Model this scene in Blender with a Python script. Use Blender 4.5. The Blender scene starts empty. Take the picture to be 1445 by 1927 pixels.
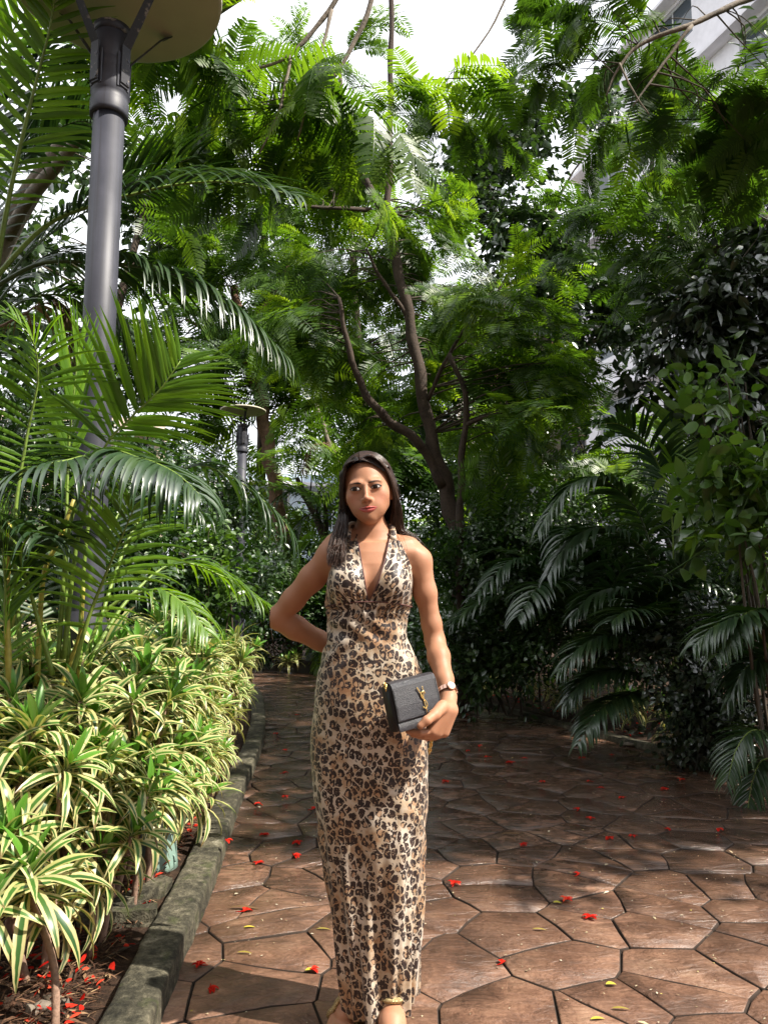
import bpy, math, random
import numpy as np
from mathutils import Vector, Matrix, Euler
R = math.radians
rng = np.random.default_rng(11)
random.seed(11)
sc = bpy.context.scene
COL = sc.collection

# ------------------------------------------------------------------ camera, sky, sun, exposure
F = 1401.0; PITCH = R(6.7); HC = 1.22; UW, UH = 1445.0, 1927.0
cam = bpy.data.cameras.new('camera'); camo = bpy.data.objects.new('camera', cam); COL.objects.link(camo)
cam.sensor_fit = 'VERTICAL'; cam.sensor_height = 24.0; cam.sensor_width = 24.0
cam.lens = 24.0 * F / UH
cam.clip_start = 0.05; cam.clip_end = 600
camo.location = (0, 0, HC); camo.rotation_euler = (R(90) + PITCH, 0, 0)
sc.camera = camo

SUN_AZ, SUN_EL = R(69), R(50)          # azimuth measured from straight behind the camera towards the right
SUN = Vector((math.sin(SUN_AZ) * math.cos(SUN_EL), -math.cos(SUN_AZ) * math.cos(SUN_EL), math.sin(SUN_EL)))
w = bpy.data.worlds.new('World'); sc.world = w; w.use_nodes = True
nt = w.node_tree; nt.nodes.clear()
o_ = nt.nodes.new('ShaderNodeOutputWorld'); bg = nt.nodes.new('ShaderNodeBackground')
sky = nt.nodes.new('ShaderNodeTexSky'); sky.sky_type = 'NISHITA'; sky.sun_disc = False
sky.sun_elevation = SUN_EL; sky.sun_rotation = math.atan2(SUN.x, SUN.y)
sky.air_density = 1.2; sky.dust_density = 2.5
mx = nt.nodes.new('ShaderNodeMix'); mx.data_type = 'RGBA'
tc = nt.nodes.new('ShaderNodeTexCoord'); nz = nt.nodes.new('ShaderNodeTexNoise'); nz.inputs['Scale'].default_value = 2.2
nz.inputs['Detail'].default_value = 6
mr = nt.nodes.new('ShaderNodeMapRange'); mr.inputs[1].default_value = .3; mr.inputs[2].default_value = .6
mr.inputs[3].default_value = .72; mr.inputs[4].default_value = 1.0
nt.links.new(tc.outputs['Generated'], nz.inputs['Vector']); nt.links.new(nz.outputs[0], mr.inputs[0])
nt.links.new(mr.outputs[0], mx.inputs['Factor'])
nt.links.new(sky.outputs[0], mx.inputs[6]); mx.inputs[7].default_value = (9.0, 9.2, 9.6, 1)   # bright thin cloud
nt.links.new(mx.outputs[2], bg.inputs[0]); bg.inputs[1].default_value = 0.096
nt.links.new(bg.outputs[0], o_.inputs[0])

sl = bpy.data.lights.new('sun', 'SUN'); sl.energy = 5.0; sl.angle = R(.55); sl.color = (1.0, .93, .82)
so = bpy.data.objects.new('sun', sl); COL.objects.link(so); so.location = SUN * 40
so.rotation_euler = SUN.to_track_quat('Z', 'Y').to_euler()
sc.view_settings.view_transform = 'Standard'; sc.view_settings.look = 'None'
sc.view_settings.exposure = 1.0; sc.view_settings.gamma = 1.0
sc.view_settings.use_curve_mapping = False
cy = sc.cycles
cy.max_bounces = 10; cy.diffuse_bounces = 5; cy.glossy_bounces = 3; cy.transmission_bounces = 6; cy.transparent_max_bounces = 6
cy.sample_clamp_indirect = 6.0; cy.caustics_reflective = False; cy.caustics_refractive = False
cy.use_denoising = True

# ------------------------------------------------------------------ helpers
CP, SP = math.cos(PITCH), math.sin(PITCH)
def px(u, v, d):
    """point at forward distance d on the sight line of photograph pixel (u, v)"""
    cx, cy_ = (u - 722.5) / F, (963.5 - v) / F
    Y = CP - cy_ * SP
    return np.array([cx / Y * d, d, HC + (SP + cy_ * CP) / Y * d])
def ground(u, v, z=0.0):
    cx, cy_ = (u - 722.5) / F, (963.5 - v) / F
    r = np.array([cx, CP - cy_ * SP, SP + cy_ * CP]); t = (z - HC) / r[2]
    return np.array([r[0] * t, r[1] * t, z])

def mesh(name, V, faces, mat=None, attrs=None, smooth=True, mats=None, midx=None):
    """faces: list of int arrays (n,3) or (n,4); attrs: name -> float array per vertex"""
    V = np.asarray(V, np.float32).reshape(-1, 3)
    me = bpy.data.meshes.new(name)
    me.vertices.add(len(V)); me.vertices.foreach_set('co', V.ravel())
    fl = [np.asarray(f, np.int32) for f in faces if f is not None and len(f)]
    loops = np.concatenate([f.ravel() for f in fl])
    tot = np.concatenate([np.full(len(f), f.shape[1], np.int32) for f in fl])
    st = np.concatenate([[0], np.cumsum(tot)[:-1]]).astype(np.int32)
    me.loops.add(len(loops)); me.loops.foreach_set('vertex_index', loops)
    me.polygons.add(len(tot)); me.polygons.foreach_set('loop_start', st)
    me.polygons.foreach_set('use_smooth', np.full(len(tot), bool(smooth)))
    if mats:
        for m in mats: me.materials.append(m)
        if midx is not None: me.polygons.foreach_set('material_index', np.asarray(midx, np.int32))
    elif mat: me.materials.append(mat)
    for k, a in (attrs or {}).items():
        a = np.asarray(a, np.float32)
        if a.ndim == 2:
            at = me.attributes.new(k, 'FLOAT_VECTOR', 'POINT'); at.data.foreach_set('vector', a.ravel())
        else:
            at = me.attributes.new(k, 'FLOAT', 'POINT'); at.data.foreach_set('value', a)
    me.update(calc_edges=True)
    return me
class Buf:
    """collects pieces into one mesh"""
    def __init__(s): s.V = []; s.Q = []; s.T = []; s.n = 0; s.A = {}
    def add(s, V, Q=None, T=None, **attrs):
        V = np.asarray(V, float).reshape(-1, 3)
        if Q is not None and len(Q): s.Q.append(np.asarray(Q) + s.n)
        if T is not None and len(T): s.T.append(np.asarray(T) + s.n)
        for k in set(s.A) | set(attrs):
            s.A.setdefault(k, [np.zeros(s.n)] if s.n else [])
            a = attrs.get(k, 0.0)
            s.A[k].append(np.broadcast_to(np.asarray(a, float), (len(V),)))
        s.V.append(V); s.n += len(V); return s
    def verts(s): return np.concatenate(s.V)
    def mesh(s, name, mat=None, smooth=True, off=(0, 0, 0)):
        F_ = []
        if s.Q: F_.append(np.concatenate(s.Q))
        if s.T: F_.append(np.concatenate(s.T))
        return mesh(name, s.verts() - np.asarray(off), F_, mat, {k: np.concatenate(a) for k, a in s.A.items()}, smooth)
def obj(name, me, parent=None, loc=None, mat4=None, kind=None, label=None, cat=None, group=None):
    o = bpy.data.objects.new(name, me); COL.objects.link(o)
    if parent is not None: o.parent = parent
    if mat4 is not None: o.matrix_local = mat4
    elif loc is not None: o.location = Vector([float(c) for c in loc])
    if kind: o['kind'] = kind
    if label: o['label'] = label
    if cat: o['category'] = cat
    if group: o['group'] = group
    return o
def thing(name, label, cat, loc=(0, 0, 0), group=None): return obj(name, None, None, loc, None, None, label, cat, group)
def nrm(a): return a / np.maximum(np.linalg.norm(a, axis=-1, keepdims=True), 1e-9)
def spline(P, n):
    """Catmull-Rom through P, n samples evenly in parameter"""
    P = np.asarray(P, float)
    if len(P) == 2: return P[0] + (P[1] - P[0]) * np.linspace(0, 1, n)[:, None]
    Q = np.vstack([2 * P[0] - P[1], P, 2 * P[-1] - P[-2]])
    d = np.concatenate([[0], np.cumsum(np.linalg.norm(np.diff(P, axis=0), axis=1) ** .7)])
    t = np.linspace(0, d[-1], n); i = np.clip(np.searchsorted(d, t, 'right') - 1, 0, len(P) - 2)
    f = ((t - d[i]) / np.maximum(d[i + 1] - d[i], 1e-9))[:, None]
    a, b, c, e = Q[i], Q[i + 1], Q[i + 2], Q[i + 3]
    return .5 * (2 * b + (c - a) * f + (2 * a - 5 * b + 4 * c - e) * f ** 2 + (3 * b - a - 3 * c + e) * f ** 3)
def tube(P, r, k=8, cap=True):
    P = np.asarray(P, float); n = len(P); r = np.broadcast_to(np.asarray(r, float), (n,))
    T = nrm(np.gradient(P, axis=0))
    up = np.array([0, 0, 1.0]) if abs(T[0, 2]) < .9 else np.array([1.0, 0, 0])
    X = np.zeros((n, 3)); x = nrm(np.cross(up, T[0]))
    for i in range(n):
        x = x - T[i] * (x @ T[i]); x = x / max(np.linalg.norm(x), 1e-9); X[i] = x
    Yv = np.cross(T, X); a = np.linspace(0, 2 * np.pi, k, endpoint=False)
    V = P[:, None] + r[:, None, None] * (np.cos(a)[None, :, None] * X[:, None] + np.sin(a)[None, :, None] * Yv[:, None])
    i, j = np.meshgrid(np.arange(n - 1), np.arange(k), indexing='ij')
    j2 = (j + 1) % k
    Q = np.stack([i * k + j, i * k + j2, (i + 1) * k + j2, (i + 1) * k + j], -1).reshape(-1, 4)
    V = V.reshape(-1, 3); Tt = None
    if cap:
        V = np.vstack([V, P[:1], P[-1:]]); jj = np.arange(k)
        Tt = np.vstack([np.stack([np.full(k, n * k), (jj + 1) % k, jj], -1),
                        np.stack([np.full(k, n * k + 1), (n - 1) * k + jj, (n - 1) * k + (jj + 1) % k], -1)])
    return V, Q, Tt
def tubes(P, r, k=3):
    """many tubes at once: P (m,n,3), r (m,n)"""
    m, n, _ = P.shape
    T = nrm(np.gradient(P, axis=1)); up = np.zeros_like(T); up[..., 2] = 1; bad = np.abs(T[..., 2]) > .95
    up[bad] = (0, 1, 0)
    X = nrm(np.cross(up, T)); Yv = np.cross(T, X); a = np.linspace(0, 2 * np.pi, k, endpoint=False)
    V = P[:, :, None] + r[:, :, None, None] * (np.cos(a)[:, None] * X[:, :, None] + np.sin(a)[:, None] * Yv[:, :, None])
    g, i, j = np.meshgrid(np.arange(m), np.arange(n - 1), np.arange(k), indexing='ij'); j2 = (j + 1) % k
    b = g * n * k
    Q = np.stack([b + i * k + j, b + i * k + j2, b + (i + 1) * k + j2, b + (i + 1) * k + j], -1).reshape(-1, 4)
    return V.reshape(-1, 3), Q
def box(lo, hi):
    lo, hi = np.asarray(lo, float), np.asarray(hi, float)
    V = np.array([[x, y, z] for z in (lo[2], hi[2]) for y in (lo[1], hi[1]) for x in (lo[0], hi[0])])
    Q = np.array([[0, 2, 3, 1], [4, 5, 7, 6], [0, 1, 5, 4], [2, 6, 7, 3], [0, 4, 6, 2], [1, 3, 7, 5]])
    return V, Q
def lathe(prof, k=32, c=(0, 0, 0)):
    """prof: list of (r, z)"""
    p = np.asarray(prof, float); n = len(p); a = np.linspace(0, 2 * np.pi, k, endpoint=False)
    V = np.stack([p[:, :1] * np.cos(a), p[:, :1] * np.sin(a), np.repeat(p[:, 1:], k, 1)], -1).reshape(-1, 3) + np.asarray(c)
    i, j = np.meshgrid(np.arange(n - 1), np.arange(k), indexing='ij'); j2 = (j + 1) % k
    return V, np.stack([i * k + j, i * k + j2, (i + 1) * k + j2, (i + 1) * k + j], -1).reshape(-1, 4)
def blade_prof(s, kind):
    if kind == 'palm': return np.clip(np.minimum(s * 5 + .35, 1), 0, 1) * np.clip((1 - s) * 1.5, 0.02, 1) ** .8
    if kind == 'ovate': return np.maximum(np.sin(np.pi * np.clip(s, 0, 1) ** .8) ** .8, .03)
    if kind == 'strap': return np.clip(.35 + 2.2 * s, 0, 1) * np.clip((1 - s) * 2.6, .03, 1) ** .75
    return np.maximum(1 - s, .03)
def strips(B, D, W, L, wd, droop=0.0, m=4, kind='palm', fold=.25, curl=0.0, mid=True, wave=0.0, tint=None):
    """leaf blades: base B, direction D, width direction W (k,3), length L, half-width wd, sagging by droop; returns V, Q, attrs"""
    B = np.asarray(B, float); k = len(B); D = nrm(np.asarray(D, float)); W = np.asarray(W, float)
    W = nrm(W - D * (W * D).sum(-1, keepdims=True)); N = np.cross(D, W); N = N * np.where(N[:, 2:] < 0, -1, 1)
    L = np.broadcast_to(np.asarray(L, float), (k,)); wd = np.broadcast_to(np.asarray(wd, float), (k,))
    droop = np.broadcast_to(np.asarray(droop, float), (k,)); curl = np.broadcast_to(np.asarray(curl, float), (k,))
    s = np.linspace(0, 1, m + 1)
    G = np.array([0, 0, -1.0])
    th = droop[:, None] * s ** 1.4 * 1.5
    # bend towards gravity, keeping length: integrate direction
    dirs = D[:, None] * np.cos(th)[..., None] + (G - D * (D @ G)[:, None])[:, None] * np.sin(th)[..., None] - N[:, None] * (curl[:, None] * s)[..., None]
    dirs = nrm(dirs); step = (L / m)[:, None, None]
    C = B[:, None] + np.concatenate([np.zeros((k, 1, 3)), np.cumsum((dirs[:, :-1] + dirs[:, 1:]) * .5 * step, 1)], 1)
    Nn = nrm(np.cross(dirs, np.repeat(W[:, None], m + 1, 1))); Nn = Nn * np.where((Nn * N[:, None]).sum(-1, keepdims=True) < 0, -1, 1)
    hw = (wd[:, None] * blade_prof(s, kind)[None])[..., None]
    if wave: hw = hw * (1 + wave * np.sin(s * 9 + rng.random((k, 1)) * 6))[..., None]
    a, b = C + W[:, None] * hw + Nn * hw * fold, C - W[:, None] * hw + Nn * hw * fold
    cols = [a, C, b] if mid else [a, b]; c = len(cols)
    V = np.stack(cols, 2).reshape(-1, 3)
    g, i, j = np.meshgrid(np.arange(k), np.arange(m), np.arange(c - 1), indexing='ij')
    q = g * (m + 1) * c + i * c + j
    Q = np.stack([q, q + 1, q + c + 1, q + c], -1).reshape(-1, 4)
    tint = rng.random(k) if tint is None else np.broadcast_to(np.asarray(tint, float), (k,))
    at = dict(tint=np.repeat(tint, (m + 1) * c), along=np.tile(np.repeat(s, c), k),
              across=np.tile(np.array([-1., 0, 1.]) if mid else np.array([-1., 1.]), k * (m + 1)))
    return V, Q, at
def rand_dirs(n, zlo=-1, zhi=1):
    z = rng.uniform(zlo, zhi, n); a = rng.uniform(0, 2 * np.pi, n); r = np.sqrt(1 - z * z)
    return np.stack([r * np.cos(a), r * np.sin(a), z], -1)

# ------------------------------------------------------------------ materials
class NT:
    def __init__(s, name):
        s.m = bpy.data.materials.new(name); s.m.use_nodes = True; s.t = s.m.node_tree; s.t.nodes.clear()
        s.out = s.n('ShaderNodeOutputMaterial')
    def n(s, t, **kw):
        x = s.t.nodes.new(t)
        for k, v in kw.items():
            if k.startswith('i_'): x.inputs[k[2:].replace('_', ' ')].default_value = v
            else: setattr(x, k, v)
        return x
    def l(s, a, b): s.t.links.new(a, b)
    def attr(s, name): return s.n('ShaderNodeAttribute', attribute_name=name).outputs['Fac']
    def ramp(s, fac, stops, interp='LINEAR'):
        r = s.n('ShaderNodeValToRGB'); r.color_ramp.interpolation = interp; e = r.color_ramp.elements
        while len(e) > 1: e.remove(e[0])
        e[0].position, e[0].color = stops[0][0], (*stops[0][1], 1)
        for p, c in stops[1:]: x = e.new(p); x.color = (*c, 1)
        if fac is not None: s.l(fac, r.inputs[0])
        return r.outputs[0]
    def math(s, op, a, b=None, c=None, clamp=False):
        x = s.n('ShaderNodeMath', operation=op, use_clamp=clamp)
        for i, v in enumerate((a, b, c)):
            if v is None: continue
            if isinstance(v, (int, float)): x.inputs[i].default_value = v
            else: s.l(v, x.inputs[i])
        return x.outputs[0]
    def mixc(s, f, a, b, mode='MIX'):
        x = s.n('ShaderNodeMix', data_type='RGBA', blend_type=mode)
        for i, v in ((0, f), (6, a), (7, b)):
            if isinstance(v, (int, float)): x.inputs[i].default_value = v
            elif isinstance(v, tuple): x.inputs[i].default_value = (*v, 1)
            else: s.l(v, x.inputs[i])
        return x.outputs[2]
    def noise(s, scale, detail=4, vec=None, rough=.55, dim='3D', dist=0.0):
        x = s.n('ShaderNodeTexNoise', noise_dimensions=dim); x.inputs['Scale'].default_value = scale
        x.inputs['Detail'].default_value = detail; x.inputs['Roughness'].default_value = rough; x.inputs['Distortion'].default_value = dist
        if vec is not None: s.l(vec, x.inputs['Vector'])
        return x
    def rng(s, v, a, b, c=0.0, d=1.0):
        x = s.n('ShaderNodeMapRange'); s.l(v, x.inputs[0])
        for i, q in enumerate((a, b, c, d)): x.inputs[i + 1].default_value = q
        return x.outputs[0]
    def obj(s): return s.n('ShaderNodeTexCoord').outputs['Object']
    def world(s): return s.n('ShaderNodeNewGeometry').outputs['Position']
    def bump(s, h, strength=.3, dist=.01):
        x = s.n('ShaderNodeBump'); x.inputs['Strength'].default_value = strength; x.inputs['Distance'].default_value = dist
        s.l(h, x.inputs['Height']); return x.outputs[0]
    def principled(s, col=None, rough=.5, metal=0.0, spec=.5, normal=None, **kw):
        p = s.n('ShaderNodeBsdfPrincipled')
        for key, v in (('Base Color', col), ('Roughness', rough), ('Metallic', metal), ('Specular IOR Level', spec), ('Normal', normal), *kw.items()):
            if v is None: continue
            if isinstance(v, (int, float)): p.inputs[key].default_value = v
            elif isinstance(v, tuple): p.inputs[key].default_value = (*v, 1) if len(v) == 3 and key != 'Subsurface Radius' else v
            else: s.l(v, p.inputs[key])
        s.l(p.outputs[0], s.out.inputs[0]); return p
def leaf_mat(name, stops, transl=.4, rough=.4, tcol=(1.35, 1.35, .5), gloss=.06, objvar=.35, variegated=None):
    """thin leaf: diffuse + light passing through + a glossy skin; colour from a random tint per leaf and per clump"""
    t = NT(name)
    oi = t.n('ShaderNodeObjectInfo')
    f = t.math('ADD', t.math('MULTIPLY', t.attr('tint'), 1 - objvar), t.math('MULTIPLY', oi.outputs['Random'], objvar))
    col = t.ramp(f, stops)
    if variegated:
        ab = t.math('ABSOLUTE', t.attr('across'))
        nzz = t.noise(40, 2, t.obj()); e = t.math('ADD', ab, t.math('MULTIPLY', t.math('SUBTRACT', nzz.outputs[0], .5), .25))
        m = t.rng(e, variegated[0], variegated[0] + .16)
        m = t.math('MULTIPLY', m, t.rng(t.attr('young'), .3, .9, 1.0, .25))
        ycol = t.ramp(f, [(0, variegated[1]), (1, variegated[2])])
        col = t.mixc(m, col, ycol)
        col = t.mixc(t.math('MULTIPLY', t.attr('young'), .8), col, variegated[3])
        tip = t.math('MULTIPLY', t.rng(t.math('ADD', t.attr('along'), t.math('MULTIPLY', nzz.outputs[0], .25)), .98, 1.06), t.rng(oi.outputs['Random'], .45, .5))
        col = t.mixc(t.math('MULTIPLY', tip, .85), col, (.16, .09, .035))
    d = t.n('ShaderNodeBsdfDiffuse'); t.l(col, d.inputs[0])
    tr = t.n('ShaderNodeBsdfTranslucent'); t.l(t.mixc(1.0, col, tcol, 'MULTIPLY'), tr.inputs[0])
    mix = t.n('ShaderNodeMixShader'); mix.inputs[0].default_value = transl; t.l(d.outputs[0], mix.inputs[1]); t.l(tr.outputs[0], mix.inputs[2])
    g = t.n('ShaderNodeBsdfGlossy'); g.inputs['Roughness'].default_value = rough
    lw = t.n('ShaderNodeLayerWeight'); lw.inputs[0].default_value = .35
    fac = t.rng(lw.outputs['Fresnel'], 0, 1, gloss * .3, gloss * 2.6)
    m2 = t.n('ShaderNodeMixShader'); t.l(fac, m2.inputs[0]); t.l(mix.outputs[0], m2.inputs[1]); t.l(g.outputs[0], m2.inputs[2])
    t.l(m2.outputs[0], t.out.inputs[0]); return t.m
M = {}
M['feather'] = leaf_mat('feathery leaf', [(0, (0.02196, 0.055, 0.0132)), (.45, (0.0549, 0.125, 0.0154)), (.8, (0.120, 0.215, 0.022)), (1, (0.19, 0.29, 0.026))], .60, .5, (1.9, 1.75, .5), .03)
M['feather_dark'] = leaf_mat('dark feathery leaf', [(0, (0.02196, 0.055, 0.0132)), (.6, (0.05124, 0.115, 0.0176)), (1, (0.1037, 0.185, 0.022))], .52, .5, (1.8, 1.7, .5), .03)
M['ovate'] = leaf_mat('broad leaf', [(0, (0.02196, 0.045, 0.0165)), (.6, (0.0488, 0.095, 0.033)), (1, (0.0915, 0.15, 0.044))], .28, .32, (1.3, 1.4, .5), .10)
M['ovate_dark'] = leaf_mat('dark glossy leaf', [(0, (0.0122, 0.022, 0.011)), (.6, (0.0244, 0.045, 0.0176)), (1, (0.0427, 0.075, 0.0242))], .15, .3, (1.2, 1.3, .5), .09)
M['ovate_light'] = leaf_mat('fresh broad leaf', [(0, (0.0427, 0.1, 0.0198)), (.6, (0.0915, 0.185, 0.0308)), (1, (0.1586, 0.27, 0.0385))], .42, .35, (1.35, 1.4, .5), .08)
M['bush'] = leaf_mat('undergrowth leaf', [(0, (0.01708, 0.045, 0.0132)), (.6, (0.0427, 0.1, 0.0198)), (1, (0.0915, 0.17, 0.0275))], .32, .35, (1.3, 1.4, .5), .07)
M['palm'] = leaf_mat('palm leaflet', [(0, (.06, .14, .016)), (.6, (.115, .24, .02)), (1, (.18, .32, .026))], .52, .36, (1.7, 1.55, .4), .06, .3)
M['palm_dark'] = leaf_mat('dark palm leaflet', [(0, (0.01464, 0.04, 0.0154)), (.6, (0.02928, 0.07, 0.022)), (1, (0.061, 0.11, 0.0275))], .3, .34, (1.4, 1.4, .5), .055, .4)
M['palm_dry'] = leaf_mat('dry palm leaflet', [(0, (0.1, 0.06, 0.03)), (.6, (0.16, 0.1, 0.05)), (1, (0.26, 0.18, 0.09))], .25, .6, (1.1, 1, .8), .02, .4)
M['striped'] = leaf_mat('striped leaf', [(0, (.022, .075, .022)), (.6, (.05, .13, .03)), (1, (.09, .19, .03))], .30, .33, (1.25, 1.2, .5), .09, .3,
                        variegated=(.33, (.50, .45, .17), (.64, .58, .32), (.12, .32, .03)))
def simple(name, c, rough=.6, metal=0.0, nscale=30, var=.25, bump=.15, spec=.4, dark=None):
    t = NT(name); nz = t.noise(nscale, 5, t.obj()); n2 = t.noise(nscale * .17, 3, t.obj())
    f = t.math('ADD', t.math('MULTIPLY', nz.outputs[0], .5), t.math('MULTIPLY', n2.outputs[0], .5))
    dk = dark or tuple(x * (1 - var * 1.6) for x in c); lt = tuple(min(1, x * (1 + var)) for x in c)
    t.principled(t.ramp(f, [(.3, dk), (.5, c), (.7, lt)]), rough, metal, spec, t.bump(nz.outputs[0], bump, .01)); return t.m
M['bark'] = simple('brown bark', (.052, .035, .025), .85, nscale=45, var=.5, bump=.6)
M['bark_red'] = simple('reddish bark', (.15, .085, .055), .85, nscale=40, var=.45, bump=.5)
M['bark_grey'] = simple('grey bark', (.17, .14, .11), .85, nscale=40, var=.4, bump=.5)
M['twig'] = simple('twig', (.06, .045, .03), .8, nscale=60)
M['rachis'] = simple('green leaf stalk', (.16, .24, .04), .45, nscale=50, var=.3)
M['rachis_dark'] = simple('dark leaf stalk', (.05, .08, .025), .45, nscale=50, var=.3)
M['cane'] = simple('yellow green cane', (.38, .33, .06), .45, nscale=25, var=.35)
M['stalk'] = simple('pale brown stalk', (.27, .17, .12), .8, nscale=60, var=.4, bump=.4)
# ------------------------------------------------------------------ ground, path, kerbs
from mathutils import noise as mn
LEFT = np.array([(-.55, -4), (-.58, 0), (-.60, 1.6), (-.645, 2.3), (-.68, 2.7), (-.72, 3.3), (-.87, 4.8), (-1.0, 6.3), (-1.25, 8), (-1.7, 10), (-2.6, 11.3), (-5, 12.2), (-9.5, 13)])
RIGHT = np.array([(4.2, -4), (3.7, 0), (3.3, 2.5), (3.0, 4), (2.6, 5.15), (1.83, 7.0), (1.0, 9.1), (.2, 10.8), (-.8, 12.3), (-2.5, 13.6), (-5, 14.6), (-9.5, 15.5)])
LS, RS = spline(LEFT, 120), spline(RIGHT, 120)
PATH = np.vstack([LS, RS[::-1]])
def inside(P, poly):
    x, y = P[:, 0], P[:, 1]; c = np.zeros(len(P), bool); a = poly; b = np.roll(poly, -1, 0)
    for (x0, y0), (x1, y1) in zip(a, b):
        k = ((y0 > y) != (y1 > y)); 
        if y1 != y0: c ^= k & (x < (x1 - x0) * (y - y0) / (y1 - y0) + x0)
    return c
def pdist(P, line):
    best = np.full(len(P), 1e9)
    for a, b in zip(line[:-1], line[1:]):
        d = b - a; t = np.clip(((P - a) @ d) / (d @ d), 0, 1)
        best = np.minimum(best, np.linalg.norm(P - a - t[:, None] * d, axis=1))
    return best
def fbm(x, y, f=1.0, o=3):
    r = np.zeros_like(x); a = 1.0
    for k in range(o):
        ph = 1.7 * k + 3
        r += a * (np.sin(x * f + 1.3 * np.sin(y * f * .7 + ph) + ph) * np.cos(y * f * 1.1 + 1.1 * np.sin(x * f * .8 + ph * 2)))
        f *= 2.13; a *= .5
    return r * .5
# soil: one terrain sheet, sunk below the paving, with far ground out to the horizon
t = NT('bed soil'); nz = t.noise(28, 8, t.obj(), .7); n2 = t.noise(3, 3, t.obj())
c = t.ramp(nz.outputs[0], [(.3, (.018, .011, .008)), (.5, (.045, .027, .018)), (.66, (.085, .05, .03)), (.78, (.13, .085, .055))])
t.principled(c, .9, 0, .2, t.bump(nz.outputs[0], .9, .03)); M['soil'] = t.m
xs_ = np.concatenate([np.arange(-13, -4, .4), np.arange(-4, 4.6, .05), np.arange(4.6, 13.2, .4)]); ys_ = np.concatenate([np.arange(-5, 1, .4), np.arange(1, 11, .055), np.arange(11, 16.5, .1), np.arange(16.5, 23, .4)])
gx, gy = np.meshgrid(xs_, ys_); nx_, ny_ = len(xs_), len(ys_)
P2 = np.stack([gx.ravel(), gy.ravel()], 1); ins = inside(P2, PATH)
dd = np.minimum(pdist(P2, LS), pdist(P2, RS)); sd = np.where(ins, -dd, dd)
def bed_h(x, y): return .042 + .022 * fbm(x, y, 2.2)
H = np.where(sd > .055, bed_h(P2[:, 0], P2[:, 1]), -.07)
i, j = np.meshgrid(np.arange(ny_ - 1), np.arange(nx_ - 1), indexing='ij'); q = i * nx_ + j
me = mesh('soil', np.column_stack([P2, H]), [np.stack([q, q + 1, q + nx_ + 1, q + nx_], -1).reshape(-1, 4)], M['soil'])
obj('soil', me, kind='structure')
V, Q = np.array([(-300, -300, -.12), (300, -300, -.12), (300, 300, -.12), (-300, 300, -.12)]), np.array([[0, 1, 2, 3]])
M['farground'] = simple('far ground', (.05, .06, .03), .95, nscale=.5)
obj('ground', mesh('ground', V, [Q], M['farground']), kind='structure')

# wet stamped paving
t = NT('wet brown paving'); pw = t.world(); oi = t.n('ShaderNodeObjectInfo')
big = t.noise(.9, 4, pw); midn = t.noise(5.5, 6, pw, .6); fine = t.noise(70, 5, pw, .65)
mp = t.n('ShaderNodeMapping'); mp.inputs['Scale'].default_value = (3.2, 6.5, 1); mp.inputs['Rotation'].default_value = (0, 0, .35); wv_ = t.n('ShaderNodeVectorMath', operation='MULTIPLY_ADD'); t.l(oi.outputs['Random'], wv_.inputs[0]); wv_.inputs[1].default_value = (7, 13, 5); t.l(pw, wv_.inputs[2]); t.l(wv_.outputs[0], mp.inputs[0])
slate = t.noise(2.6, 7, mp.outputs[0], .6, dist=1.2)
f = t.math('ADD', t.math('MULTIPLY', midn.outputs[0], .55), t.math('MULTIPLY', fine.outputs[0], .3))
f = t.math('ADD', f, t.math('MULTIPLY', oi.outputs['Random'], .10))
col = t.ramp(f, [(.32, (.075, .038, .023)), (.43, (.165, .082, .050)), (.54, (.28, .150, .094)), (.66, (.42, .26, .17))])
stn = t.noise(2.1, 6, pw, .65, dist=.6); col = t.mixc(t.rng(stn.outputs[0], .50, .64, 0, .55), col, (.055, .031, .020)); spk = t.noise(160, 2, pw); col = t.mixc(t.rng(spk.outputs[0], .72, .78), col, (.42, .34, .24))
wet = t.rng(t.math('ADD', t.math('MULTIPLY', big.outputs[0], .7), t.math('MULTIPLY', slate.outputs[0], .55)), .45, .60)
sepy = t.n('ShaderNodeSeparateXYZ'); t.l(pw, sepy.inputs[0])
wet = t.math('MULTIPLY', wet, t.rng(sepy.outputs[1], 2.2, 3.8, .25, 1.0))       # the near, open part has dried
col = t.mixc(t.math('MULTIPLY', wet, .72), col, (.022, .015, .011))
rough = t.rng(wet, 0, 1, .62, .13)
h = t.math('ADD', t.math('MULTIPLY', slate.outputs[0], 1.0), t.math('MULTIPLY', fine.outputs[0], .12))
h = t.math('ADD', h, t.math('MULTIPLY', midn.outputs[0], .4))
t.principled(col, rough, 0, t.rng(wet, 0, 1, .35, .75), t.bump(h, .75, .022)); M['paving'] = t.m
M['grout'] = simple('dark paving joint', (.030, .019, .013), .9, nscale=40, var=.4)
base = np.column_stack([PATH, np.full(len(PATH), -.014)])
nL = len(LS); ii = np.arange(nL - 1)
# base sheet: strip between both borders
Lv, Rv = np.column_stack([LS, np.full(nL, -.014)]), np.column_stack([RS, np.full(nL, -.014)])
path_o = obj('path', mesh('path', np.vstack([Lv, Rv]), [np.stack([ii, ii + nL, ii + nL + 1, ii + 1], -1)], M['grout']), kind='structure')
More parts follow.
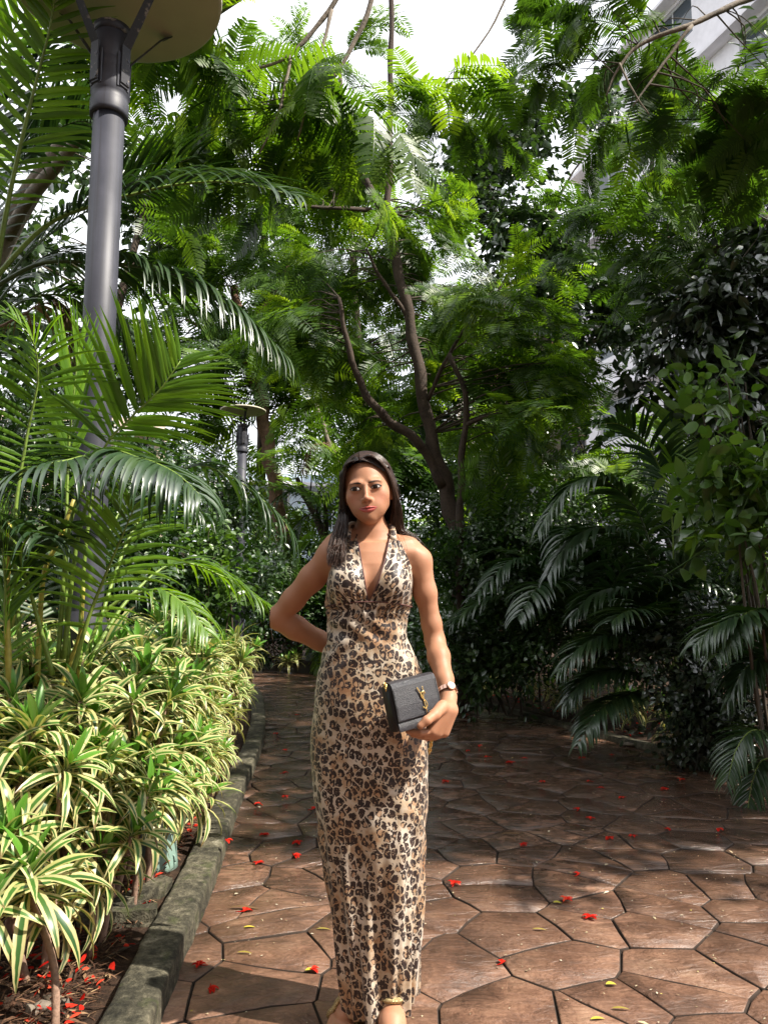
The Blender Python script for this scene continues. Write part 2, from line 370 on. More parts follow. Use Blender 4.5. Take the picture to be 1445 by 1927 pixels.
# irregular flagstones (Voronoi cells, each warped, bevelled and a little out of level)
def voronoi_cells(pts, R0):
    out = []
    for k, p in enumerate(pts):
        d = np.linalg.norm(pts - p, axis=1); nb = np.argsort(d)[1:22]
        poly = [p + R0 * np.array([math.cos(a), math.sin(a)]) for a in np.linspace(0, 2 * np.pi, 24, endpoint=False)]
        for q_ in nb:
            if d[q_] > 2 * R0: break
            m_, n_ = (p + pts[q_]) / 2, pts[q_] - p; new = []
            for a, b in zip(poly, poly[1:] + poly[:1]):
                sa, sb = (a - m_) @ n_, (b - m_) @ n_
                if sa <= 0: new.append(a)
                if sa * sb < 0: new.append(a + (b - a) * sa / (sa - sb))
            poly = new
            if len(poly) < 3: break
        out.append(np.array(poly) if len(poly) >= 3 else None)
    return out
r2 = np.random.default_rng(5)
pts = []
for yy in np.arange(.2, 14.5, .25):
    for xx in np.arange(-8, 5.2, .305):
        pts.append((xx + r2.uniform(-.16, .16) + (.17 if int(yy / .25) % 2 else 0), yy + r2.uniform(-.13, .13)))
pts = np.array(pts); keep = inside(pts, PATH) | (np.minimum(pdist(pts, LS), pdist(pts, RS)) < 1.0); pts = pts[keep]
ok = inside(pts, PATH) | (np.minimum(pdist(pts, LS), pdist(pts, RS)) < .36)
cells = voronoi_cells(pts, .75)
def warp(P): return P + np.stack([.035 * fbm(P[:, 0], P[:, 1], 5.1, 2), .035 * fbm(P[:, 1] + 9, P[:, 0] - 4, 4.7, 2)], 1)
def stone_geo(c, gap, jz, tilt):
    n0 = len(c); P_, eg = [], []
    for a, b in zip(c, np.roll(c, -1, 0)):
        L_ = np.linalg.norm(b - a); k = max(1, int(L_ / .09)); P_ += [a + (b - a) * f_ for f_ in np.arange(k) / k]; m_ = (a + b) / 2
        eg += [float(np.clip(.75 + 2.2 * fbm(m_[:1], m_[1:], 11.0, 2)[0], .06, 1.7))] * k          # some joints have almost closed
    eg = np.array(eg); eg = (eg + np.roll(eg, 1)) / 2; P_ = warp(np.array(P_)); cc = P_.mean(0); rel = P_ - cc; L_ = np.linalg.norm(rel, axis=1, keepdims=True); u = rel / np.maximum(L_, 1e-6)
    n = len(P_); g = (gap * 1.25 * eg * (1 + .7 * fbm(P_[:, 0], P_[:, 1], 9.3, 2)))[:, None]; g = np.clip(g, .0003, .02)
    rings = [(rel - u * g, -.03), (rel - u * g, -.0075), (rel - u * (g + .004), -.002), (rel - u * (g + .003 + .007 * np.minimum(eg, 1)[:, None]), 0.0)]
    V_ = np.vstack([np.column_stack([r_, np.full(n, z) + (r_ @ tilt + jz if z > -.02 else 0)]) for r_, z in rings])
    jj = np.arange(n); Q_ = np.vstack([np.stack([a * n + jj, a * n + (jj + 1) % n, (a + 1) * n + (jj + 1) % n, (a + 1) * n + jj], -1) for a in range(3)])
    V_ = np.vstack([V_, [[0, 0, jz]]]); T_ = np.stack([np.full(n, 4 * n), 3 * n + jj, 3 * n + (jj + 1) % n], -1)
    return cc, V_, Q_, T_, np.concatenate([np.ones(2 * n), np.zeros(2 * n)])
cand = [k for k in range(len(pts)) if ok[k] and cells[k] is not None]
def vis(p): return p[1] > 1.9 and abs(p[0]) < .56 * p[1] + .35
near = sorted([k for k in cand if vis(pts[k])], key=lambda k: pts[k][1])[:290]
nears = set(near); far = Buf()
for k in cand:
    cc, V_, Q_, T_, mi_ = stone_geo(cells[k], .0017, r2.uniform(-.0018, .0012), r2.normal(0, .004, 2))
    if k in nears: obj('paving_stone', mesh('paving_stone', V_, [Q_, T_], None, mats=[M['paving'], M['grout']], midx=mi_), path_o, (cc[0], cc[1], 0))
    else: far.add(V_ + np.array([cc[0], cc[1], 0]), Q_, T_)
obj('distant_paving', far.mesh('distant_paving', M['paving']), path_o, kind='stuff')

# kerbs
t = NT('mossy kerb concrete'); ow = t.world(); nz = t.noise(35, 8, ow, .7); n2 = t.noise(6, 5, ow, .6); n3 = t.noise(120, 3, ow)
c = t.ramp(t.math('ADD', t.math('MULTIPLY', nz.outputs[0], .5), t.math('MULTIPLY', n2.outputs[0], .5)),
           [(.37, (.016, .015, .010)), (.48, (.055, .050, .034)), (.57, (.14, .125, .085)), (.68, (.36, .33, .25))])
c = t.mixc(t.rng(t.noise(14, 5, ow).outputs[0], .56, .68, 0, .7), c, (.055, .065, .022))
t.principled(c, .85, 0, .3, t.bump(t.math('ADD', nz.outputs[0], t.math('MULTIPLY', n3.outputs[0], .4)), .8, .02)); M['kerb'] = t.m
def kerb(name, line, side, width, height, lowz=-.05):
    P_ = spline(line, 420); T_ = nrm(np.gradient(P_, axis=0)); N_ = np.stack([-T_[:, 1], T_[:, 0]], 1) * side
    prof = [(0, lowz), (0, height * .5), (.001, height * .88), (.005, height * .965), (.014, height), (width * .3, height + .002), (width * .7, height + .002), (width - .014, height), (width - .004, height * .96), (width, height * .85), (width, lowz)]
    k = len(prof); V_ = []
    for a, (o_f, z) in enumerate(prof):
        x = P_ + N_ * o_f
        jx = .006 * fbm(P_[:, 0] * 3, P_[:, 1] * 3, 7, 3) + .0018 * fbm(P_[:, 0] * 3 + a, P_[:, 1] * 3 - a, 19, 3); jz = .004 * fbm(P_[:, 0], P_[:, 1], 11, 3) + .002 * fbm(P_[:, 0] + a * 7, P_[:, 1] + a * 3, 23, 3)
        V_.append(np.column_stack([x + N_ * jx[:, None], z + (jz if z > 0 else 0 * jz)]))
    V_ = np.stack(V_, 1).reshape(-1, 3); i_, j_ = np.meshgrid(np.arange(419), np.arange(k - 1), indexing='ij'); q_ = i_ * k + j_
    obj(name, mesh(name, V_, [np.stack([q_, q_ + k, q_ + k + 1, q_ + 1], -1).reshape(-1, 4)], M['kerb']), kind='structure')
kerb('kerb', LEFT, 1, .135, .092)
kerb('kerb', RIGHT, -1, .10, .045)

# ------------------------------------------------------------------ buildings behind the trees
M['white_wall'] = simple('pale rendered wall', (.74, .72, .76), .9, nscale=4, var=.10, bump=.05)
M['cream_wall'] = simple('cream wall', (.62, .50, .40), .9, nscale=4, var=.12, bump=.05)
M['brown_wall'] = simple('terracotta pilaster', (.30, .15, .10), .9, nscale=6, var=.2, bump=.05)
M['blue_wall'] = simple('pale blue wall', (.52, .62, .72), .9, nscale=3, var=.1)
M['frame'] = simple('window frame', (.45, .46, .48), .5, nscale=30, var=.1)
M['rust'] = simple('rusty steel', (.20, .07, .05), .7, .3, nscale=50, var=.4)
tg = NT('window glass'); tg.principled((.05, .065, .08), .08, 0, .6); M['glass'] = tg.m
def facade(name, label, A, B_, H_, floors, bays, wall, ledge_mat, pil=None, group=None, z0=-.1, ac=(), ww=.52, depth=6.0):
    """apartment block whose long face runs from A to B_ (xy); storeys with recessed windows, ledges and pilasters"""
    A, B_ = np.array(A, float), np.array(B_, float); Lf = np.linalg.norm(B_ - A); ex = (B_ - A) / Lf
    ey = np.array([-ex[1], ex[0]])
    if ey @ (np.array([0, 0]) - A) > 0: ey = -ey                     # ey points into the building
    rt = thing(name, label, 'building', (A[0], A[1], z0), group)
    rt.rotation_euler.z = math.atan2(ex[1], ex[0]); sg = 1 if np.cross(ex, ey) > 0 else -1
    fh, bw = H_ / floors, Lf / bays; wb = Buf()
    def add(b, lo, hi):
        V_, Q_ = box(lo, hi); V_[:, 1] *= sg; b.add(V_, Q_)
    add(wb, (0, .25, 0), (Lf, depth, H_))
    for f_ in range(floors):                                          # wall skin with window openings left out
        z = f_ * fh; add(wb, (0, 0, z), (Lf, .25, z + fh * .32)); add(wb, (0, 0, z + fh * .80), (Lf, .25, z + fh))
        for b_ in range(bays + 1):
            x0 = max(0, b_ * bw - bw * (1 - ww) / 2); x1 = min(Lf, b_ * bw + bw * (1 - ww) / 2)
            add(wb, (x0, .001, z + fh * .32), (x1, .25, z + fh * .80))
    wl = obj('wall', wb.mesh('wall', wall, False), rt)
    fm = pm = None
    for f_ in range(floors):
        z = f_ * fh; lb = Buf()
        add(lb, (-.1, -.42, z + fh * .84), (Lf + .1, -.002, z + fh * .88)); obj('ledge', lb.mesh('ledge', ledge_mat, False), rt)
        for b_ in range(bays):
            if fm is None:
                fb, pb = Buf(), Buf(); W_, H2 = bw * ww, fh * .48
                for lo, hi in (((0, .08, 0), (.07, .16, H2)), ((W_ - .07, .08, 0), (W_, .16, H2)), ((.07, .08, 0), (W_ - .07, .16, .07)),
                               ((.07, .08, H2 - .07), (W_ - .07, .16, H2)), ((W_ / 2 - .03, .09, .07), (W_ / 2 + .03, .15, H2 - .07))): add(fb, lo, hi)
                add(pb, (.05, .11, .05), (W_ - .05, .13, H2 - .05))
                fm, pm = fb.mesh('window', M['frame'], False), pb.mesh('pane', M['glass'], False)
            wo = obj('window', fm, rt, (b_ * bw + bw * (1 - ww) / 2, 0, z + fh * .32)); obj('pane', pm, wo)
    if pil:
        pb = Buf(); add(pb, (-.22, -.3, 0), (.22, -.003, H_)); pmh = pb.mesh('pilaster', pil, False)
        for b_ in range(bays + 1): obj('pilaster', pmh, rt, (b_ * bw, 0, 0))
    for f_, b_ in ac:
        cb, ub = Buf(), Buf(); x0 = b_ * bw + bw * .22; z = f_ * fh + fh * .12
        add(ub, (x0 + .12, -.62, z + .06), (x0 + 1.0, -.12, z + .72)); obj('air_conditioner', ub.mesh('air_conditioner', M['white_wall'], False), rt)
        for k in range(6):
            xx = x0 + k * .22; V_, Q_, T_ = tube([(xx, -.7 * sg, z), (xx, -.7 * sg, z + .85)], .012, 5); cb.add(V_, Q_, T_)
        for zz in (z, z + .42, z + .85):
            V_, Q_, T_ = tube([(x0, -.02 * sg, zz), (x0, -.7 * sg, zz), (x0 + 1.1, -.7 * sg, zz), (x0 + 1.1, -.02 * sg, zz)], .014, 5); cb.add(V_, Q_, T_)
        obj('cage', cb.mesh('cage', M['rust'], False), rt)
    return rt
facade('apartment_block', 'tall pale lilac white apartment block with window ledges and a caged air conditioner', (12.2, 13.5), (7.6, 27.5), 21, 7, 4, M['white_wall'], M['white_wall'], ac=((3, 0), (4, 0)))
facade('apartment_block', 'cream apartment block with terracotta pilasters seen through the round leaved tree', (4.6, 30), (13.5, 31.5), 14.5, 5, 4, M['cream_wall'], M['white_wall'], pil=M['brown_wall'])
facade('low_building', 'low beige building glimpsed through gaps in the dark palm fronds', (-14.5, 22), (-7.2, 24), 7.2, 2, 4, M['cream_wall'], M['white_wall'])
facade('low_building', 'pale blue white building glimpsed beyond the small lamp post', (-6.4, 27), (-1.5, 28), 6.0, 2, 3, M['blue_wall'], M['white_wall'])

facade('apartment_block', 'unseen cream apartment block added behind the viewer to hold back sky light', (7.5, -6.5), (-16, -5.5), 17, 5, 6, M['cream_wall'], M['white_wall'])  # unseen block, added to cut the frontal sky fill

# ------------------------------------------------------------------ lamp posts
t = NT('grey painted steel'); nz = t.noise(9, 4, t.obj()); n2 = t.noise(160, 3, t.obj())
c = t.ramp(nz.outputs[0], [(.3, (.036, .038, .052)), (.7, (.055, .057, .076))]); c = t.mixc(t.rng(n2.outputs[0], .70, .76), c, (.03, .025, .025))
st_ = t.n('ShaderNodeMapping'); st_.inputs['Scale'].default_value = (60, 60, 1.2); t.l(t.obj(), st_.inputs[0]); c = t.mixc(t.rng(t.noise(1.0, 5, st_.outputs[0], .6).outputs[0], .52, .66, 0, .45), c, (.022, .021, .022))
t.principled(c, .52, 0, .45, t.bump(t.noise(30, 3, t.obj()).outputs[0], .06, .005)); M['post'] = t.m
t = NT('worn dark paint'); nz = t.noise(26, 6, t.obj(), .7); c = t.ramp(nz.outputs[0], [(.0, (.014, .014, .018)), (.56, (.022, .022, .03)), (.63, (.20, .17, .14)), (.8, (.25, .21, .17))])
t.principled(c, .55, 0, .45, t.bump(nz.outputs[0], .25, .004)); M['dark_steel'] = t.m
M['disc'] = simple('cream enamel reflector', (.50, .46, .36), .6, nscale=5, var=.12, bump=.04)
M['darkgrey'] = simple('dark grey collar', (.04, .04, .052), .5, nscale=20, var=.2, bump=.06)
def lamp(base, top_z, r, label, disc_r, spin):
    rt = thing('lamp_post', label, 'lamp post', base, 'lamp posts beside the path')
    ht = top_z - base[2]
    b = Buf(); b.add(*lathe([(r, 1.14), (r * 1.0, ht * .6), (r * .99, ht - .36), (.001, ht - .36)], 40)); obj('pole', b.mesh('pole', M['post']), rt)
    b = Buf(); b.add(*lathe([(r * 1.5, -.05), (r * 1.5, .02), (r * 1.32, .05), (r * 1.32, 1.06), (r * 1.24, 1.12), (r * 1.02, 1.17)], 40)); sl_ = obj('base_sleeve', b.mesh('base_sleeve', M['darkgrey']), rt)
    b = Buf()                                                          # service door, bolted to the sleeve
    a = np.linspace(-.62, .62, 9) + R(-72); rr = r * 1.32 + .006
    for z0_, z1_ in ((.42, .98),):
        Vd = np.array([[rr * math.cos(q_), rr * math.sin(q_), z] for z in (z0_, z1_) for q_ in a]); jj = np.arange(8)
        b.add(Vd, np.stack([jj, jj + 1, jj + 10, jj + 9], -1))
    dr = obj('service_door', b.mesh('service_door', M['darkgrey']), sl_)
    b = Buf()
    for z_ in (.92, .48):
        b = Buf(); q_ = R(-72); V_, Q_, T_ = tube([((rr - .004) * math.cos(q_), (rr - .004) * math.sin(q_), z_), ((rr + .012) * math.cos(q_), (rr + .012) * math.sin(q_), z_)], .011, 10); b.add(V_, Q_, T_); obj('bolt', b.mesh('bolt', M['post']), sl_)
    h0 = ht - .40
    b = Buf(); b.add(*lathe([(r * .98, h0 - .02), (r * 1.20, h0 - .02), (r * 1.22, h0), (r * 1.22, h0 + .05), (r * 1.17, h0 + .056), (r * 1.17, h0 + .085), (r * 1.22, h0 + .09), (r * 1.20, h0 + .15)], 40))
    obj('lower_collar', b.mesh('lower_collar', M['post']), rt)
    b = Buf(); b.add(*lathe([(r * 1.195, h0 + .15), (r * 1.10, h0 + .20), (r * 1.13, h0 + .205), (r * 1.13, h0 + .245), (r * 1.10, h0 + .25), (r * 1.12, h0 + .256), (r * 1.12, h0 + .40), (r * 1.02, h0 + .405), (.001, h0 + .41)], 40))
    obj('lamp_head', b.mesh('lamp_head', M['darkgrey']), rt)
    b = Buf(); b.add(*lathe([(r * 1.12, h0 + .385), (r * 1.24, h0 + .39), (r * 1.24, h0 + .425), (r * 1.0, h0 + .43), (.001, h0 + .44)], 40)); obj('rim_cap', b.mesh('rim_cap', M['dark_steel']), rt)
    zd = ht + .24
    b = Buf(); b.add(*lathe([(.001, zd + .012), (disc_r * .7, zd + .010), (disc_r * .97, zd), (disc_r, zd + .008), (disc_r * 1.004, zd + .022), (disc_r * .97, zd + .03), (disc_r * .5, zd + .07), (.001, zd + .085)], 64))
    dsc = obj('reflector_disc', b.mesh('reflector_disc', M['disc']), rt)
    am = None
    for k in range(4):                                                 # four flat struts from the head up to the disc
        if am is None:
            b = Buf(); P_ = [(r * 1.13, h0 + .10), (r * 1.30, h0 + .11), (r * 1.32, h0 + .30), (disc_r * .62, zd - .035), (disc_r * .70, zd - .004)]
            wv = [.022, .024, .024, .018, .030]; V_ = []
            for (x, z), w_ in zip(P_, wv):
                V_ += [(x, -w_, z - .004), (x, w_, z - .004), (x + .006, w_, z + .008), (x + .006, -w_, z + .008)]
            i_, j_ = np.meshgrid(np.arange(4), np.arange(4), indexing='ij'); j2_ = (j_ + 1) % 4
            b.add(V_, np.stack([i_ * 4 + j_, i_ * 4 + j2_, (i_ + 1) * 4 + j2_, (i_ + 1) * 4 + j_], -1).reshape(-1, 4), None)
            b.Q.append(np.array([[0, 3, 2, 1], [16, 17, 18, 19]])); am = b.mesh('strut', M['dark_steel'], False)
            b = Buf(); V_, Q_ = box((r * 1.12, -.034, h0 + .10), (r * 1.22, .034, h0 + .27)); b.add(V_, Q_)
            for z_ in (h0 + .13, h0 + .24):
                V_, Q_, T_ = tube([(r * 1.2, .014, z_), (r * 1.2 + .016, .014, z_)], .008, 8); b.add(V_, Q_, T_)
            bm_ = b.mesh('bracket', M['post'], False)
        so_ = obj('strut', am, rt, mat4=Matrix.Rotation(spin + k * math.pi / 2, 4, 'Z')); obj('bracket', bm_, so_)
    return rt
b0 = px(176, 1000, 3.25)
lamp((b0[0] - .015, 3.25, .0), 3.88, .071, 'tall grey lamp post with a wide cream disc, rising from the striped plants', .50, R(-28))
b1 = px(455, 900, 11.6); lamp((b1[0], 11.6, 0), 3.95, .071, 'small dark lamp post far down the path behind palm fronds', .36, R(20))
# ------------------------------------------------------------------ sunlit places: crowns have holes along the sun's way to these
LIT = [(px(715, 900, 2.3), .30), (px(740, 1080, 2.3), .34), (px(780, 1230, 2.25), .22), (px(800, 1420, 2.2), .12), (px(730, 1650, 2.25), .42), (px(720, 1850, 2.2), .5)]
for u, v, d, r_ in ((100, 1330, 3.0, .5), (250, 1350, 3.2, .5), (330, 1320, 4.2, .5), (380, 1280, 5.2, .45), (80, 1500, 2.5, .45), (240, 1480, 2.8, .45), (340, 1480, 3.6, .35),
                    (210, 760, 3.0, .42), (320, 760, 3.0, .35), (70, 760, 3.0, .32), (60, 930, 2.9, .3), (230, 1060, 2.7, .35), (330, 1060, 2.7, .3), (60, 1180, 2.7, .35),
                    (205, 450, 3.25, .22), (205, 250, 3.25, .25), (195, 620, 3.25, .2), (340, 1640, 2.9, .32), (250, 1720, 2.5, .3),
                    (450, 1720, 3.0, .38), (560, 1720, 3.0, .36), (420, 1790, 2.6, .3), (550, 1780, 2.7, .3), (900, 1820, 2.6, .42), (1150, 1860, 2.5, .5), (1000, 1880, 2.4, .4), (1380, 1880, 2.4, .5), (830, 1740, 2.8, .2),
                    (720, 340, 8.6, .9), (620, 400, 8.4, .7), (820, 430, 8.6, .8), (900, 560, 8.2, 1.0), (700, 560, 8.4, 1.0), (960, 690, 8.2, .8), (760, 680, 8.4, .8), (560, 620, 8.5, .8), (1000, 950, 9.0, .6), (560, 120, 4.8, .4), (420, 160, 4.8, .4)):
    p_ = px(u, v, d)
    if p_[2] < 0: p_ = ground(u, v)
    LIT.append((p_, r_))
LC = np.array([c for c, _ in LIT]); LR = np.array([r_ for _, r_ in LIT]); SV = np.array(SUN)
def shades(c, r_, k=1.15):
    """does something of radius r_ at c stand between the sun and one of the sunlit places?"""
    d_ = np.asarray(c) - LC; t_ = d_ @ SV; q_ = np.linalg.norm(d_ - t_[:, None] * SV, axis=1)
    return bool(np.any((t_ > .5) & (q_ < LR * min(1, k) + r_ * k)))

# ------------------------------------------------------------------ leaf clusters: a small library, every tree uses copies of these
def bipinnate(buf, B_, D_, n_pairs=11, L_=.36, fine=False, tint=.5):
    """feathery compound leaf: a drooping stalk with pairs of pinnae"""
    D_ = D_ / np.linalg.norm(D_); side = np.cross(D_, (0, 0, 1.0)); side = side / max(np.linalg.norm(side), 1e-6); upv = np.cross(side, D_)
    s = np.linspace(.16, 1, n_pairs); C = B_ + L_ * s[:, None] * D_ - np.array([0, 0, 1.0]) * (.30 * L_ * s ** 2)[:, None]
    tg_ = nrm(np.gradient(C, axis=0)); pl = L_ * .40 * np.sin(np.pi * (.18 + .70 * s)) ** .7
    b_, d_, l_ = [], [], []
    for sg in (1, -1):
        dv = nrm(sg * side + tg_ * .42 + upv * .12 + rng.normal(0, .07, (n_pairs, 3))); b_.append(C); d_.append(dv); l_.append(pl)
    b_, d_, l_ = np.vstack(b_), np.vstack(d_), np.concatenate(l_); nv = np.tile(tg_, (2, 1))
    wv = nrm(nv - d_ * (nv * d_).sum(-1, keepdims=True))
    if fine:                                                          # seen from close by: each pinna a bent, slightly notched blade
        f_ = np.array([0, .3, .55, .8, 1.0]); wf = np.array([.35, 1, .9, .75, .06]) * L_ * .026
        c_ = b_[:, None] + d_[:, None] * (l_[:, None] * f_)[..., None] - np.array([0, 0, 1.0]) * (.22 * l_[:, None] * f_ ** 2)[..., None]
        V_ = np.stack([c_ + wv[:, None] * wf[None, :, None], c_ - wv[:, None] * wf[None, :, None]], 2).reshape(-1, 3); n_ = len(b_)
        g_, i_ = np.meshgrid(np.arange(n_), np.arange(4), indexing='ij'); q_ = (g_ * 10 + i_ * 2).ravel(); buf.add(V_, np.stack([q_, q_ + 1, q_ + 3, q_ + 2], -1), tint=tint)
    else:
        tip = b_ + d_ * l_[:, None] - np.array([0, 0, 1.0]) * (.12 * l_)[:, None]; mdl = b_ + d_ * (l_ * .45)[:, None]; hw_ = (L_ * .032)
        V_ = np.stack([b_, mdl + wv * hw_, tip, mdl - wv * hw_], 1).reshape(-1, 3)
        buf.add(V_, np.arange(len(V_)).reshape(-1, 4), tint=tint)
    P_ = np.vstack([B_, C]); W_ = side * .0035
    V_ = np.stack([P_ + W_, P_ - W_], 1).reshape(-1, 3); j_ = np.arange(len(P_) - 1) * 2
    buf.add(V_, np.stack([j_, j_ + 1, j_ + 3, j_ + 2], -1), tint=.3)
def feather_cluster(n=15, L_=.36, size=.72, fine=False, m='feather'):
    b = Buf(); P_ = spline([(0, 0, 0), (size * .5, size * .06, .06), (size, -.02, -.03)], 9); V_, Q_, T_ = tube(P_, np.linspace(.007, .003, 9), 4, False); b.add(V_, Q_, tint=.1)
    for k in range(n):
        t_ = rng.uniform(0, 1); a = P_[int(t_ * 8)]; an = rng.uniform(-1.7, 1.7); dv = np.array([math.cos(an), math.sin(an), rng.uniform(-.45, .5)])
        bipinnate(b, a + rng.normal(0, .02, 3), dv, 11 if not fine else 16, L_ * rng.uniform(.7, 1.15), fine, rng.random())
    return b.mesh('leaf_cluster', M[m])
def ovate_cluster(n=60, l=.10, size=.42, m='ovate', hang=.3, wr=.30, segs=3):
    b = Buf()
    tw = [spline([(0, 0, 0), *(rand_dirs(1)[0] * size * np.array([[.5], [1.0]]) + rng.normal(0, .05, (2, 3)))], 7) for _ in range(5)]
    for p_ in tw: V_, Q_, T_ = tube(p_, np.linspace(.006, .0025, 7), 4, False); b.add(V_, Q_, tint=.1)
    pk = np.array([tw[rng.integers(5)][rng.integers(1, 7)] for _ in range(n)]) + rng.normal(0, size * .10, (n, 3))
    D_ = nrm(rand_dirs(n, -.6, .7) + nrm(pk) * .6 + np.array([0, 0, -hang])); W_ = nrm(np.cross(D_, rand_dirs(n) * .5 + np.array([0, 0, 1.0])))
    V_, Q_, at = strips(pk, D_, W_, l * rng.uniform(.65, 1.2, n), l * wr * rng.uniform(.8, 1.15, n), rng.uniform(.1, .6, n), segs, 'ovate', .25)
    b.add(V_, Q_, **at); return b.mesh('leaf_cluster', M[m])
LIB = {}
LIB['feather'] = [feather_cluster() for _ in range(5)]
LIB['feather_dark'] = [feather_cluster(m='feather_dark') for _ in range(4)]
LIB['feather_fine'] = [feather_cluster(9, .36, .66, True) for _ in range(4)]
LIB['feather_fine_dark'] = [feather_cluster(9, .36, .66, True, 'feather_dark') for _ in range(4)]
LIB['ovate'] = [ovate_cluster(70, .11, .42) for _ in range(5)]
LIB['ovate_dark'] = [ovate_cluster(60, .13, .40, 'ovate_dark', .9, .24) for _ in range(4)]
LIB['ovate_light'] = [ovate_cluster(30, .14, .34, 'ovate_light', .2, .24, 4) for _ in range(4)]
LIB['bush'] = [ovate_cluster(150, .065, .40, 'bush', .35, .26) for _ in range(5)]
LIB['bush_light'] = [ovate_cluster(130, .075, .42, 'ovate_light', .25, .28) for _ in range(4)]
LIB['pinnate_low'] = [ovate_cluster(150, .055, .36, 'ovate_dark', .5, .30) for _ in range(4)]

def grow(rt, root, skel, blobs, lib, scale=1.0, sun_gap=True, twig_r=.006, bark='twig', droop=.25, thin=1.0, name='crown', gapk=1.15):
    """crown: leaf clusters spread through uneven blobs, each carried by a twig from the nearest limb"""
    sk = np.vstack(skel) if len(skel) else np.array([root]); tw_P, tw_r, places = [], [], []
    for c, rad, n in blobs:
        c, rad = np.asarray(c, float), np.broadcast_to(np.asarray(rad, float), (3,))
        for _ in range(int(n * thin)):
            p_ = c + rad * rand_dirs(1)[0] * rng.random() ** .42
            if p_[2] < .12: continue
            s_ = scale * rng.uniform(.75, 1.25)
            if sun_gap and shades(p_, .35 * s_, gapk): continue
            places.append((p_, s_))
    for p_, s_ in places:
        d_ = np.linalg.norm(sk - p_, axis=1); a = sk[np.argmin(d_ + .6 * np.maximum(sk[:, 2] - p_[2], 0))]
        mid_ = (a + p_) / 2 + rng.normal(0, .06, 3) + np.array([0, 0, .08]); tw_P.append(spline([a, mid_, p_], 6)); tw_r.append(np.linspace(twig_r * (1 + np.linalg.norm(p_ - a)), twig_r * .6, 6))
    if not places: return None
    V_, Q_ = tubes(np.array(tw_P), np.array(tw_r), 4); cr = obj(name, mesh(name, V_ - root, [Q_], M[bark]), rt)
    for p_, s_ in places:
        away = p_ - sk[np.argmin(np.linalg.norm(sk - p_, axis=1))]; az = math.atan2(away[1], away[0]) + rng.normal(0, .8)
        mt = Matrix.Translation(Vector(p_ - root)) @ Matrix.Rotation(az, 4, 'Z') @ Matrix.Rotation(rng.normal(droop, .5), 4, 'Y') @ Matrix.Rotation(rng.normal(0, .5), 4, 'X') @ Matrix.Scale(s_, 4)
        obj('leaf_cluster', LIB[lib][rng.integers(len(LIB[lib]))], cr, mat4=mt)
    return cr
def limbs(rt, root, trunk, branches, bark='bark', k=10):
    """trunk and branches: lists of (point, radius)"""
    sk = []
    for a, path_ in enumerate([trunk] + list(branches)):
        if not path_: continue
        P_ = np.array([p_ for p_, _ in path_]); n = max(8, len(P_) * 5); Q3 = spline(P_, n); rr = np.interp(np.linspace(0, 1, n), np.linspace(0, 1, len(P_)), [x for _, x in path_])
        Q3 = Q3 + np.stack([.25 * rr * np.sin(np.arange(n) * 1.3 + a), .25 * rr * np.cos(np.arange(n) * .9 + a), 0 * rr], 1)
        V_, Q_, T_ = tube(Q3, rr * (1 + .08 * np.sin(np.arange(n) * 2.1)), k if a == 0 else 7); sk.append(Q3)
        nm = 'trunk' if a == 0 else 'branch'; obj(nm, mesh(nm, V_ - root, [Q_, T_], M[bark]), rt)
    return sk
def PX(L_): return [(px(u, v, d), r_) for u, v, d, r_ in L_]
def BL(L_): return [(px(u, v, d), (rx * d / F, ry, rz * d / F), n) for u, v, d, rx, ry, rz, n in L_]
def tree(name, label, cat, trunk, branches, blobs, lib, scale=1.0, bark='bark', group=None, **kw):
    root = np.array([trunk[0][0][0], trunk[0][0][1], 0.0]); rt = thing(name, label, cat, root, group)
    sk = limbs(rt, root, trunk, branches, bark)
    if blobs: grow(rt, root, sk, blobs, lib, scale, **kw)
    return rt, root, sk

# --- central tree on the bend
rt, root, sk = tree('feathery_tree', 'forked tree with bright feathery leaves standing behind the woman', 'tree',
    PX([(872, 1350, 8.6, .15), (866, 1060, 8.6, .125), (842, 930, 8.6, .105), (815, 840, 8.6, .085), (795, 740, 8.6, .074), (772, 610, 8.6, .068), (745, 490, 8.6, .06), (722, 395, 8.6, .06)]),
    [PX([(722, 400, 8.6, .05), (690, 345, 8.5, .046), (648, 265, 8.4, .04), (608, 195, 8.3, .032), (570, 120, 8.2, .02)]),
     PX([(728, 425, 8.6, .045), (733, 300, 8.6, .04), (735, 130, 8.6, .035), (738, -90, 8.6, .03)]),
     PX([(836, 915, 8.6, .07), (790, 835, 8.5, .06), (728, 788, 8.4, .055), (685, 735, 8.3, .045), (655, 650, 8.2, .035), (638, 560, 8.1, .02)]),
     PX([(700, 395, 8.6, .03), (640, 392, 8.4, .024), (565, 388, 8.2, .016)]),
     PX([(770, 600, 8.6, .03), (715, 520, 8.4, .022), (690, 470, 8.3, .014)]),
     PX([(800, 760, 8.6, .03), (860, 640, 8.3, .022), (930, 560, 8.0, .014)])],
    BL([(680, 330, 9.0, 100, .6, 55, 13), (600, 390, 8.7, 90, .6, 50, 10), (790, 420, 9.0, 75, .6, 70, 13), (940, 560, 8.0, 80, .6, 70, 15), (800, 560, 9.3, 90, .5, 70, 13),
        (640, 540, 8.6, 90, .7, 80, 15), (560, 620, 8.4, 80, .6, 70, 11), (640, 680, 8.9, 90, .6, 60, 12), (760, 680, 9.4, 90, .4, 60, 12), (970, 670, 8.0, 80, .6, 60, 11), (1010, 720, 7.8, 80, .6, 45, 8),
        (700, 800, 9.2, 110, .4, 50, 9), (900, 800, 9.0, 100, .5, 50, 9), (720, 470, 9.4, 100, .4, 60, 12), (690, 360, 8.0, 60, .2, 30, 3)]), 'feather', .92, 'bark', sun_gap=False)
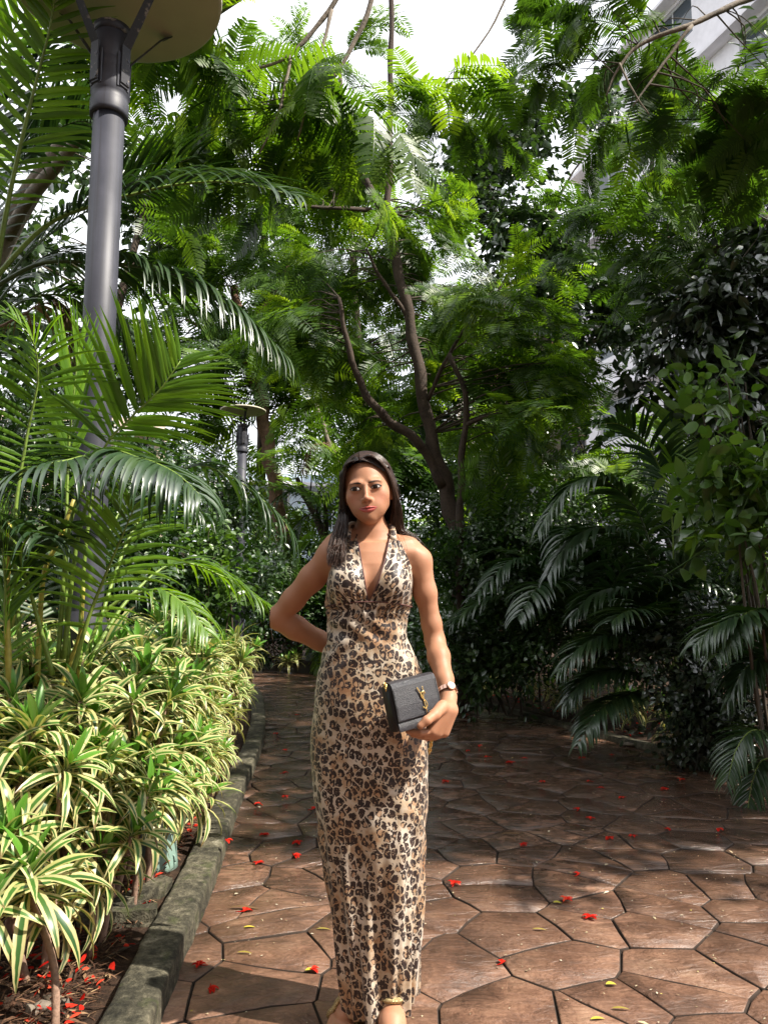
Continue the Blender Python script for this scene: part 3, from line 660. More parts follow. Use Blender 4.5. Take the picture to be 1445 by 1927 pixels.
tree('slim_tree', 'slim dark tree with a kinked stem just beside the forked tree', 'tree',
    PX([(868, 1345, 8.2, .05), (866, 1050, 8.2, .05), (868, 880, 8.2, .045), (878, 760, 8.2, .04), (868, 720, 8.2, .035), (845, 665, 8.2, .025)]),
    [PX([(874, 800, 8.2, .028), (930, 780, 8.1, .02), (1010, 770, 8.0, .012)])], BL([(930, 640, 7.9, 60, .5, 60, 8), (980, 800, 7.9, 80, .5, 50, 9)]), 'feather', 1.1)
# --- overhead tree, from the left, trunk hidden behind the palms
lb = [PX([(735, -160, 4.9, .035), (700, 0, 4.9, .022), (650, 110, 4.9, .016), (590, 195, 4.9, .008)]), PX([(690, -120, 4.6, .03), (632, 0, 4.6, .02), (550, 100, 4.6, .015), (480, 130, 4.6, .010), (420, 150, 4.6, .006)]),
      PX([(625, 20, 4.6, .014), (590, 150, 4.5, .010), (560, 265, 4.5, .005)]), PX([(548, 105, 4.6, .012), (525, 210, 4.5, .009), (488, 290, 4.5, .005)])]
tree('overhead_tree', 'tall feathery tree whose thin bare limbs hang into the sky above the lamp', 'tree',
    [((-4.6, 7.2, 0), .17), ((-4.4, 7.1, 2.5), .14), ((-3.6, 6.7, 4.6), .11), ((-2.2, 6.0, 5.8), .08), (px(690, -180, 4.9), .04)],
    [[((-3.6, 6.7, 4.6), .06), ((-2.4, 5.6, 5.0), .045), (px(520, -120, 4.9), .028)]] + lb,
    BL([(340, 60, 4.8, 80, .5, 80, 8), (440, 160, 4.7, 80, .5, 80, 10), (560, 50, 4.8, 90, .5, 70, 10), (580, 210, 4.8, 90, .5, 70, 8), (420, 270, 5.0, 90, .4, 50, 5), (690, 230, 5.0, 70, .4, 40, 3), (640, -60, 4.7, 120, .6, 60, 4),
        (300, 170, 5.6, 70, .5, 70, 5)]), 'feather_fine', .95, 'bark_grey', twig_r=.004)
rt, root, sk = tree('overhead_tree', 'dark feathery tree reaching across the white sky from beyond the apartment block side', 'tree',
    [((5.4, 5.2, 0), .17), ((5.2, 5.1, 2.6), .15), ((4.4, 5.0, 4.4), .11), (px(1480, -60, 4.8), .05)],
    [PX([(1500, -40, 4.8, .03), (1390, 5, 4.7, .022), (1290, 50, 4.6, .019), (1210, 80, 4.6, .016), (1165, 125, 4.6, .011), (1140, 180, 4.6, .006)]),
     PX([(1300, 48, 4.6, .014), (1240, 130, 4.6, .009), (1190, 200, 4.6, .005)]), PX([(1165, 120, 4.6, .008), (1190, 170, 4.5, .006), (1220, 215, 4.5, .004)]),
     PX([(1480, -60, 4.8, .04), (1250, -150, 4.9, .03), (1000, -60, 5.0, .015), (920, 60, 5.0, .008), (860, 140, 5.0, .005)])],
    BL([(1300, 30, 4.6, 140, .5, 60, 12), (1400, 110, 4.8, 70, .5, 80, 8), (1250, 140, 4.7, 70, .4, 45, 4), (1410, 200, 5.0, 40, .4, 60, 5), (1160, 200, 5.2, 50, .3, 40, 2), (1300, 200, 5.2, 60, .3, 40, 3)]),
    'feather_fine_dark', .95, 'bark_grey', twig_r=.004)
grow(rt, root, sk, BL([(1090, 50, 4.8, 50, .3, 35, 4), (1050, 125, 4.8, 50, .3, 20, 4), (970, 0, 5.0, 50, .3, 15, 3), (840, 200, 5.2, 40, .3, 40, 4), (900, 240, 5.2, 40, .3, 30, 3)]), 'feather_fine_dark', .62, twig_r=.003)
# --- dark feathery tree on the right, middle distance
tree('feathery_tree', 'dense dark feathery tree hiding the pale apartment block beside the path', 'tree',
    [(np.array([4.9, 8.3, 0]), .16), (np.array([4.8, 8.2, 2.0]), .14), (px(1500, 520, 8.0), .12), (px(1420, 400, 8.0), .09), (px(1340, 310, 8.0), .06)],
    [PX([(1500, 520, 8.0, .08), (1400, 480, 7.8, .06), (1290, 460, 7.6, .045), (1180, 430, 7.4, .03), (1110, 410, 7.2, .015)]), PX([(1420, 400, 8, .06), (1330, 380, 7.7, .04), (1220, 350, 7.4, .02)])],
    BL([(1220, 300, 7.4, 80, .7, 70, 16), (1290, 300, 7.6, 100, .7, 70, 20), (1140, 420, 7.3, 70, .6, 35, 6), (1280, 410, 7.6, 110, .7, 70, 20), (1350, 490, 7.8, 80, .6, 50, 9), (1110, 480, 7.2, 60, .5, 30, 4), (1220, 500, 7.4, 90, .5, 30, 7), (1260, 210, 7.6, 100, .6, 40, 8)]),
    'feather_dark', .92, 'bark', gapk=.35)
# --- round leaved tree
tree('round_leaved_tree', 'sparse tree with round grey green leaves in front of the cream apartment block', 'tree',
    PX([(1040, 1180, 13.5, .20), (1032, 800, 13.5, .18), (1026, 650, 13.5, .17), (1015, 590, 13.5, .15), (985, 520, 13.5, .11), (945, 440, 13.5, .085), (915, 350, 13.5, .07), (893, 280, 13.5, .04)]),
    [PX([(1015, 590, 13.5, .10), (1030, 480, 13.5, .07), (1045, 380, 13.5, .05)]), PX([(1024, 640, 13.5, .10), (1090, 560, 13.3, .07), (1150, 480, 13.2, .04)]), PX([(1030, 700, 13.5, .07), (1120, 640, 13.3, .05), (1190, 600, 13.2, .03)]), PX([(900, 310, 13.5, .04), (960, 220, 13.5, .025), (985, 180, 13.5, .015)])],
    BL([(880, 300, 13.4, 60, .7, 70, 13), (960, 270, 13.4, 70, .7, 80, 18), (985, 200, 13.4, 40, .6, 40, 6), (850, 390, 13.4, 60, .6, 50, 9), (940, 420, 13.3, 90, .7, 60, 18), (1040, 440, 13.3, 80, .7, 60, 16), (1010, 540, 13.2, 90, .7, 50, 17), (1110, 560, 13.2, 90, .7, 70, 22), (1180, 600, 13.2, 70, .6, 60, 14), (1080, 640, 13.2, 80, .6, 40, 10), (1130, 200, 13.6, 60, .6, 60, 8)]),
    'ovate', 1.5, 'bark_grey', twig_r=.01, sun_gap=False)
# --- hanging dark leaved tree on the right
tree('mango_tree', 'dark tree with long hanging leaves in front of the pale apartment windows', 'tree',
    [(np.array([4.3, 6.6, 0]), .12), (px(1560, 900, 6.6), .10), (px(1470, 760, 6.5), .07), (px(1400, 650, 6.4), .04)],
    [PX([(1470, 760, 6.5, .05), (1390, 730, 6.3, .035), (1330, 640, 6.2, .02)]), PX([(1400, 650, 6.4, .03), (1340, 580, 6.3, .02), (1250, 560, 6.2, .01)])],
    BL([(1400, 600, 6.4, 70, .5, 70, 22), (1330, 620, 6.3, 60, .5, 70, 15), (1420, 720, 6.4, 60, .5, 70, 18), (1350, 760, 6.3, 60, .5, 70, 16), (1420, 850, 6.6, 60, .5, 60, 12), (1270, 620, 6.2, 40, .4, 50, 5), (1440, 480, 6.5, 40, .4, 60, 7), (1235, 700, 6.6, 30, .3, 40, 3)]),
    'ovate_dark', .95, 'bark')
# --- left background trees
tree('leaning_tree', 'reddish trunked leaning tree beside the small lamp post', 'tree',
    PX([(548, 1245, 14.2, .19), (535, 1050, 14.2, .165), (515, 900, 14.2, .145), (503, 840, 14.2, .14), (493, 760, 14.2, .135), (475, 690, 14.2, .12), (462, 630, 14.2, .11), (440, 540, 14.2, .08)]),
    [PX([(480, 700, 14.2, .07), (420, 640, 14.1, .05), (350, 600, 14, .03)]), PX([(462, 630, 14.2, .07), (520, 540, 14, .05), (560, 470, 14, .03)])],
    BL([(400, 640, 14, 90, .8, 60, 10), (330, 680, 14, 70, .8, 60, 6), (540, 660, 14, 60, .7, 70, 9), (480, 520, 14, 110, .9, 90, 16), (360, 520, 14.2, 90, .9, 80, 9), (560, 470, 14, 80, .8, 60, 8), (400, 760, 14.2, 60, .7, 40, 6)]), 'feather_dark', 1.8, 'bark_red', sun_gap=False)
tree('thin_palm_stem', 'thin ringed grey stem leaning away above the dried palm fronds', 'tree',
    PX([(690, 1250, 13.4, .07), (655, 960, 13.4, .065), (640, 890, 13.4, .065), (618, 830, 13.4, .06), (603, 785, 13.4, .05), (596, 760, 13.4, .03)]), [], [], 'feather', 1, 'bark_grey')
o_lg, _, _ = tree('sawn_trunk', 'pale sawn off tree trunk leaning out of the undergrowth', 'tree stump',
    PX([(1010, 1050, 9.6, .10), (965, 960, 9.4, .095), (935, 915, 9.3, .09), (903, 872, 9.2, .085)]), [], [], 'bush', 1, 'bark_grey')
# --- far wood: one mass of crowns beyond everything that can be told apart
far_b = []
for u, v, d, n in ((520, 760, 15, 10), (640, 900, 14, 10), (560, 900, 15, 5), (700, 800, 15, 12), (820, 900, 15, 12), (940, 820, 15, 12), (1000, 950, 15, 10), (1100, 850, 15, 10), (1200, 900, 14, 9), (900, 720, 16, 9), (760, 620, 17, 9), (600, 650, 17, 9),
                   (1300, 950, 13, 8), (1400, 1000, 12, 6), (420, 450, 16, 10), (300, 430, 15, 10), (200, 650, 13, 8), (60, 700, 12, 8), (-60, 600, 12, 8), (60, 450, 12, 8), (100, 250, 13, 8), (560, 300, 16, 8), (640, 130, 17, 7), (500, 150, 17, 7), (20, 900, 11, 8), (280, 900, 12, 7), (350, 1050, 12, 8), (650, 1080, 13.5, 9), (500, 1130, 14, 8), (780, 1080, 13, 8), (920, 1080, 13, 9), (1080, 1080, 12, 8), (700, 480, 17, 7), (300, 300, 14, 8), (800, 760, 14, 9), (1040, 800, 14.5, 8)):
    far_b.append((px(u, v, d), (95 * d / F, .9, 85 * d / F), n))
def far_tree(k, u, d, blobs, lib, sc_, label):
    p_ = px(u, 1100, d); p_[2] = 0; tp = np.mean([b[0] for b in blobs], axis=0); top_ = max(blobs, key=lambda b: b[0][2])[0]
    tree('background_tree', label, 'tree', [(p_, .14), ((p_ + tp) / 2 * np.array([1, 1, .6]) + np.array([0, 0, .5]), .11), (top_, .05)], [], blobs, lib, sc_, 'bark', 'trees of the background', twig_r=.008, sun_gap=False)
far_names = ['bushy tree in the gap under the forked tree', 'soft green tree filling the view behind the sawn trunk', 'small tree beyond the dried palm fronds', 'pale green tree glimpsed beyond the slim dark tree',
             'shadowy tree beyond the tall lamp post', 'high leafy tree behind the upper palm fronds', 'dim tree behind the striped bed', 'leafy tree beyond the dark arching palm', 'tall crown behind the forked tree top', 'mid green crown by the leaning reddish trunk']
grp = {}
for b in far_b:
    grp.setdefault((int((b[0][0] + 20) // 2.6), int(b[0][2] > 4.2)), []).append(b)
for k, (key, bs) in enumerate(sorted(grp.items())):
    u0 = 722 + np.mean([b[0][0] / b[0][1] for b in bs]) * F; d0 = np.mean([b[0][1] for b in bs]); hi = key[1]
    where = 'tall leafy' if hi else 'low bushy'
    side = ('far behind the big palm fronds' if u0 < 120 else 'behind the tall lamp post' if u0 < 330 else 'beyond the small lamp post' if u0 < 470 else 'beyond the leaning reddish trunk' if u0 < 600 else
            'directly behind the woman' if u0 < 760 else 'beyond the forked tree' if u0 < 900 else 'beyond the sawn trunk' if u0 < 1050 else 'behind the arching dark palm' if u0 < 1220 else 'below the pale apartment block')
    far_tree(k, u0, d0, bs, ['feather', 'bush_light', 'bush', 'feather_dark'][k % 4] if not hi else ['feather', 'ovate', 'feather_dark'][k % 3], 2.0 if hi else 1.9,
             f'{where} background tree {side}, number {k}' if False else f'{where} {["green", "pale green", "shadowy", "dull green"][k % 4]} background tree {side}')

# --- off to the right of the frame: the garden's tall shade trees
for x, y, n, z, lab in ((5.6, 3.2, 46, 5.6, 'broad shade tree standing outside the view beside the open paving'), (7.8, 6.0, 60, 7.0, 'tall shade tree outside the view beyond the palms'), (6.3, 8.6, 50, 6.6, 'shade tree outside the view in front of the apartment block')):
    tree('shade_tree', lab, 'tree', [((x, y, 0), .2), ((x + .1, y, 2.5), .17), ((x - .3, y + .2, z), .08)], [[((x, y, 2.4), .1), ((x - 1.2, y + .3, z - 1.2), .05)], [((x, y, 2.8), .1), ((x + .4, y + 1.3, z - 1), .05)]],
         [((x - .8, y + .2, z), (1.7, 1.7, 1.2), n), ((x + .3, y + .6, z + 1.2), (1.6, 1.6, 1.0), n)], 'ovate', 1.9, 'bark_grey', 'shade trees outside the view', twig_r=.012)

for x, y, h_, lab in ((-5.2, 4.6, 3.4, 'leafy tree closing the garden behind the tall dark palm'), (-6.3, 1.6, 3.0, 'leafy tree outside the view on the lamp post side')):
    tree('garden_tree', lab, 'tree', [((x, y, 0), .12), ((x + .1, y, 1.6), .10), ((x, y + .1, h_), .05)], [[((x, y, 1.4), .06), ((x + .5, y - .6, 2.2), .03)]],
         [((x, y, h_), (1.0, 1.3, .9), 26), ((x - .2, y + .2, h_ - 1.5), (1.0, 1.4, .9), 26), ((x + .2, y - .3, .8), (.8, 1.2, .6), 16)], 'bush', 1.8, 'bark', 'trees at the garden side', twig_r=.01)
# ------------------------------------------------------------------ shrubs and hedges
def shrub(name, label, base, blobs, lib, scale=1.0, nst=7, group=None, sun_gap=True, bark='twig', cat='shrub'):
    base = np.array(base, float); rt = thing(name, label, cat, base, group); sk = []; b = Buf()
    for c, rad, n in blobs[:]:
        for _ in range(max(2, nst // len(blobs))):
            tip = np.asarray(c) + np.asarray(rad) * rand_dirs(1)[0] * .6; s0 = base + np.array([*rng.normal(0, .12, 2), 0]); s0[0] += (c[0] - base[0]) * .5
            P_ = spline([s0, s0 + (tip - s0) * .5 + np.array([*rng.normal(0, .05, 2), .12]), tip], 9); sk.append(P_)
            V_, Q_, T_ = tube(P_, np.linspace(.014, .005, 9), 5, False); b.add(V_, Q_)
    obj('stems', b.mesh('stems', M[bark], off=base), rt, kind='stuff'); grow(rt, base, sk, blobs, lib, scale, sun_gap, .004)
    return rt
def G(u, v, d): p_ = px(u, v, d); p_[2] = .03; return p_
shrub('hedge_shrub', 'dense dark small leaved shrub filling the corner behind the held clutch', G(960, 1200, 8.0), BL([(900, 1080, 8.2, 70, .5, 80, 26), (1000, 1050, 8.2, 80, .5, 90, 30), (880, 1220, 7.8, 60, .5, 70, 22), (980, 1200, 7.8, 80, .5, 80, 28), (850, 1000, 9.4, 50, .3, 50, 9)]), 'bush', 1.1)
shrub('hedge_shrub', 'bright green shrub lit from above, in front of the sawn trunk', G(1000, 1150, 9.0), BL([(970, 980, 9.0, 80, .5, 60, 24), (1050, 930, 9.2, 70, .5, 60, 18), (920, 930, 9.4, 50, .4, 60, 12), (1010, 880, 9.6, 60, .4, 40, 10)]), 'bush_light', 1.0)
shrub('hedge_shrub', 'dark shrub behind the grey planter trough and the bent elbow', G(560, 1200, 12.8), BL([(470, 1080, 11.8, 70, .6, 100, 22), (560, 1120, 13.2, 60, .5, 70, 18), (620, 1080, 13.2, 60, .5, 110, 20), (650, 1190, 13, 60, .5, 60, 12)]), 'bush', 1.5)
shrub('broad_leaf_plant', 'small plant of broad soft leaves at the foot of the small lamp post', G(420, 1150, 7.4), BL([(405, 1040, 7.4, 30, .25, 45, 8), (430, 1120, 7.4, 30, .2, 40, 5)]), 'ovate_light', .75, 5)
shrub('bright_shrub', 'fresh light green shrub with pointed leaves overhanging the bed edge under the dark tree', (2.75, 4.75, .03), BL([(1410, 925, 4.9, 45, .3, 40, 9), (1350, 905, 5.0, 40, .3, 25, 4), (1435, 990, 4.8, 40, .3, 50, 7), (1390, 1010, 5.0, 40, .3, 40, 4)]), 'ovate_light', 1.0, 9)
shrub('bright_shrub', 'leggy shrub of larger half shaded leaves reaching up in front of the hanging leaves', (2.9, 5.2, .03), BL([(1410, 720, 5.2, 40, .3, 40, 2), (1340, 745, 5.2, 40, .3, 20, 2), (1440, 810, 5.2, 30, .3, 40, 2)]), 'ovate_light', 1.0, 9)
shrub('low_shrub', 'dark drooping small leaved shrub spilling over the far path edge between the palms', (2.55, 5.75, .03), BL([(1320, 1270, 5.6, 50, .3, 60, 17), (1350, 1350, 5.5, 50, .3, 50, 15), (1310, 1180, 5.8, 50, .3, 50, 12), (1400, 1250, 5.7, 40, .3, 60, 10)]), 'pinnate_low', .95, 9)
shrub('low_shrub', 'shadowy leafy shrub behind the arching palm fronds', (2.3, 8.2, .03), BL([(1150, 1050, 8.2, 90, .5, 80, 22), (1230, 1150, 7.8, 80, .5, 80, 20), (1120, 1200, 8.0, 70, .4, 70, 16), (1290, 1000, 7.8, 70, .4, 80, 14), (1400, 1120, 7.0, 70, .4, 90, 16)]), 'bush', 1.15)
shrub('low_shrub', 'dark undergrowth shrub behind the striped bed and the tall lamp post', (-3.4, 6.8, .03), BL([(60, 1080, 6.2, 90, .5, 90, 18), (250, 1080, 7.2, 90, .5, 90, 20), (340, 1130, 7.6, 70, .5, 70, 14), (150, 950, 7.0, 100, .5, 90, 18), (20, 850, 6.5, 70, .5, 90, 14), (290, 960, 8.0, 80, .5, 80, 14), (410, 960, 9.5, 50, .5, 70, 9)]), 'bush', 1.3)
shrub('low_shrub', 'leafy undergrowth at the far bend of the path past the planter', (-.9, 13.6, .03), BL([(700, 1150, 13.2, 60, .5, 70, 10), (780, 1180, 12, 60, .5, 70, 14), (830, 1230, 10.5, 50, .5, 50, 10), (760, 1060, 12.5, 60, .5, 60, 10), (500, 1200, 13.8, 60, .5, 50, 10), (420, 1190, 12.2, 60, .5, 50, 10)]), 'bush', 1.4)
# ------------------------------------------------------------------ palms
def frond_parts(P_, ll, n, v_up=.35, fwd=(.5, 1.3), droop=.5, wd=.016, t0=.12, sides=(1, 1), roll=0.0, tint0=.5, m=6):
    """leaflets along a stalk P_ (spline): returns base, direction, width dir, length, half width, droop arrays"""
    Q3 = spline(P_, 60); T_ = nrm(np.gradient(Q3, axis=0)); out = []
    tt = np.linspace(t0, .995, n)
    for sg, on in ((1, sides[0]), (-1, sides[1])):
        if not on: continue
        ts = np.clip(tt + rng.normal(0, .25 / n, n), t0 * .8, 1); ii_ = np.clip((ts * 59).astype(int), 0, 59)
        C, T2 = Q3[ii_], T_[ii_]; S_ = nrm(np.cross(T2, np.array([0, 0, 1.0]) + T2[:, [1, 0, 2]] * .01)); U_ = nrm(np.cross(S_, T2))
        cr_, sr_ = math.cos(roll), math.sin(roll); S2 = S_ * cr_ + U_ * sr_; U2 = U_ * cr_ - S_ * sr_
        fw = np.interp(ts, [t0, 1], fwd)[:, None]
        D_ = nrm(T2 * fw + sg * S2 + U2 * v_up + rng.normal(0, .05, (n, 3)))
        W_ = nrm(np.cross(D_, U2)) if True else T2
        rel = (ts - t0) / (1 - t0); L_ = ll * np.clip(.45 + 2.6 * rel, 0, 1) * np.clip(1.25 - rel ** 2 * .85, 0, 1) * rng.uniform(.9, 1.08, n)
        out.append((C, D_, W_, L_, wd * np.clip(.55 + 1.2 * rel, 0, 1) * np.clip(1.15 - rel * .5, 0, 1), droop * rng.uniform(.75, 1.3, n)))
    return Q3, [np.concatenate(x) for x in zip(*out)]
def frond(rt, root, P_, ll, n, mat='palm', stalk='rachis', r0=.010, separate=False, label=None, m=6, sun=None, **kw):
    P_ = [np.asarray(p_, float) for p_ in P_]
    Q3, (B_, D_, W_, L_, wd_, dr_) = frond_parts(P_, ll, n, **kw)
    o_c = Q3[0]
    V_, Q_, T_ = tube(Q3[::2], np.linspace(r0, r0 * .2, 30), 6)
    if separate:
        fo = obj('frond', mesh('frond', V_ - o_c, [Q_, T_], M[stalk]), rt, o_c - root, label=label)
        for k in range(len(B_)):
            s_ = slice(k, k + 1); v_, q_, at = strips(np.zeros((1, 3)), D_[s_], W_[s_], L_[s_], wd_[s_], dr_[s_], m, 'palm', .38)
            obj('leaflet', mesh('leaflet', v_, [q_], M[mat], at), fo, B_[k] - o_c)
    else:
        b = Buf(); v_, q_, at = strips(B_, D_, W_, L_, wd_, dr_, m, 'palm', .38); b.add(v_, q_, **at)
        me = mesh('frond', np.vstack([V_, b.verts()]) - o_c, [np.vstack([Q_, np.concatenate(b.Q) + len(V_)]), T_], None,
                  {k: np.concatenate([np.zeros(len(V_)), np.concatenate(a)]) for k, a in b.A.items()}, True, [M[stalk], M[mat]],
                  np.concatenate([np.zeros(len(Q_)), np.ones(len(q_)), np.zeros(len(T_))]))
        fo = obj('frond', me, rt, o_c - root, label=label)
    return fo
def FP(L_, d=None): return [px(*(p_ if len(p_) == 3 else (*p_, d))) for p_ in L_]
def palm(name, label, base, fronds, canes=(), group=None, cane_mat='cane', cat='palm'):
    base = np.array(base, float); rt = thing(name, label, cat, base, group)
    for P_, r_ in canes:
        Q3 = spline(P_, 16); rr = np.linspace(r_, r_ * .7, 16) * (1 + .12 * (np.arange(16) % 4 == 0)); V_, Q_, T_ = tube(Q3, rr, 9)
        obj('cane', mesh('cane', V_ - base, [Q_, T_], M[cane_mat]), rt)
    for a in fronds: frond(rt, base, *a[0], **a[1])
    return rt
def f(P_, ll, n, mat='palm', stalk='rachis', **kw): return ((P_, ll, n, mat, stalk), kw)
# areca clump beside the lamp post
palm('areca_palm', 'sunlit bushy yellow green palm growing in front of the tall lamp post', (-1.33, 2.95, .02), [
    f(FP([(150, 1260, 2.95), (160, 1050, 2.95), (190, 860, 2.95), (245, 788, 2.93), (300, 735, 2.9), (345, 672, 2.88)]), .46, 32, t0=.56, fwd=(.35, 1.2), v_up=.35, droop=.28, wd=.0145, separate=True, roll=.5),
    f(FP([(120, 1240, 2.85), (150, 1000, 2.85), (205, 862, 2.8), (262, 862, 2.62), (330, 890, 2.48), (385, 940, 2.4)]), .34, 30, 'palm_dark', t0=.52, v_up=.1, droop=1.0, wd=.016, separate=True),
    f(FP([(135, 1275, 2.8), (165, 1170, 2.78), (200, 1080, 2.76), (232, 1005, 2.74), (258, 945, 2.72)]), .38, 26, t0=.28, fwd=(.15, 1.0), v_up=.15, droop=.45, wd=.010, separate=True, roll=.35),
    f(FP([(40, 1240, 2.8), (28, 1000, 2.8), (50, 830, 2.8), (72, 715, 2.75), (62, 640, 2.7), (20, 592, 2.65)]), .34, 36, t0=.45, fwd=(.2, .9), v_up=.2, droop=.45, wd=.009, separate=True, roll=.5),
    f(FP([(110, 1240, 2.85), (130, 1000, 2.85), (170, 870, 2.8), (120, 868, 2.65), (50, 885, 2.55), (-30, 925, 2.5)]), .32, 30, 'palm_dark', t0=.5, v_up=.1, droop=.9, wd=.013),
    f(FP([(15, 1330, 2.7), (12, 1200, 2.7), (10, 1080, 2.68), (-5, 940, 2.65)]), .30, 28, t0=.2, fwd=(.6, 1.1), v_up=.2, droop=.15, wd=.010, roll=.5),
    f(FP([(130, 1250, 2.9), (125, 1050, 2.92), (130, 850, 2.95), (142, 720, 2.95), (150, 650, 2.95)]), .42, 14, t0=.5, fwd=(2.2, 3.2), v_up=.2, droop=.05, wd=.016),
    f(FP([(160, 1260, 3.0), (240, 1130, 3.2), (330, 1060, 3.4), (420, 1085, 3.5), (500, 1135, 3.5)]), .30, 28, t0=.4, fwd=(.6, 1.2), v_up=.2, droop=.7, wd=.012),
    f(FP([(150, 1270, 3.0), (200, 1150, 3.05), (290, 1110, 3.05), (350, 1140, 3.0), (390, 1190, 2.95)]), .26, 20, t0=.5, v_up=.15, droop=.8, wd=.013),
    f(FP([(100, 1270, 2.75), (60, 1120, 2.7), (40, 1040, 2.65), (70, 1000, 2.6), (80, 1010, 2.55)]), .32, 22, 'palm_dark', t0=.4, v_up=.2, droop=.8, wd=.012),
    f(FP([(160, 1260, 3.05), (250, 1000, 3.5), (350, 880, 3.9), (440, 900, 4.0), (530, 975, 4.0), (550, 1020, 4.0)]), .42, 30, 'palm_dark', t0=.5, v_up=.1, droop=.95, wd=.012),
    f(FP([(120, 1260, 3.05), (60, 1130, 3.2), (10, 1010, 3.3), (-40, 960, 3.3)]), .4, 24, 'palm_dark', t0=.3, v_up=.2, droop=.7, wd=.013),
    f(FP([(150, 1260, 3.1), (180, 1080, 3.4), (230, 960, 3.6), (310, 930, 3.7), (390, 970, 3.7)]), .40, 28, 'palm_dark', t0=.4, v_up=.15, droop=.8, wd=.012),
], canes=[([px(70, 1290, 2.9), px(82, 1090, 2.9), px(110, 1020, 2.9), px(140, 940, 2.9)], .011), ([px(112, 1300, 2.9), px(135, 1240, 2.9), px(160, 1170, 2.88)], .010), ([px(20, 1330, 2.7), px(14, 1150, 2.7), px(18, 980, 2.7)], .012), ([px(185, 1290, 2.95), px(150, 1270, 2.95), px(158, 1100, 2.95)], .010)])
# tall dark palm with its fronds behind the lamp post
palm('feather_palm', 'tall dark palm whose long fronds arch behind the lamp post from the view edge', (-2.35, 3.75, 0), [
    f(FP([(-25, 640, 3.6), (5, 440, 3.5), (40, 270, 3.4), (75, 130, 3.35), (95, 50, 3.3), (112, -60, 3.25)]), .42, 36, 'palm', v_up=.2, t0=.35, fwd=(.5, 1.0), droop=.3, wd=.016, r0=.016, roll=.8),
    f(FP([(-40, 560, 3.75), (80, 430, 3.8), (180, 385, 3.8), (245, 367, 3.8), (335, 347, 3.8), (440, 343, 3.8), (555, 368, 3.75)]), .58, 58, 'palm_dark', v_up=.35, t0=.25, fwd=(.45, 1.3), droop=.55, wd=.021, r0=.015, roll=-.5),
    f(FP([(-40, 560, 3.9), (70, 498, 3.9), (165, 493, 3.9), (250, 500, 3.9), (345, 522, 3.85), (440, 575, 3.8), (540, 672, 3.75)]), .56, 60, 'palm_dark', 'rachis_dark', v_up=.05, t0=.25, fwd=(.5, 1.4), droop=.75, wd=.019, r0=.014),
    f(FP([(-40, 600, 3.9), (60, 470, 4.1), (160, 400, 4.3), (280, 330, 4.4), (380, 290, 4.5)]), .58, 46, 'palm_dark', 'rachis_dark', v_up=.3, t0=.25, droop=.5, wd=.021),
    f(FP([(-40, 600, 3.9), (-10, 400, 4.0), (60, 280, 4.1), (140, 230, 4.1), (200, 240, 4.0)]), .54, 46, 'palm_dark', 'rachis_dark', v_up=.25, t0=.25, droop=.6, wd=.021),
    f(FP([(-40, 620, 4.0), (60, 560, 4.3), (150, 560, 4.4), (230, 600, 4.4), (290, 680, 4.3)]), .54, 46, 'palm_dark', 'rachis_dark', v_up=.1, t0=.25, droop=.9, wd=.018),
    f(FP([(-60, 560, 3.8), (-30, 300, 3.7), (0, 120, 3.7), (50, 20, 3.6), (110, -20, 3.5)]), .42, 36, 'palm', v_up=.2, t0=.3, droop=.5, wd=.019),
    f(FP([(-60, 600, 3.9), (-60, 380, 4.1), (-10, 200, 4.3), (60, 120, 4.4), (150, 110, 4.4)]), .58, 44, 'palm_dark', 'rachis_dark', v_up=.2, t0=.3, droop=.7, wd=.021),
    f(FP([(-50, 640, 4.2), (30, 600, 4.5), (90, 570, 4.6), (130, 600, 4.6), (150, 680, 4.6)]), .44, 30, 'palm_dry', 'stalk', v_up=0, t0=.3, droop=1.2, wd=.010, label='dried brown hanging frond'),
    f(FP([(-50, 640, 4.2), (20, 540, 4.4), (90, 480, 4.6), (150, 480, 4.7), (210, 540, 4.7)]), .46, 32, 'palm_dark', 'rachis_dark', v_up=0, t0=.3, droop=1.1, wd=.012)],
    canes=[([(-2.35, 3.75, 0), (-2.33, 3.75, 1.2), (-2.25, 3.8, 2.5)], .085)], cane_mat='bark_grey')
palm('feather_palm', 'shadowy palm filling the dark gap left of the lamp post, low behind the striped bed', (-3.0, 5.2, 0), [
    f([np.array([-3.0, 5.2, .7]), np.array([-3.0 + .45 * dx, 5.2 + .45 * dy, 1.35 + .3 * k_]), np.array([-3.0 + .95 * dx, 5.2 + .95 * dy, 1.6 + .35 * k_]), np.array([-3.0 + 1.5 * dx, 5.2 + 1.5 * dy, 1.25 + .3 * k_])], .46, 26, 'palm_dark', 'rachis_dark', v_up=.15, t0=.25, droop=.8, wd=.014)
    for dx, dy, k_ in ((1, -.3, 0), (.6, -.8, 1), (-.2, -1, 0), (-.9, -.5, 1), (.9, .5, 1.6), (.3, -.6, 2.4), (-.6, .3, 2), (.75, -.1, 3), (.1, -.95, 3.2), (1.1, -.55, 2.2), (-.4, -.7, 3.0))],
    canes=[([(-3.0, 5.2, 0), (-3.0, 5.2, .8)], .06)], cane_mat='bark_grey')
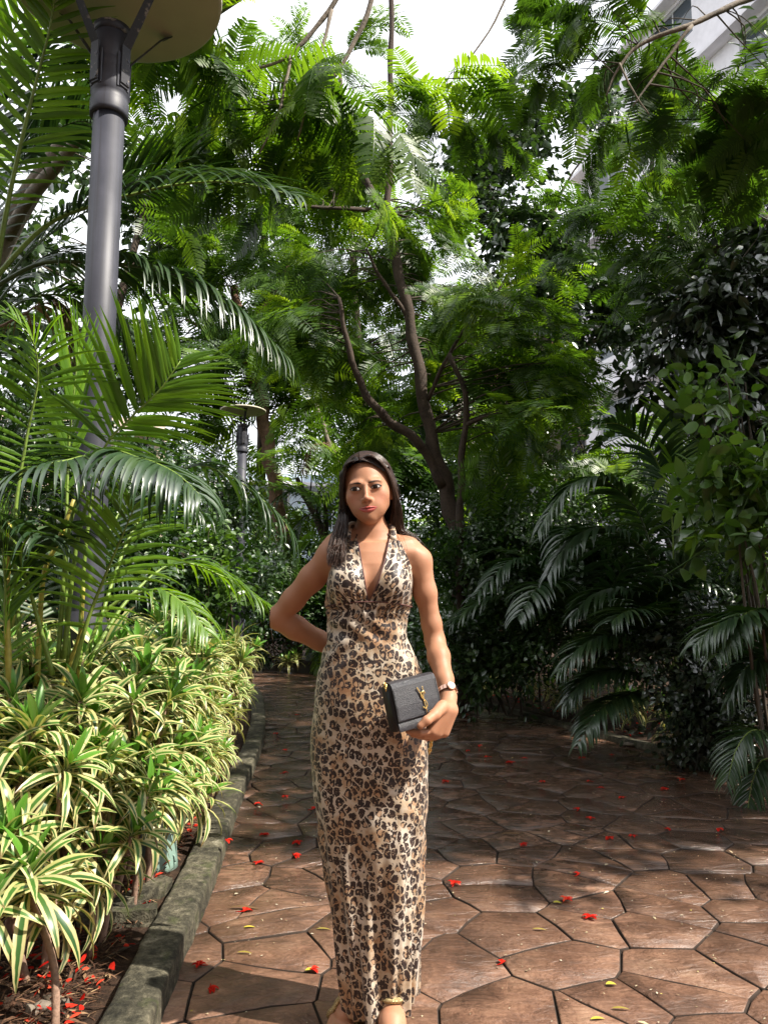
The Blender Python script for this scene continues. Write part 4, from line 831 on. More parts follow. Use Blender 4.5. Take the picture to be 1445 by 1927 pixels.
# palms along the far path edge
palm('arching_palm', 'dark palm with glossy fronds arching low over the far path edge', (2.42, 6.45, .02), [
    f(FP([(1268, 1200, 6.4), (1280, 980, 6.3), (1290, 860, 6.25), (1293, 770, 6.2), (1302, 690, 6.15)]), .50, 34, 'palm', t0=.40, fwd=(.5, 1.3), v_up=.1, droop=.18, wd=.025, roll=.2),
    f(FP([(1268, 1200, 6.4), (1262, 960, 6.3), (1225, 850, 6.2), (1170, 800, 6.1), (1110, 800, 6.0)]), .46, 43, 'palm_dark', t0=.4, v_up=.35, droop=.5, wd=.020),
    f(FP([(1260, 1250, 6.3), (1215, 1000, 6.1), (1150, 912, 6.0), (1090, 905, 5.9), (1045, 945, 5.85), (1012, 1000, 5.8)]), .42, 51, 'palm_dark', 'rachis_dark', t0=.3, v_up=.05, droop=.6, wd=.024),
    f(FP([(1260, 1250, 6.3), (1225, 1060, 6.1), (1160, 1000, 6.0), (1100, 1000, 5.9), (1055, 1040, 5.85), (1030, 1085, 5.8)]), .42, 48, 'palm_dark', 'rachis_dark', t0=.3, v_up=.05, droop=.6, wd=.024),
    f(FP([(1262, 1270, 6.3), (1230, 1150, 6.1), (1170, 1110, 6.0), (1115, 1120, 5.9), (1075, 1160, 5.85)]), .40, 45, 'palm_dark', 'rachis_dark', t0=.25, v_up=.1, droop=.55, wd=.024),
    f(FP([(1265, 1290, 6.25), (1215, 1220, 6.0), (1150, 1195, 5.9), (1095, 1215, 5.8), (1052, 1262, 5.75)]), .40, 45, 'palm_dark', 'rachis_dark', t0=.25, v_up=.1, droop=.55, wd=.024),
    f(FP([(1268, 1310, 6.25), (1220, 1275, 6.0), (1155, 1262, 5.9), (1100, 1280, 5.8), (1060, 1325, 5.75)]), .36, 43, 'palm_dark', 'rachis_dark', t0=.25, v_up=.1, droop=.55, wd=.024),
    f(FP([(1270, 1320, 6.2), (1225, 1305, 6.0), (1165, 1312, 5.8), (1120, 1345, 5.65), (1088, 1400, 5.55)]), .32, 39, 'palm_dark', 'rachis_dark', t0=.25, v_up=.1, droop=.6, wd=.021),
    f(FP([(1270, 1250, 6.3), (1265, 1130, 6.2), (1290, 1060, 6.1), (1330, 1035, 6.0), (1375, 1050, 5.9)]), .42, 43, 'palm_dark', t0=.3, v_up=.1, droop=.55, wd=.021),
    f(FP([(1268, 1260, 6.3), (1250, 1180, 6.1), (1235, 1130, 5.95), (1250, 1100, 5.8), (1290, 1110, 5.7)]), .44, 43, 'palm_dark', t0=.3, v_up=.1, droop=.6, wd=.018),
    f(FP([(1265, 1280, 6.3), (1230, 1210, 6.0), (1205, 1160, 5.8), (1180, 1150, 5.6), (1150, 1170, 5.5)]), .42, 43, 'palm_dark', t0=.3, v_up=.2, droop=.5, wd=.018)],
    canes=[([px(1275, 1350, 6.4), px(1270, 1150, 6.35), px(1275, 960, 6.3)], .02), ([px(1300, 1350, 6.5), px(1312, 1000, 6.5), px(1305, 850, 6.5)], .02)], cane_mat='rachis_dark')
palm('arching_palm', 'dark palm at the view edge drooping long fronds onto the paving corner', (2.95, 4.95, .02), [
    f(FP([(1490, 1380, 4.9), (1450, 1230, 4.8), (1400, 1170, 4.7), (1350, 1175, 4.65), (1305, 1215, 4.6)]), .36, 43, 'palm_dark', t0=.25, v_up=.1, droop=.6, wd=.022),
    f(FP([(1495, 1380, 4.9), (1470, 1190, 4.8), (1430, 1150, 4.7), (1390, 1165, 4.6), (1350, 1230, 4.5)]), .36, 43, 'palm_dark', t0=.25, v_up=.1, droop=.6, wd=.022),
    f(FP([(1495, 1450, 4.9), (1455, 1390, 4.75), (1415, 1375, 4.65), (1385, 1410, 4.6), (1368, 1470, 4.55)]), .28, 37, 'palm_dark', t0=.25, v_up=.1, droop=.55, wd=.012),
    f(FP([(1500, 1480, 4.9), (1470, 1440, 4.75), (1435, 1430, 4.65), (1415, 1470, 4.6), (1405, 1530, 4.55)]), .26, 33, 'palm_dark', t0=.25, v_up=.1, droop=.55, wd=.012),
    f(FP([(1495, 1380, 4.95), (1480, 1280, 4.9), (1440, 1240, 4.85), (1400, 1260, 4.8), (1370, 1320, 4.8)]), .34, 37, 'palm_dark', t0=.25, v_up=.1, droop=.6, wd=.022)],
    canes=[([px(1498, 1500, 4.95), px(1495, 1300, 4.9)], .02)], cane_mat='rachis_dark')
palm('arching_palm', 'dark palm behind the arching one, fanning over the shadowy far bed', (2.05, 7.7, 0), [
    f([np.array([2.05, 7.7, .35]), np.array([2.05 + .4 * dx, 7.7 + .4 * dy, 1.0 + .35 * k_]), np.array([2.05 + .95 * dx, 7.7 + .95 * dy, 1.25 + .4 * k_]), np.array([2.05 + 1.5 * dx, 7.7 + 1.5 * dy, .95 + .35 * k_])], .46, 34, 'palm_dark', 'rachis_dark', v_up=.1, t0=.25, droop=.55, wd=.024)
    for dx, dy, k_ in ((-1, -.3, 0), (-.6, -.8, .3), (.2, -1, 0), (.9, -.5, .6), (-.9, .2, 1.2), (-.35, -.7, 1.6), (.6, -.3, 1.8), (-.8, -.5, .9), (.55, -.8, 1.1))],
    canes=[([(2.05, 7.7, 0), (2.05, 7.7, .5)], .05)], cane_mat='bark_grey')
palm('small_palm', 'small green palm with a skirt of dried brown fronds behind the woman', (-1.0, 13.8, 0), [
    f(FP([(612, 960, 13.72), (575, 868, 13.58), (530, 850, 13.44), (478, 872, 13.30)]), .52, 28, 'palm', t0=.2, v_up=.3, droop=.5, wd=.026),
    f(FP([(612, 960, 13.72), (604, 880, 13.58), (602, 830, 13.44), (612, 780, 13.44)]), .50, 26, 'palm', t0=.25, v_up=.2, droop=.3, wd=.026),
    f(FP([(640, 860, 13.16), (612, 835, 13.02), (585, 845, 12.95), (572, 890, 12.88)]), .50, 26, 'palm_dry', 'stalk', t0=.15, v_up=0, droop=1.2, wd=.017, label='dried brown frond'),
    f(FP([(640, 855, 13.16), (665, 832, 13.02), (688, 840, 12.95), (700, 880, 12.88)]), .50, 26, 'palm_dry', 'stalk', t0=.15, v_up=0, droop=1.2, wd=.017, label='dried brown frond'),
    f(FP([(612, 960, 13.72), (560, 925, 13.44), (520, 940, 13.30), (495, 985, 13.30)]), .50, 24, 'palm_dark', t0=.2, v_up=.1, droop=.9, wd=.02),
    f(FP([(620, 1010, 13.86), (600, 970, 13.58), (570, 980, 13.44), (545, 1030, 13.30)]), .50, 24, 'palm_dark', t0=.2, v_up=.1, droop=.9, wd=.02),
    f(FP([(620, 1100, 13.86), (600, 1040, 13.58), (560, 1035, 13.44), (520, 1070, 13.30)]), .54, 24, 'palm_dark', t0=.2, v_up=.15, droop=.8, wd=.022),
    f(FP([(620, 1100, 13.86), (590, 1010, 13.72), (560, 1000, 13.58), (500, 1020, 13.44)]), .54, 24, 'palm', t0=.2, v_up=.25, droop=.6, wd=.022)],
    canes=[([px(625, 1290, 13.86), px(618, 1100, 13.86), px(612, 940, 13.72)], .06)], cane_mat='bark')

# ------------------------------------------------------------------ striped strap leaved plants of the bed
def leaf_lib(kind):
    out = []
    for _ in range(5):
        L_, w_, dr_, yg = {'young': (.13, .013, .25, 1.0), 'mid': (.20, .0150, .80, .25), 'old': (.225, .0150, 1.10, 0.0)}[kind]
        V_, Q_, at = strips([(0.0, 0, 0)], [(1.0, 0, 0)], [(0, 1.0, 0)], L_ * rng.uniform(.9, 1.1), w_ * rng.uniform(.9, 1.1), dr_ * rng.uniform(.75, 1.2), 8, 'strap', .30, wave=.04)
        at['young'] = np.full(len(V_), yg); out.append(mesh('leaf', V_, [Q_], M['striped'], at))
    return out
SL = {k: leaf_lib(k) for k in ('young', 'mid', 'old')}
def leaf_dirs(n, up):
    up = np.asarray(up, float); up = up / np.linalg.norm(up); q_ = Vector((0, 0, 1)).rotation_difference(Vector(up)).to_matrix().to_4x4()
    for k in range(n):
        s = k / n; az = k * 2.39996 + rng.normal(0, .15); el = R(72) - s * R(88) + rng.normal(0, .12); kind = 'young' if s < .17 else 'mid' if s < .55 else 'old'
        yield q_ @ (Matrix.Translation((0, 0, .05 - .085 * s)) @ Matrix.Rotation(az, 4, 'Z') @ Matrix.Rotation(-el, 4, 'Y')), kind
def rosette_mesh(n=26):
    b = Buf()
    for mt, kind in leaf_dirs(n, (0, 0, 1)):
        L_, w_, dr_, yg = {'young': (.13, .013, .25, 1.0), 'mid': (.20, .0150, .80, .25), 'old': (.225, .0150, 1.10, 0.0)}[kind]
        V_, Q_, at = strips([(0.0, 0, 0)], [(1.0, 0, 0)], [(0, 1.0, 0)], L_ * rng.uniform(.85, 1.1), w_, dr_ * rng.uniform(.7, 1.2), 6, 'strap', .3)
        A = np.array(mt); V_ = V_ @ A[:3, :3].T + A[:3, 3]; b.add(V_, Q_, **at, young=yg)
    return b.mesh('leaf_rosette', M['striped'])
RL = [rosette_mesh() for _ in range(6)]
RL_small = [rosette_mesh(16) for _ in range(3)]
def striped_plant(label, base, crowns, leafwise, scale=1.0, group='striped plants of the bed'):
    base = np.array(base, float); rt = thing('striped_dracaena', label, 'plant', base, group)
    main = None
    for k, (c, up, s_) in enumerate(crowns):
        c = np.array(c, float)
        if k == 0:
            P_ = spline([base - (0, 0, .03), base * .55 + c * .45 + np.array([*rng.normal(0, .025, 2), 0]), c - np.asarray(up) * .03, c + np.asarray(up) * .03], 14); main = P_
            V_, Q_, T_ = tube(P_, np.linspace(.0125, .0075, 14) * (1 + .06 * (np.arange(14) % 2)), 8); so_ = obj('stem', mesh('stem', V_ - base, [Q_, T_], M['stalk']), rt)
        else:
            a = main[rng.integers(4, 9)]; P_ = spline([a, (a + c) / 2 + np.array([*(c - a)[:2] * .2, -.03]), c + np.asarray(up) * .02], 9)
            V_, Q_, T_ = tube(P_, np.linspace(.009, .0065, 9), 7); so_ = obj('stem', mesh('stem', V_ - base, [Q_, T_], M['stalk']), rt)
        if leafwise:
            for mt, kind in leaf_dirs(int(28 * min(s_, 1.1)), up):
                obj('leaf', SL[kind][rng.integers(5)], so_, mat4=Matrix.Translation(Vector(c - base)) @ mt @ Matrix.Scale(scale * s_ * rng.uniform(.85, 1.12), 4))
        else:
            q_ = Vector((0, 0, 1)).rotation_difference(Vector([float(x) for x in up])).to_matrix().to_4x4()
            obj('leaf_rosette', RL[rng.integers(6)], so_, mat4=Matrix.Translation(Vector(c - base)) @ q_ @ Matrix.Rotation(rng.uniform(0, 6.3), 4, 'Z') @ Matrix.Scale(scale * s_, 4))
    return rt
NEAR = [(195, 1500, 2.62, 'striped plant with the biggest bright crown, standing before the low concrete edging'), (105, 1575, 2.55, 'striped plant drooping its leaves over two bare stalks near the black grow bag'), (330, 1470, 3.15, 'striped plant on a thin stalk right in front of the green pot'),
        (40, 1475, 2.42, 'striped plant crowded at the view edge above the thick bare stalk'), (8, 1600, 2.25, 'lowest striped plant at the view edge near the log'), (55, 1665, 2.22, 'short striped plant hanging beside the thick bare stalk'),
        (20, 1330, 2.65, 'striped plant under the yellow green palm cane at the view edge'), (150, 1335, 2.75, 'striped plant leaning in front of the lamp post sleeve'), (60, 1260, 2.95, 'broad striped plant below the lit fan of palm leaflets'),
        (105, 1405, 2.6, 'striped plant in the thick of the bed under the lamp post door'), (60, 1395, 2.5, 'pale striped plant halfway up the thicket at the view edge'), (170, 1425, 2.7, 'striped plant just above the biggest bright crown'),
        (245, 1310, 3.0, 'striped plant beside the lamp post sleeve on the path side')]
MIDS = [(300, 1345, 3.2), (235, 1405, 2.95), (270, 1425, 3.0), (380, 1450, 3.7), (330, 1240, 3.6), (270, 1240, 3.4), (385, 1280, 4.2), (360, 1335, 3.8), (420, 1325, 4.4), (400, 1390, 4.0), (440, 1265, 5.2), (460, 1335, 5.2), (360, 1205, 4.6),
        (420, 1225, 5.6), (480, 1255, 6.4), (460, 1215, 7.0), (300, 1400, 3.35), (0, 1240, 3.0), (200, 1245, 3.2), (350, 1410, 3.55), (120, 1300, 3.1), (230, 1215, 3.8), (300, 1190, 4.2), (440, 1400, 4.9), (410, 1445, 4.4), (330, 1290, 3.45), (385, 1235, 4.9), (30, 1210, 3.4), (120, 1215, 3.7), (480, 1300, 6.2), (275, 1290, 3.2),
        (180, 1375, 2.85), (10, 1420, 2.6), (130, 1480, 2.7), (0, 1530, 2.4), (235, 1470, 2.9), (380, 1380, 3.8), (340, 1380, 3.5)]
sides_ = ['towards the path', 'deep in the bed', 'under the palm fronds', 'near the kerb', 'behind the green pot', 'far along the bed']
def crown_at(u, v, d):
    c = px(u, v, d); lim = np.interp(d, LEFT[:, 1], LEFT[:, 0]) - .26; c[0] = min(c[0], lim); c[2] = max(c[2], .28); return c
def plant_at(u, v, d, label, leafwise, nside=2, sc_=1.0):
    c = crown_at(u, v, d); base = np.array([c[0] + rng.normal(0, .05), c[1] + rng.normal(0, .05), .03]); base[0] = min(base[0], np.interp(base[1], LEFT[:, 1], LEFT[:, 0]) - .24)
    cr = [(c, nrm(np.array([rng.normal(.12, .2), rng.normal(-.15, .2), 1])), rng.uniform(.85, 1.25))]
    for _ in range(nside):
        a = rng.uniform(0, 6.28); q_ = c + np.array([math.cos(a) * .13, math.sin(a) * .13, -rng.uniform(.02, .16)])
        if q_[2] > .15: cr.append((q_, nrm(np.array([math.cos(a) * .7, math.sin(a) * .7, 1])), rng.uniform(.7, 1.0)))
    return striped_plant(label, base, cr, leafwise, sc_)
for u, v, d, lab in NEAR: plant_at(u, v, d, lab, True, 2 if d > 2.4 else 1, .92)
UN_ = ['first', 'second', 'third', 'fourth', 'fifth', 'sixth', 'seventh', 'eighth', 'ninth']
ORD = UN_ + ['tenth', 'eleventh', 'twelfth', 'thirteenth', 'fourteenth', 'fifteenth', 'sixteenth', 'seventeenth', 'eighteenth', 'nineteenth', 'twentieth'] + ['twenty ' + u_ for u_ in UN_] + ['thirtieth'] + ['thirty ' + u_ for u_ in UN_]
rows = {}
for u, v, d in sorted(MIDS, key=lambda q_: q_[2]):
    c_ = crown_at(u, v, d); gap_ = np.interp(c_[1], LEFT[:, 1], LEFT[:, 0]) - c_[0]; rw = 0 if gap_ < .42 else 1 if gap_ < .85 else 2
    k_ = rows[rw] = rows.get(rw, -1) + 1
    lab = ('striped plant hanging over the kerb, {} in that row counting away from the corner', 'striped plant in the middle of the bed, {} counting away from the bare stalks', 'striped plant deep in the bed below the palm fronds, {} counting away from the corner')[rw].format(ORD[k_])
    plant_at(u, v, d, lab, False, 4 if d < 4.4 else 3, 1.12)
# low striped tufts along the far edge of the path
for u, v, d, lab in ((990, 1292, 8.9, 'pale striped tuft at the path edge below the dark hedge'), (1232, 1385, 6.9, 'straggly striped tuft under the arching palm fronds'), (895, 1306, 9.6, 'dark strappy tuft where the path edge meets the hedge'), (935, 1310, 9.2, 'dark strappy tuft beside the pale striped tuft'),
                      (1170, 1345, 7.3, 'drooping striped tuft behind the lowest palm frond'), (1060, 1325, 8.0, 'small dark tuft between the hedge and the palm'), (545, 1230, 12.7, 'striped tuft beside the grey planter trough'), (1300, 1400, 6.1, 'shaded tuft below the spilling small leaved shrub')):
    p_ = px(u, v, d); p_[2] = .04; rt = thing('striped_tuft', lab, 'plant', p_, 'striped tufts along the path edge')
    for _ in range(4): obj('leaf_rosette', RL_small[rng.integers(3)], rt, mat4=Matrix.Translation((rng.normal(0, .1), rng.normal(0, .1), .12 + rng.uniform(0, .1))) @ Matrix.Rotation(rng.uniform(0, 6.3), 4, 'Z') @ Matrix.Scale(1.15, 4))

# ------------------------------------------------------------------ things in the bed
def surf(x, y): return float(bed_h(np.array([x]), np.array([y]))[0])
M['pot_green'] = simple('grey green pot', (.20, .30, .25), .45, nscale=8, var=.2, bump=.05)
M['bag_black'] = simple('black plastic', (.012, .012, .016), .4, nscale=18, var=.4, bump=.5)
M['trough'] = simple('dark grey trough', (.06, .055, .055), .6, nscale=10, var=.2)
M['concrete'] = M['kerb']
g_ = ground(305, 1640, .03)
b = Buf(); b.add(*lathe([(.001, .0), (.088, .0), (.086, .04), (.076, .14), (.066, .235), (.07, .24), (.07, .262), (.062, .264), (.058, .22), (.001, .21)], 32))
rt = obj('plant_pot', b.mesh('plant_pot', M['pot_green']), None, (g_[0] - .02, g_[1], g_[2]), label='grey green pot half hidden by a striped plant next to the kerb', cat='pot')
b = Buf(); V_, Q_, T_ = tube([(.075 + .01 * math.cos(a), -.045 * math.cos(a) * 0 - .03, .05 + .03 * math.sin(a)) for a in np.linspace(0, 6.28, 20)], .004, 6); b.add(V_, Q_, T_); obj('boss', b.mesh('boss', M['pot_green']), rt)
g_ = ground(140, 1680, .03)
V_, Q_ = lathe([(.001, 0), (.10, .0), (.115, .06), (.112, .14), (.10, .20), (.108, .205), (.095, .21), (.085, .17), (.001, .16)], 26); a_ = np.arctan2(V_[:, 1], V_[:, 0])
V_[:, :2] *= (1 + .06 * np.sin(a_ * 5 + V_[:, 2] * 20) + .03 * np.sin(a_ * 9 - V_[:, 2] * 33))[:, None]
obj('grow_bag', mesh('grow_bag', V_, [Q_], M['bag_black']), None, g_, label='crumpled black grow bag standing in shade behind the concrete edging', cat='grow bag')
def rough_block(L_, W_, H_):
    n_ = (14, 5, 4); V_, Q_ = [], []
    b = Buf()
    for ax in range(3):
        for s_ in (0, 1):
            o2 = [x for x in range(3) if x != ax]; a1, a2 = np.meshgrid(np.linspace(0, 1, n_[o2[0]] + 1), np.linspace(0, 1, n_[o2[1]] + 1), indexing='ij')
            P_ = np.zeros((a1.size, 3)); P_[:, o2[0]] = a1.ravel(); P_[:, o2[1]] = a2.ravel(); P_[:, ax] = s_
            P_ = P_ * (L_, W_, H_); P_ = P_ + .004 * np.stack([fbm(P_[:, 1] * 9 + 2, P_[:, 2] * 9, 9), fbm(P_[:, 0] * 9, P_[:, 2] * 9, 9), fbm(P_[:, 0] * 9, P_[:, 1] * 9 + 5, 9)], 1)
            i_, j_ = np.meshgrid(np.arange(n_[o2[0]]), np.arange(n_[o2[1]]), indexing='ij'); w_ = n_[o2[1]] + 1; q_ = (i_ * w_ + j_).ravel(); b.add(P_, np.stack([q_, q_ + w_, q_ + w_ + 1, q_ + 1], -1))
    return b
for (u, v), (L_, W_, H_), az, lab in (((143, 1765), (.27, .055, .085), R(12), 'short mossy concrete edging block facing the path'), ((206, 1752), (.34, .06, .085), R(66), 'longer mossy concrete edging block running back towards the green pot')):
    g_ = ground(u, v, .03); o_ = obj('edging_block', rough_block(L_, W_, H_).mesh('edging_block', M['kerb'], False), None, (g_[0], g_[1], .02), label=lab, cat='edging block', group='low concrete edging in the bed'); o_.rotation_euler.z = az
for pts_, r_, lab, mt_ in (([(48, 1905), (90, 1893), (130, 1880)], .017, 'short pale broken log on the bed soil at the view corner', 'bark_grey'), ([(70, 1860), (100, 1892), (140, 1920)], .006, 'forked brown stick lying beside the short log', 'twig'),
                           ([(90, 1882), (150, 1830), (230, 1790), (262, 1775)], .008, 'long curved brown branch lying along the dark soil', 'twig'), ([(170, 1790), (260, 1720), (330, 1660), (355, 1640)], .006, 'thin branch lying close to the kerb past the edging', 'twig')):
    P_ = np.array([ground(u, v, .05) for u, v in pts_]); c_ = P_.mean(0); V_, Q_, T_ = tube(spline(P_, 14) + np.column_stack([.004 * np.sin(np.arange(14)), 0 * np.arange(14), .006 * np.cos(np.arange(14) * 1.3)]), np.linspace(r_, r_ * .75, 14), 8)
    obj('fallen_stick', mesh('fallen_stick', V_ - c_, [Q_, T_], M[mt_]), None, c_, label=lab, cat='stick')
p_ = px(583, 1262, 12.75)
b = Buf(); V0, Q0 = box((-.24, -.11, 0), (.24, .11, .20)); V0[4:, :2] *= 1.14; b.add(V0, Q0)
rt = obj('planter_trough', b.mesh('planter_trough', M['trough'], False), None, (p_[0], p_[1], -.02), label='dark grey planter trough standing at the far bend of the path', cat='planter'); b = Buf()
for lo, hi in (((-.29, -.145, .195), (.29, -.125, .225)), ((-.29, .125, .195), (.29, .145, .225)), ((-.29, -.124, .195), (-.27, .124, .225)), ((.27, -.124, .195), (.29, .124, .225))): b.add(*box(lo, hi))
obj('rim', b.mesh('rim', M['trough'], False), rt)
# white stone at the far path edge
g_ = ground(1185, 1404, .0); V_, Q_ = lathe([(.001, 0), (.06, .005), (.075, .025), (.05, .045), (.001, .05)], 14); V_ *= .6; V_[:, 0] *= 1.5; obj('stone', mesh('stone', V_, [Q_], M['bark_grey']), None, g_, label='small pale stone on the far path edge under the palms', cat='stone')

# litter: twigs, dry leaflets and petals of the bed soil; specks on the paving
t = NT('dry litter'); c = t.ramp(t.attr('tint'), [(0, (.035, .018, .012)), (.4, (.10, .05, .03)), (.75, (.19, .105, .06)), (1, (.32, .22, .12))]); t.principled(c, .85, 0, .2); M['litter'] = t.m
t = NT('red petal'); c = t.ramp(t.attr('tint'), [(0, (.36, .012, .008)), (.5, (.62, .030, .018)), (1, (.75, .09, .045))])
d_ = t.n('ShaderNodeBsdfDiffuse'); t.l(c, d_.inputs[0]); tr_ = t.n('ShaderNodeBsdfTranslucent'); t.l(c, tr_.inputs[0]); x_ = t.n('ShaderNodeMixShader'); x_.inputs[0].default_value = .3; t.l(d_.outputs[0], x_.inputs[1]); t.l(tr_.outputs[0], x_.inputs[2]); t.l(x_.outputs[0], t.out.inputs[0]); M['petal'] = t.m
t = NT('yellow fallen leaf'); c = t.ramp(t.attr('tint'), [(0, (.20, .16, .03)), (.5, (.45, .36, .04)), (1, (.30, .36, .05))]); t.principled(c, .6, 0, .3); M['yellow'] = t.m
def scatter(n, xr, yr, ok, L_, wd_, z, tint, zr=.01, tilt=.25, kind='strap', m=2, bias=None):
    P_ = np.column_stack([rng.uniform(*xr, n * 3), rng.uniform(*yr, n * 3)]); P_ = P_[ok(P_)][:n]; n = len(P_)
    zz = (bed_h(P_[:, 0], P_[:, 1]) if z is None else np.full(n, z)) + rng.uniform(.002, .002 + zr, n); a = rng.uniform(0, 6.283, n)
    D_ = np.stack([np.cos(a), np.sin(a), rng.normal(0, tilt, n)], -1); W_ = np.stack([-np.sin(a), np.cos(a), rng.normal(0, tilt, n)], -1)
    return strips(np.column_stack([P_, zz]), D_, W_, L_ * rng.uniform(.4, 1.3, n), wd_ * rng.uniform(.6, 1.4, n), rng.uniform(0, .3, n), m, kind, .3, mid=False, tint=tint(n))
inbed = lambda P_: ~inside(P_, PATH) & (pdist(P_, LS) > .19) & (pdist(P_, RS) > .1)
inbedR = lambda P_: ~inside(P_, PATH) & (pdist(P_, RS) > .09)
onpath = lambda P_: inside(P_, PATH) & (pdist(P_, LS) > .03)
b = Buf()
for n, xr, yr, L_, wd_ in ((9000, (-2.0, -.7), (1.6, 4.2), .055, .0022), (3500, (-2.2, -.8), (1.6, 5.5), .05, .005), (2500, (-4, -1), (4, 9), .07, .004)):
    V_, Q_, at = scatter(n, xr, yr, inbed, L_, wd_, None, lambda n_: rng.random(n_) ** 1.3, .025, .2); b.add(V_, Q_, tint=at['tint'])
V_, Q_, at = scatter(5000, (.5, 4.2), (4, 10.5), inbedR, .07, .005, None, lambda n_: rng.random(n_) ** 1.5, .02, .3); b.add(V_, Q_, tint=at['tint'])
obj('leaf_litter', b.mesh('leaf_litter', M['litter'], False), kind='stuff')
b = Buf()
for n, xr, yr in ((420, (-1.25, -.75), (1.7, 4.6)), (130, (-2.0, -1.0), (1.7, 4.5))):
    V_, Q_, at = scatter(n, xr, yr, inbed, .038, .0085, None, lambda n_: rng.random(n_), .03, .5, 'ovate', 3); b.add(V_, Q_, tint=at['tint'])
V_, Q_, at = scatter(190, (.8, 3.6), (4.6, 9.5), inbedR, .04, .010, None, lambda n_: rng.random(n_), .03, .5, 'ovate', 3); b.add(V_, Q_, tint=at['tint'])
obj('petal_litter', b.mesh('petal_litter', M['petal'], False), kind='stuff')
b = Buf()
V_, Q_, at = scatter(1500, (-1.2, 3.6), (2.0, 7), onpath, .009, .0022, .0, lambda n_: rng.random(n_), .003, .15); b.add(V_, Q_, tint=at['tint'])
V_, Q_, at = scatter(450, (-1.4, 2.5), (6, 11), onpath, .012, .003, .0, lambda n_: rng.random(n_), .003, .15); b.add(V_, Q_, tint=at['tint'])
V_, Q_, at = scatter(120, (-1.2, 3.6), (2.0, 8), onpath, .028, .0045, .0, lambda n_: rng.random(n_), .004, .2); b.add(V_, Q_, tint=at['tint'])
t = NT('pale specks'); c = t.ramp(t.attr('tint'), [(0, (.16, .11, .06)), (.5, (.42, .35, .22)), (.85, (.50, .44, .34)), (1, (.45, .38, .05))]); t.principled(c, .7, 0, .3); M['specks'] = t.m
obj('fallen_specks', b.mesh('fallen_specks', M['specks'], False), kind='stuff')
b = Buf(); V_, Q_, at = scatter(450, (-1.2, 3.6), (2.0, 7), onpath, .05, .0011, .0, lambda n_: rng.random(n_) * .5, .004, .1); b.add(V_, Q_, tint=at['tint']); obj('fallen_twigs', b.mesh('fallen_twigs', M['litter'], False), kind='stuff')

# fallen red flowers and yellow leaves one can count
def flower_mesh(openness):
    b = Buf(); n = 5; az = np.arange(n) * 1.2566 * (1 if openness > .5 else .25) + rng.normal(0, .2, n)
    D_ = np.stack([np.cos(az), np.sin(az), np.full(n, .25 + .3 * openness)], -1); W_ = np.stack([-np.sin(az), np.cos(az), 0 * az], -1)
    V_, Q_, at = strips(np.zeros((n, 3)) + (0, 0, .004), D_, W_, rng.uniform(.026, .036, n), rng.uniform(.006, .010, n), rng.uniform(.5, 1.0, n), 5, 'ovate', .5, wave=.2); b.add(V_, Q_, tint=at['tint'])
    V_, Q_, T_ = tube([(0, 0, .006), (-.015, .004, .003), (-.03, .006, .003)], [.003, .0022, .0015], 5); b.add(V_, Q_, T_, tint=.2)
    return b.mesh('fallen_flower', M['petal'])
FL = [flower_mesh(x) for x in (1, .9, 1, .2, .3, .8)]
fl = [(375, 1817, 0, 'open red flower lying alone in the sunny patch beside the kerb'), (460, 1716, 3, 'folded red bud lying by the pale dry leaf'), (425, 1583, 3, 'red petal cluster lying on top of the kerb'), (487, 1625, 1, 'red flower on the dim paving left of the hem, nearest the kerb'),
      (560, 1588, 1, None), (497, 1572, 1, None), (553, 1610, 4, None), (537, 1412, 0, 'large red flower on the wet paving left of the knees'), (535, 1455, 4, None), (537, 1498, 4, None), (490, 1513, 3, None), (590, 1523, 3, None), (585, 1825, 3, 'thin red petal on the sunny paving left of the hem'), (395, 1860, 4, 'dull red flower just inside the shadow edge'),
      (855, 1664, 0, 'open red flower close beside the dress on the paving'), (1066, 1694, 2, 'red flower on a stone joint, middle of the open paving'), (1110, 1727, 1, 'red flower nearest the straight joint across the paving'), (945, 1813, 3, 'orange red petal cluster on the sunny paving by the hem'), (1088, 1646, 3, 'red bud on the wet paving above the two joint flowers'),
      (985, 1590, 1, None), (1088, 1524, 4, None), (1110, 1541, 0, None), (1150, 1421, 0, None), (1282, 1468, 2, None), (1250, 1486, 0, None), (1128, 1483, 4, None), (1110, 1470, 3, None), (1095, 1427, 1, None), (985, 1427, 4, None), (960, 1436, 1, None), (918, 1424, 3, None), (838, 1472, 0, None), (900, 1403, 3, None), (1000, 1352, 4, None), (1145, 1576, 3, None), (1190, 1572, 4, None), (1253, 1560, 4, None),
      (880, 1412, 3, None), (1020, 1470, 4, None), (1350, 1560, 3, None), (880, 1345, 3, None), (560, 1345, 3, None), (520, 1380, 4, None), (1170, 1500, 3, None), (1395, 1500, 3, None)]
cnt_ = {}
for u, v, k, lab in sorted(fl, key=lambda q_: -q_[1]):
    if lab is None:
        sd_ = 'left' if u < 700 else 'right'; zn = 'near the far edge' if v < 1430 else 'on wet paving'; n_ = cnt_[sd_, zn] = cnt_.get((sd_, zn), -1) + 1
        lab = f'red flower {zn} {sd_} of the dress, {ORD[n_]} from the hem'
    g_ = ground(u, v, .004); g_[2] = .125 if (u, v) == (425, 1583) else .002
    if g_[2] > .1: g_ = ground(u, v, .128)
    o_ = obj('fallen_flower', FL[k], None, g_, label=lab, cat='flower', group='red flowers fallen on the path'); o_.rotation_euler.z = rng.uniform(0, 6.28); s_ = rng.uniform(.8, 1.25); o_.scale = (s_, s_, s_ * .9)
def yl_mesh(L_, w_, mt):
    V_, Q_, at = strips([(0.0, 0, 0)], [(1.0, 0, .12)], [(0, 1.0, 0)], L_, w_, .25, 6, 'ovate', .4); return mesh('fallen_leaf', V_, [Q_], mt, at)
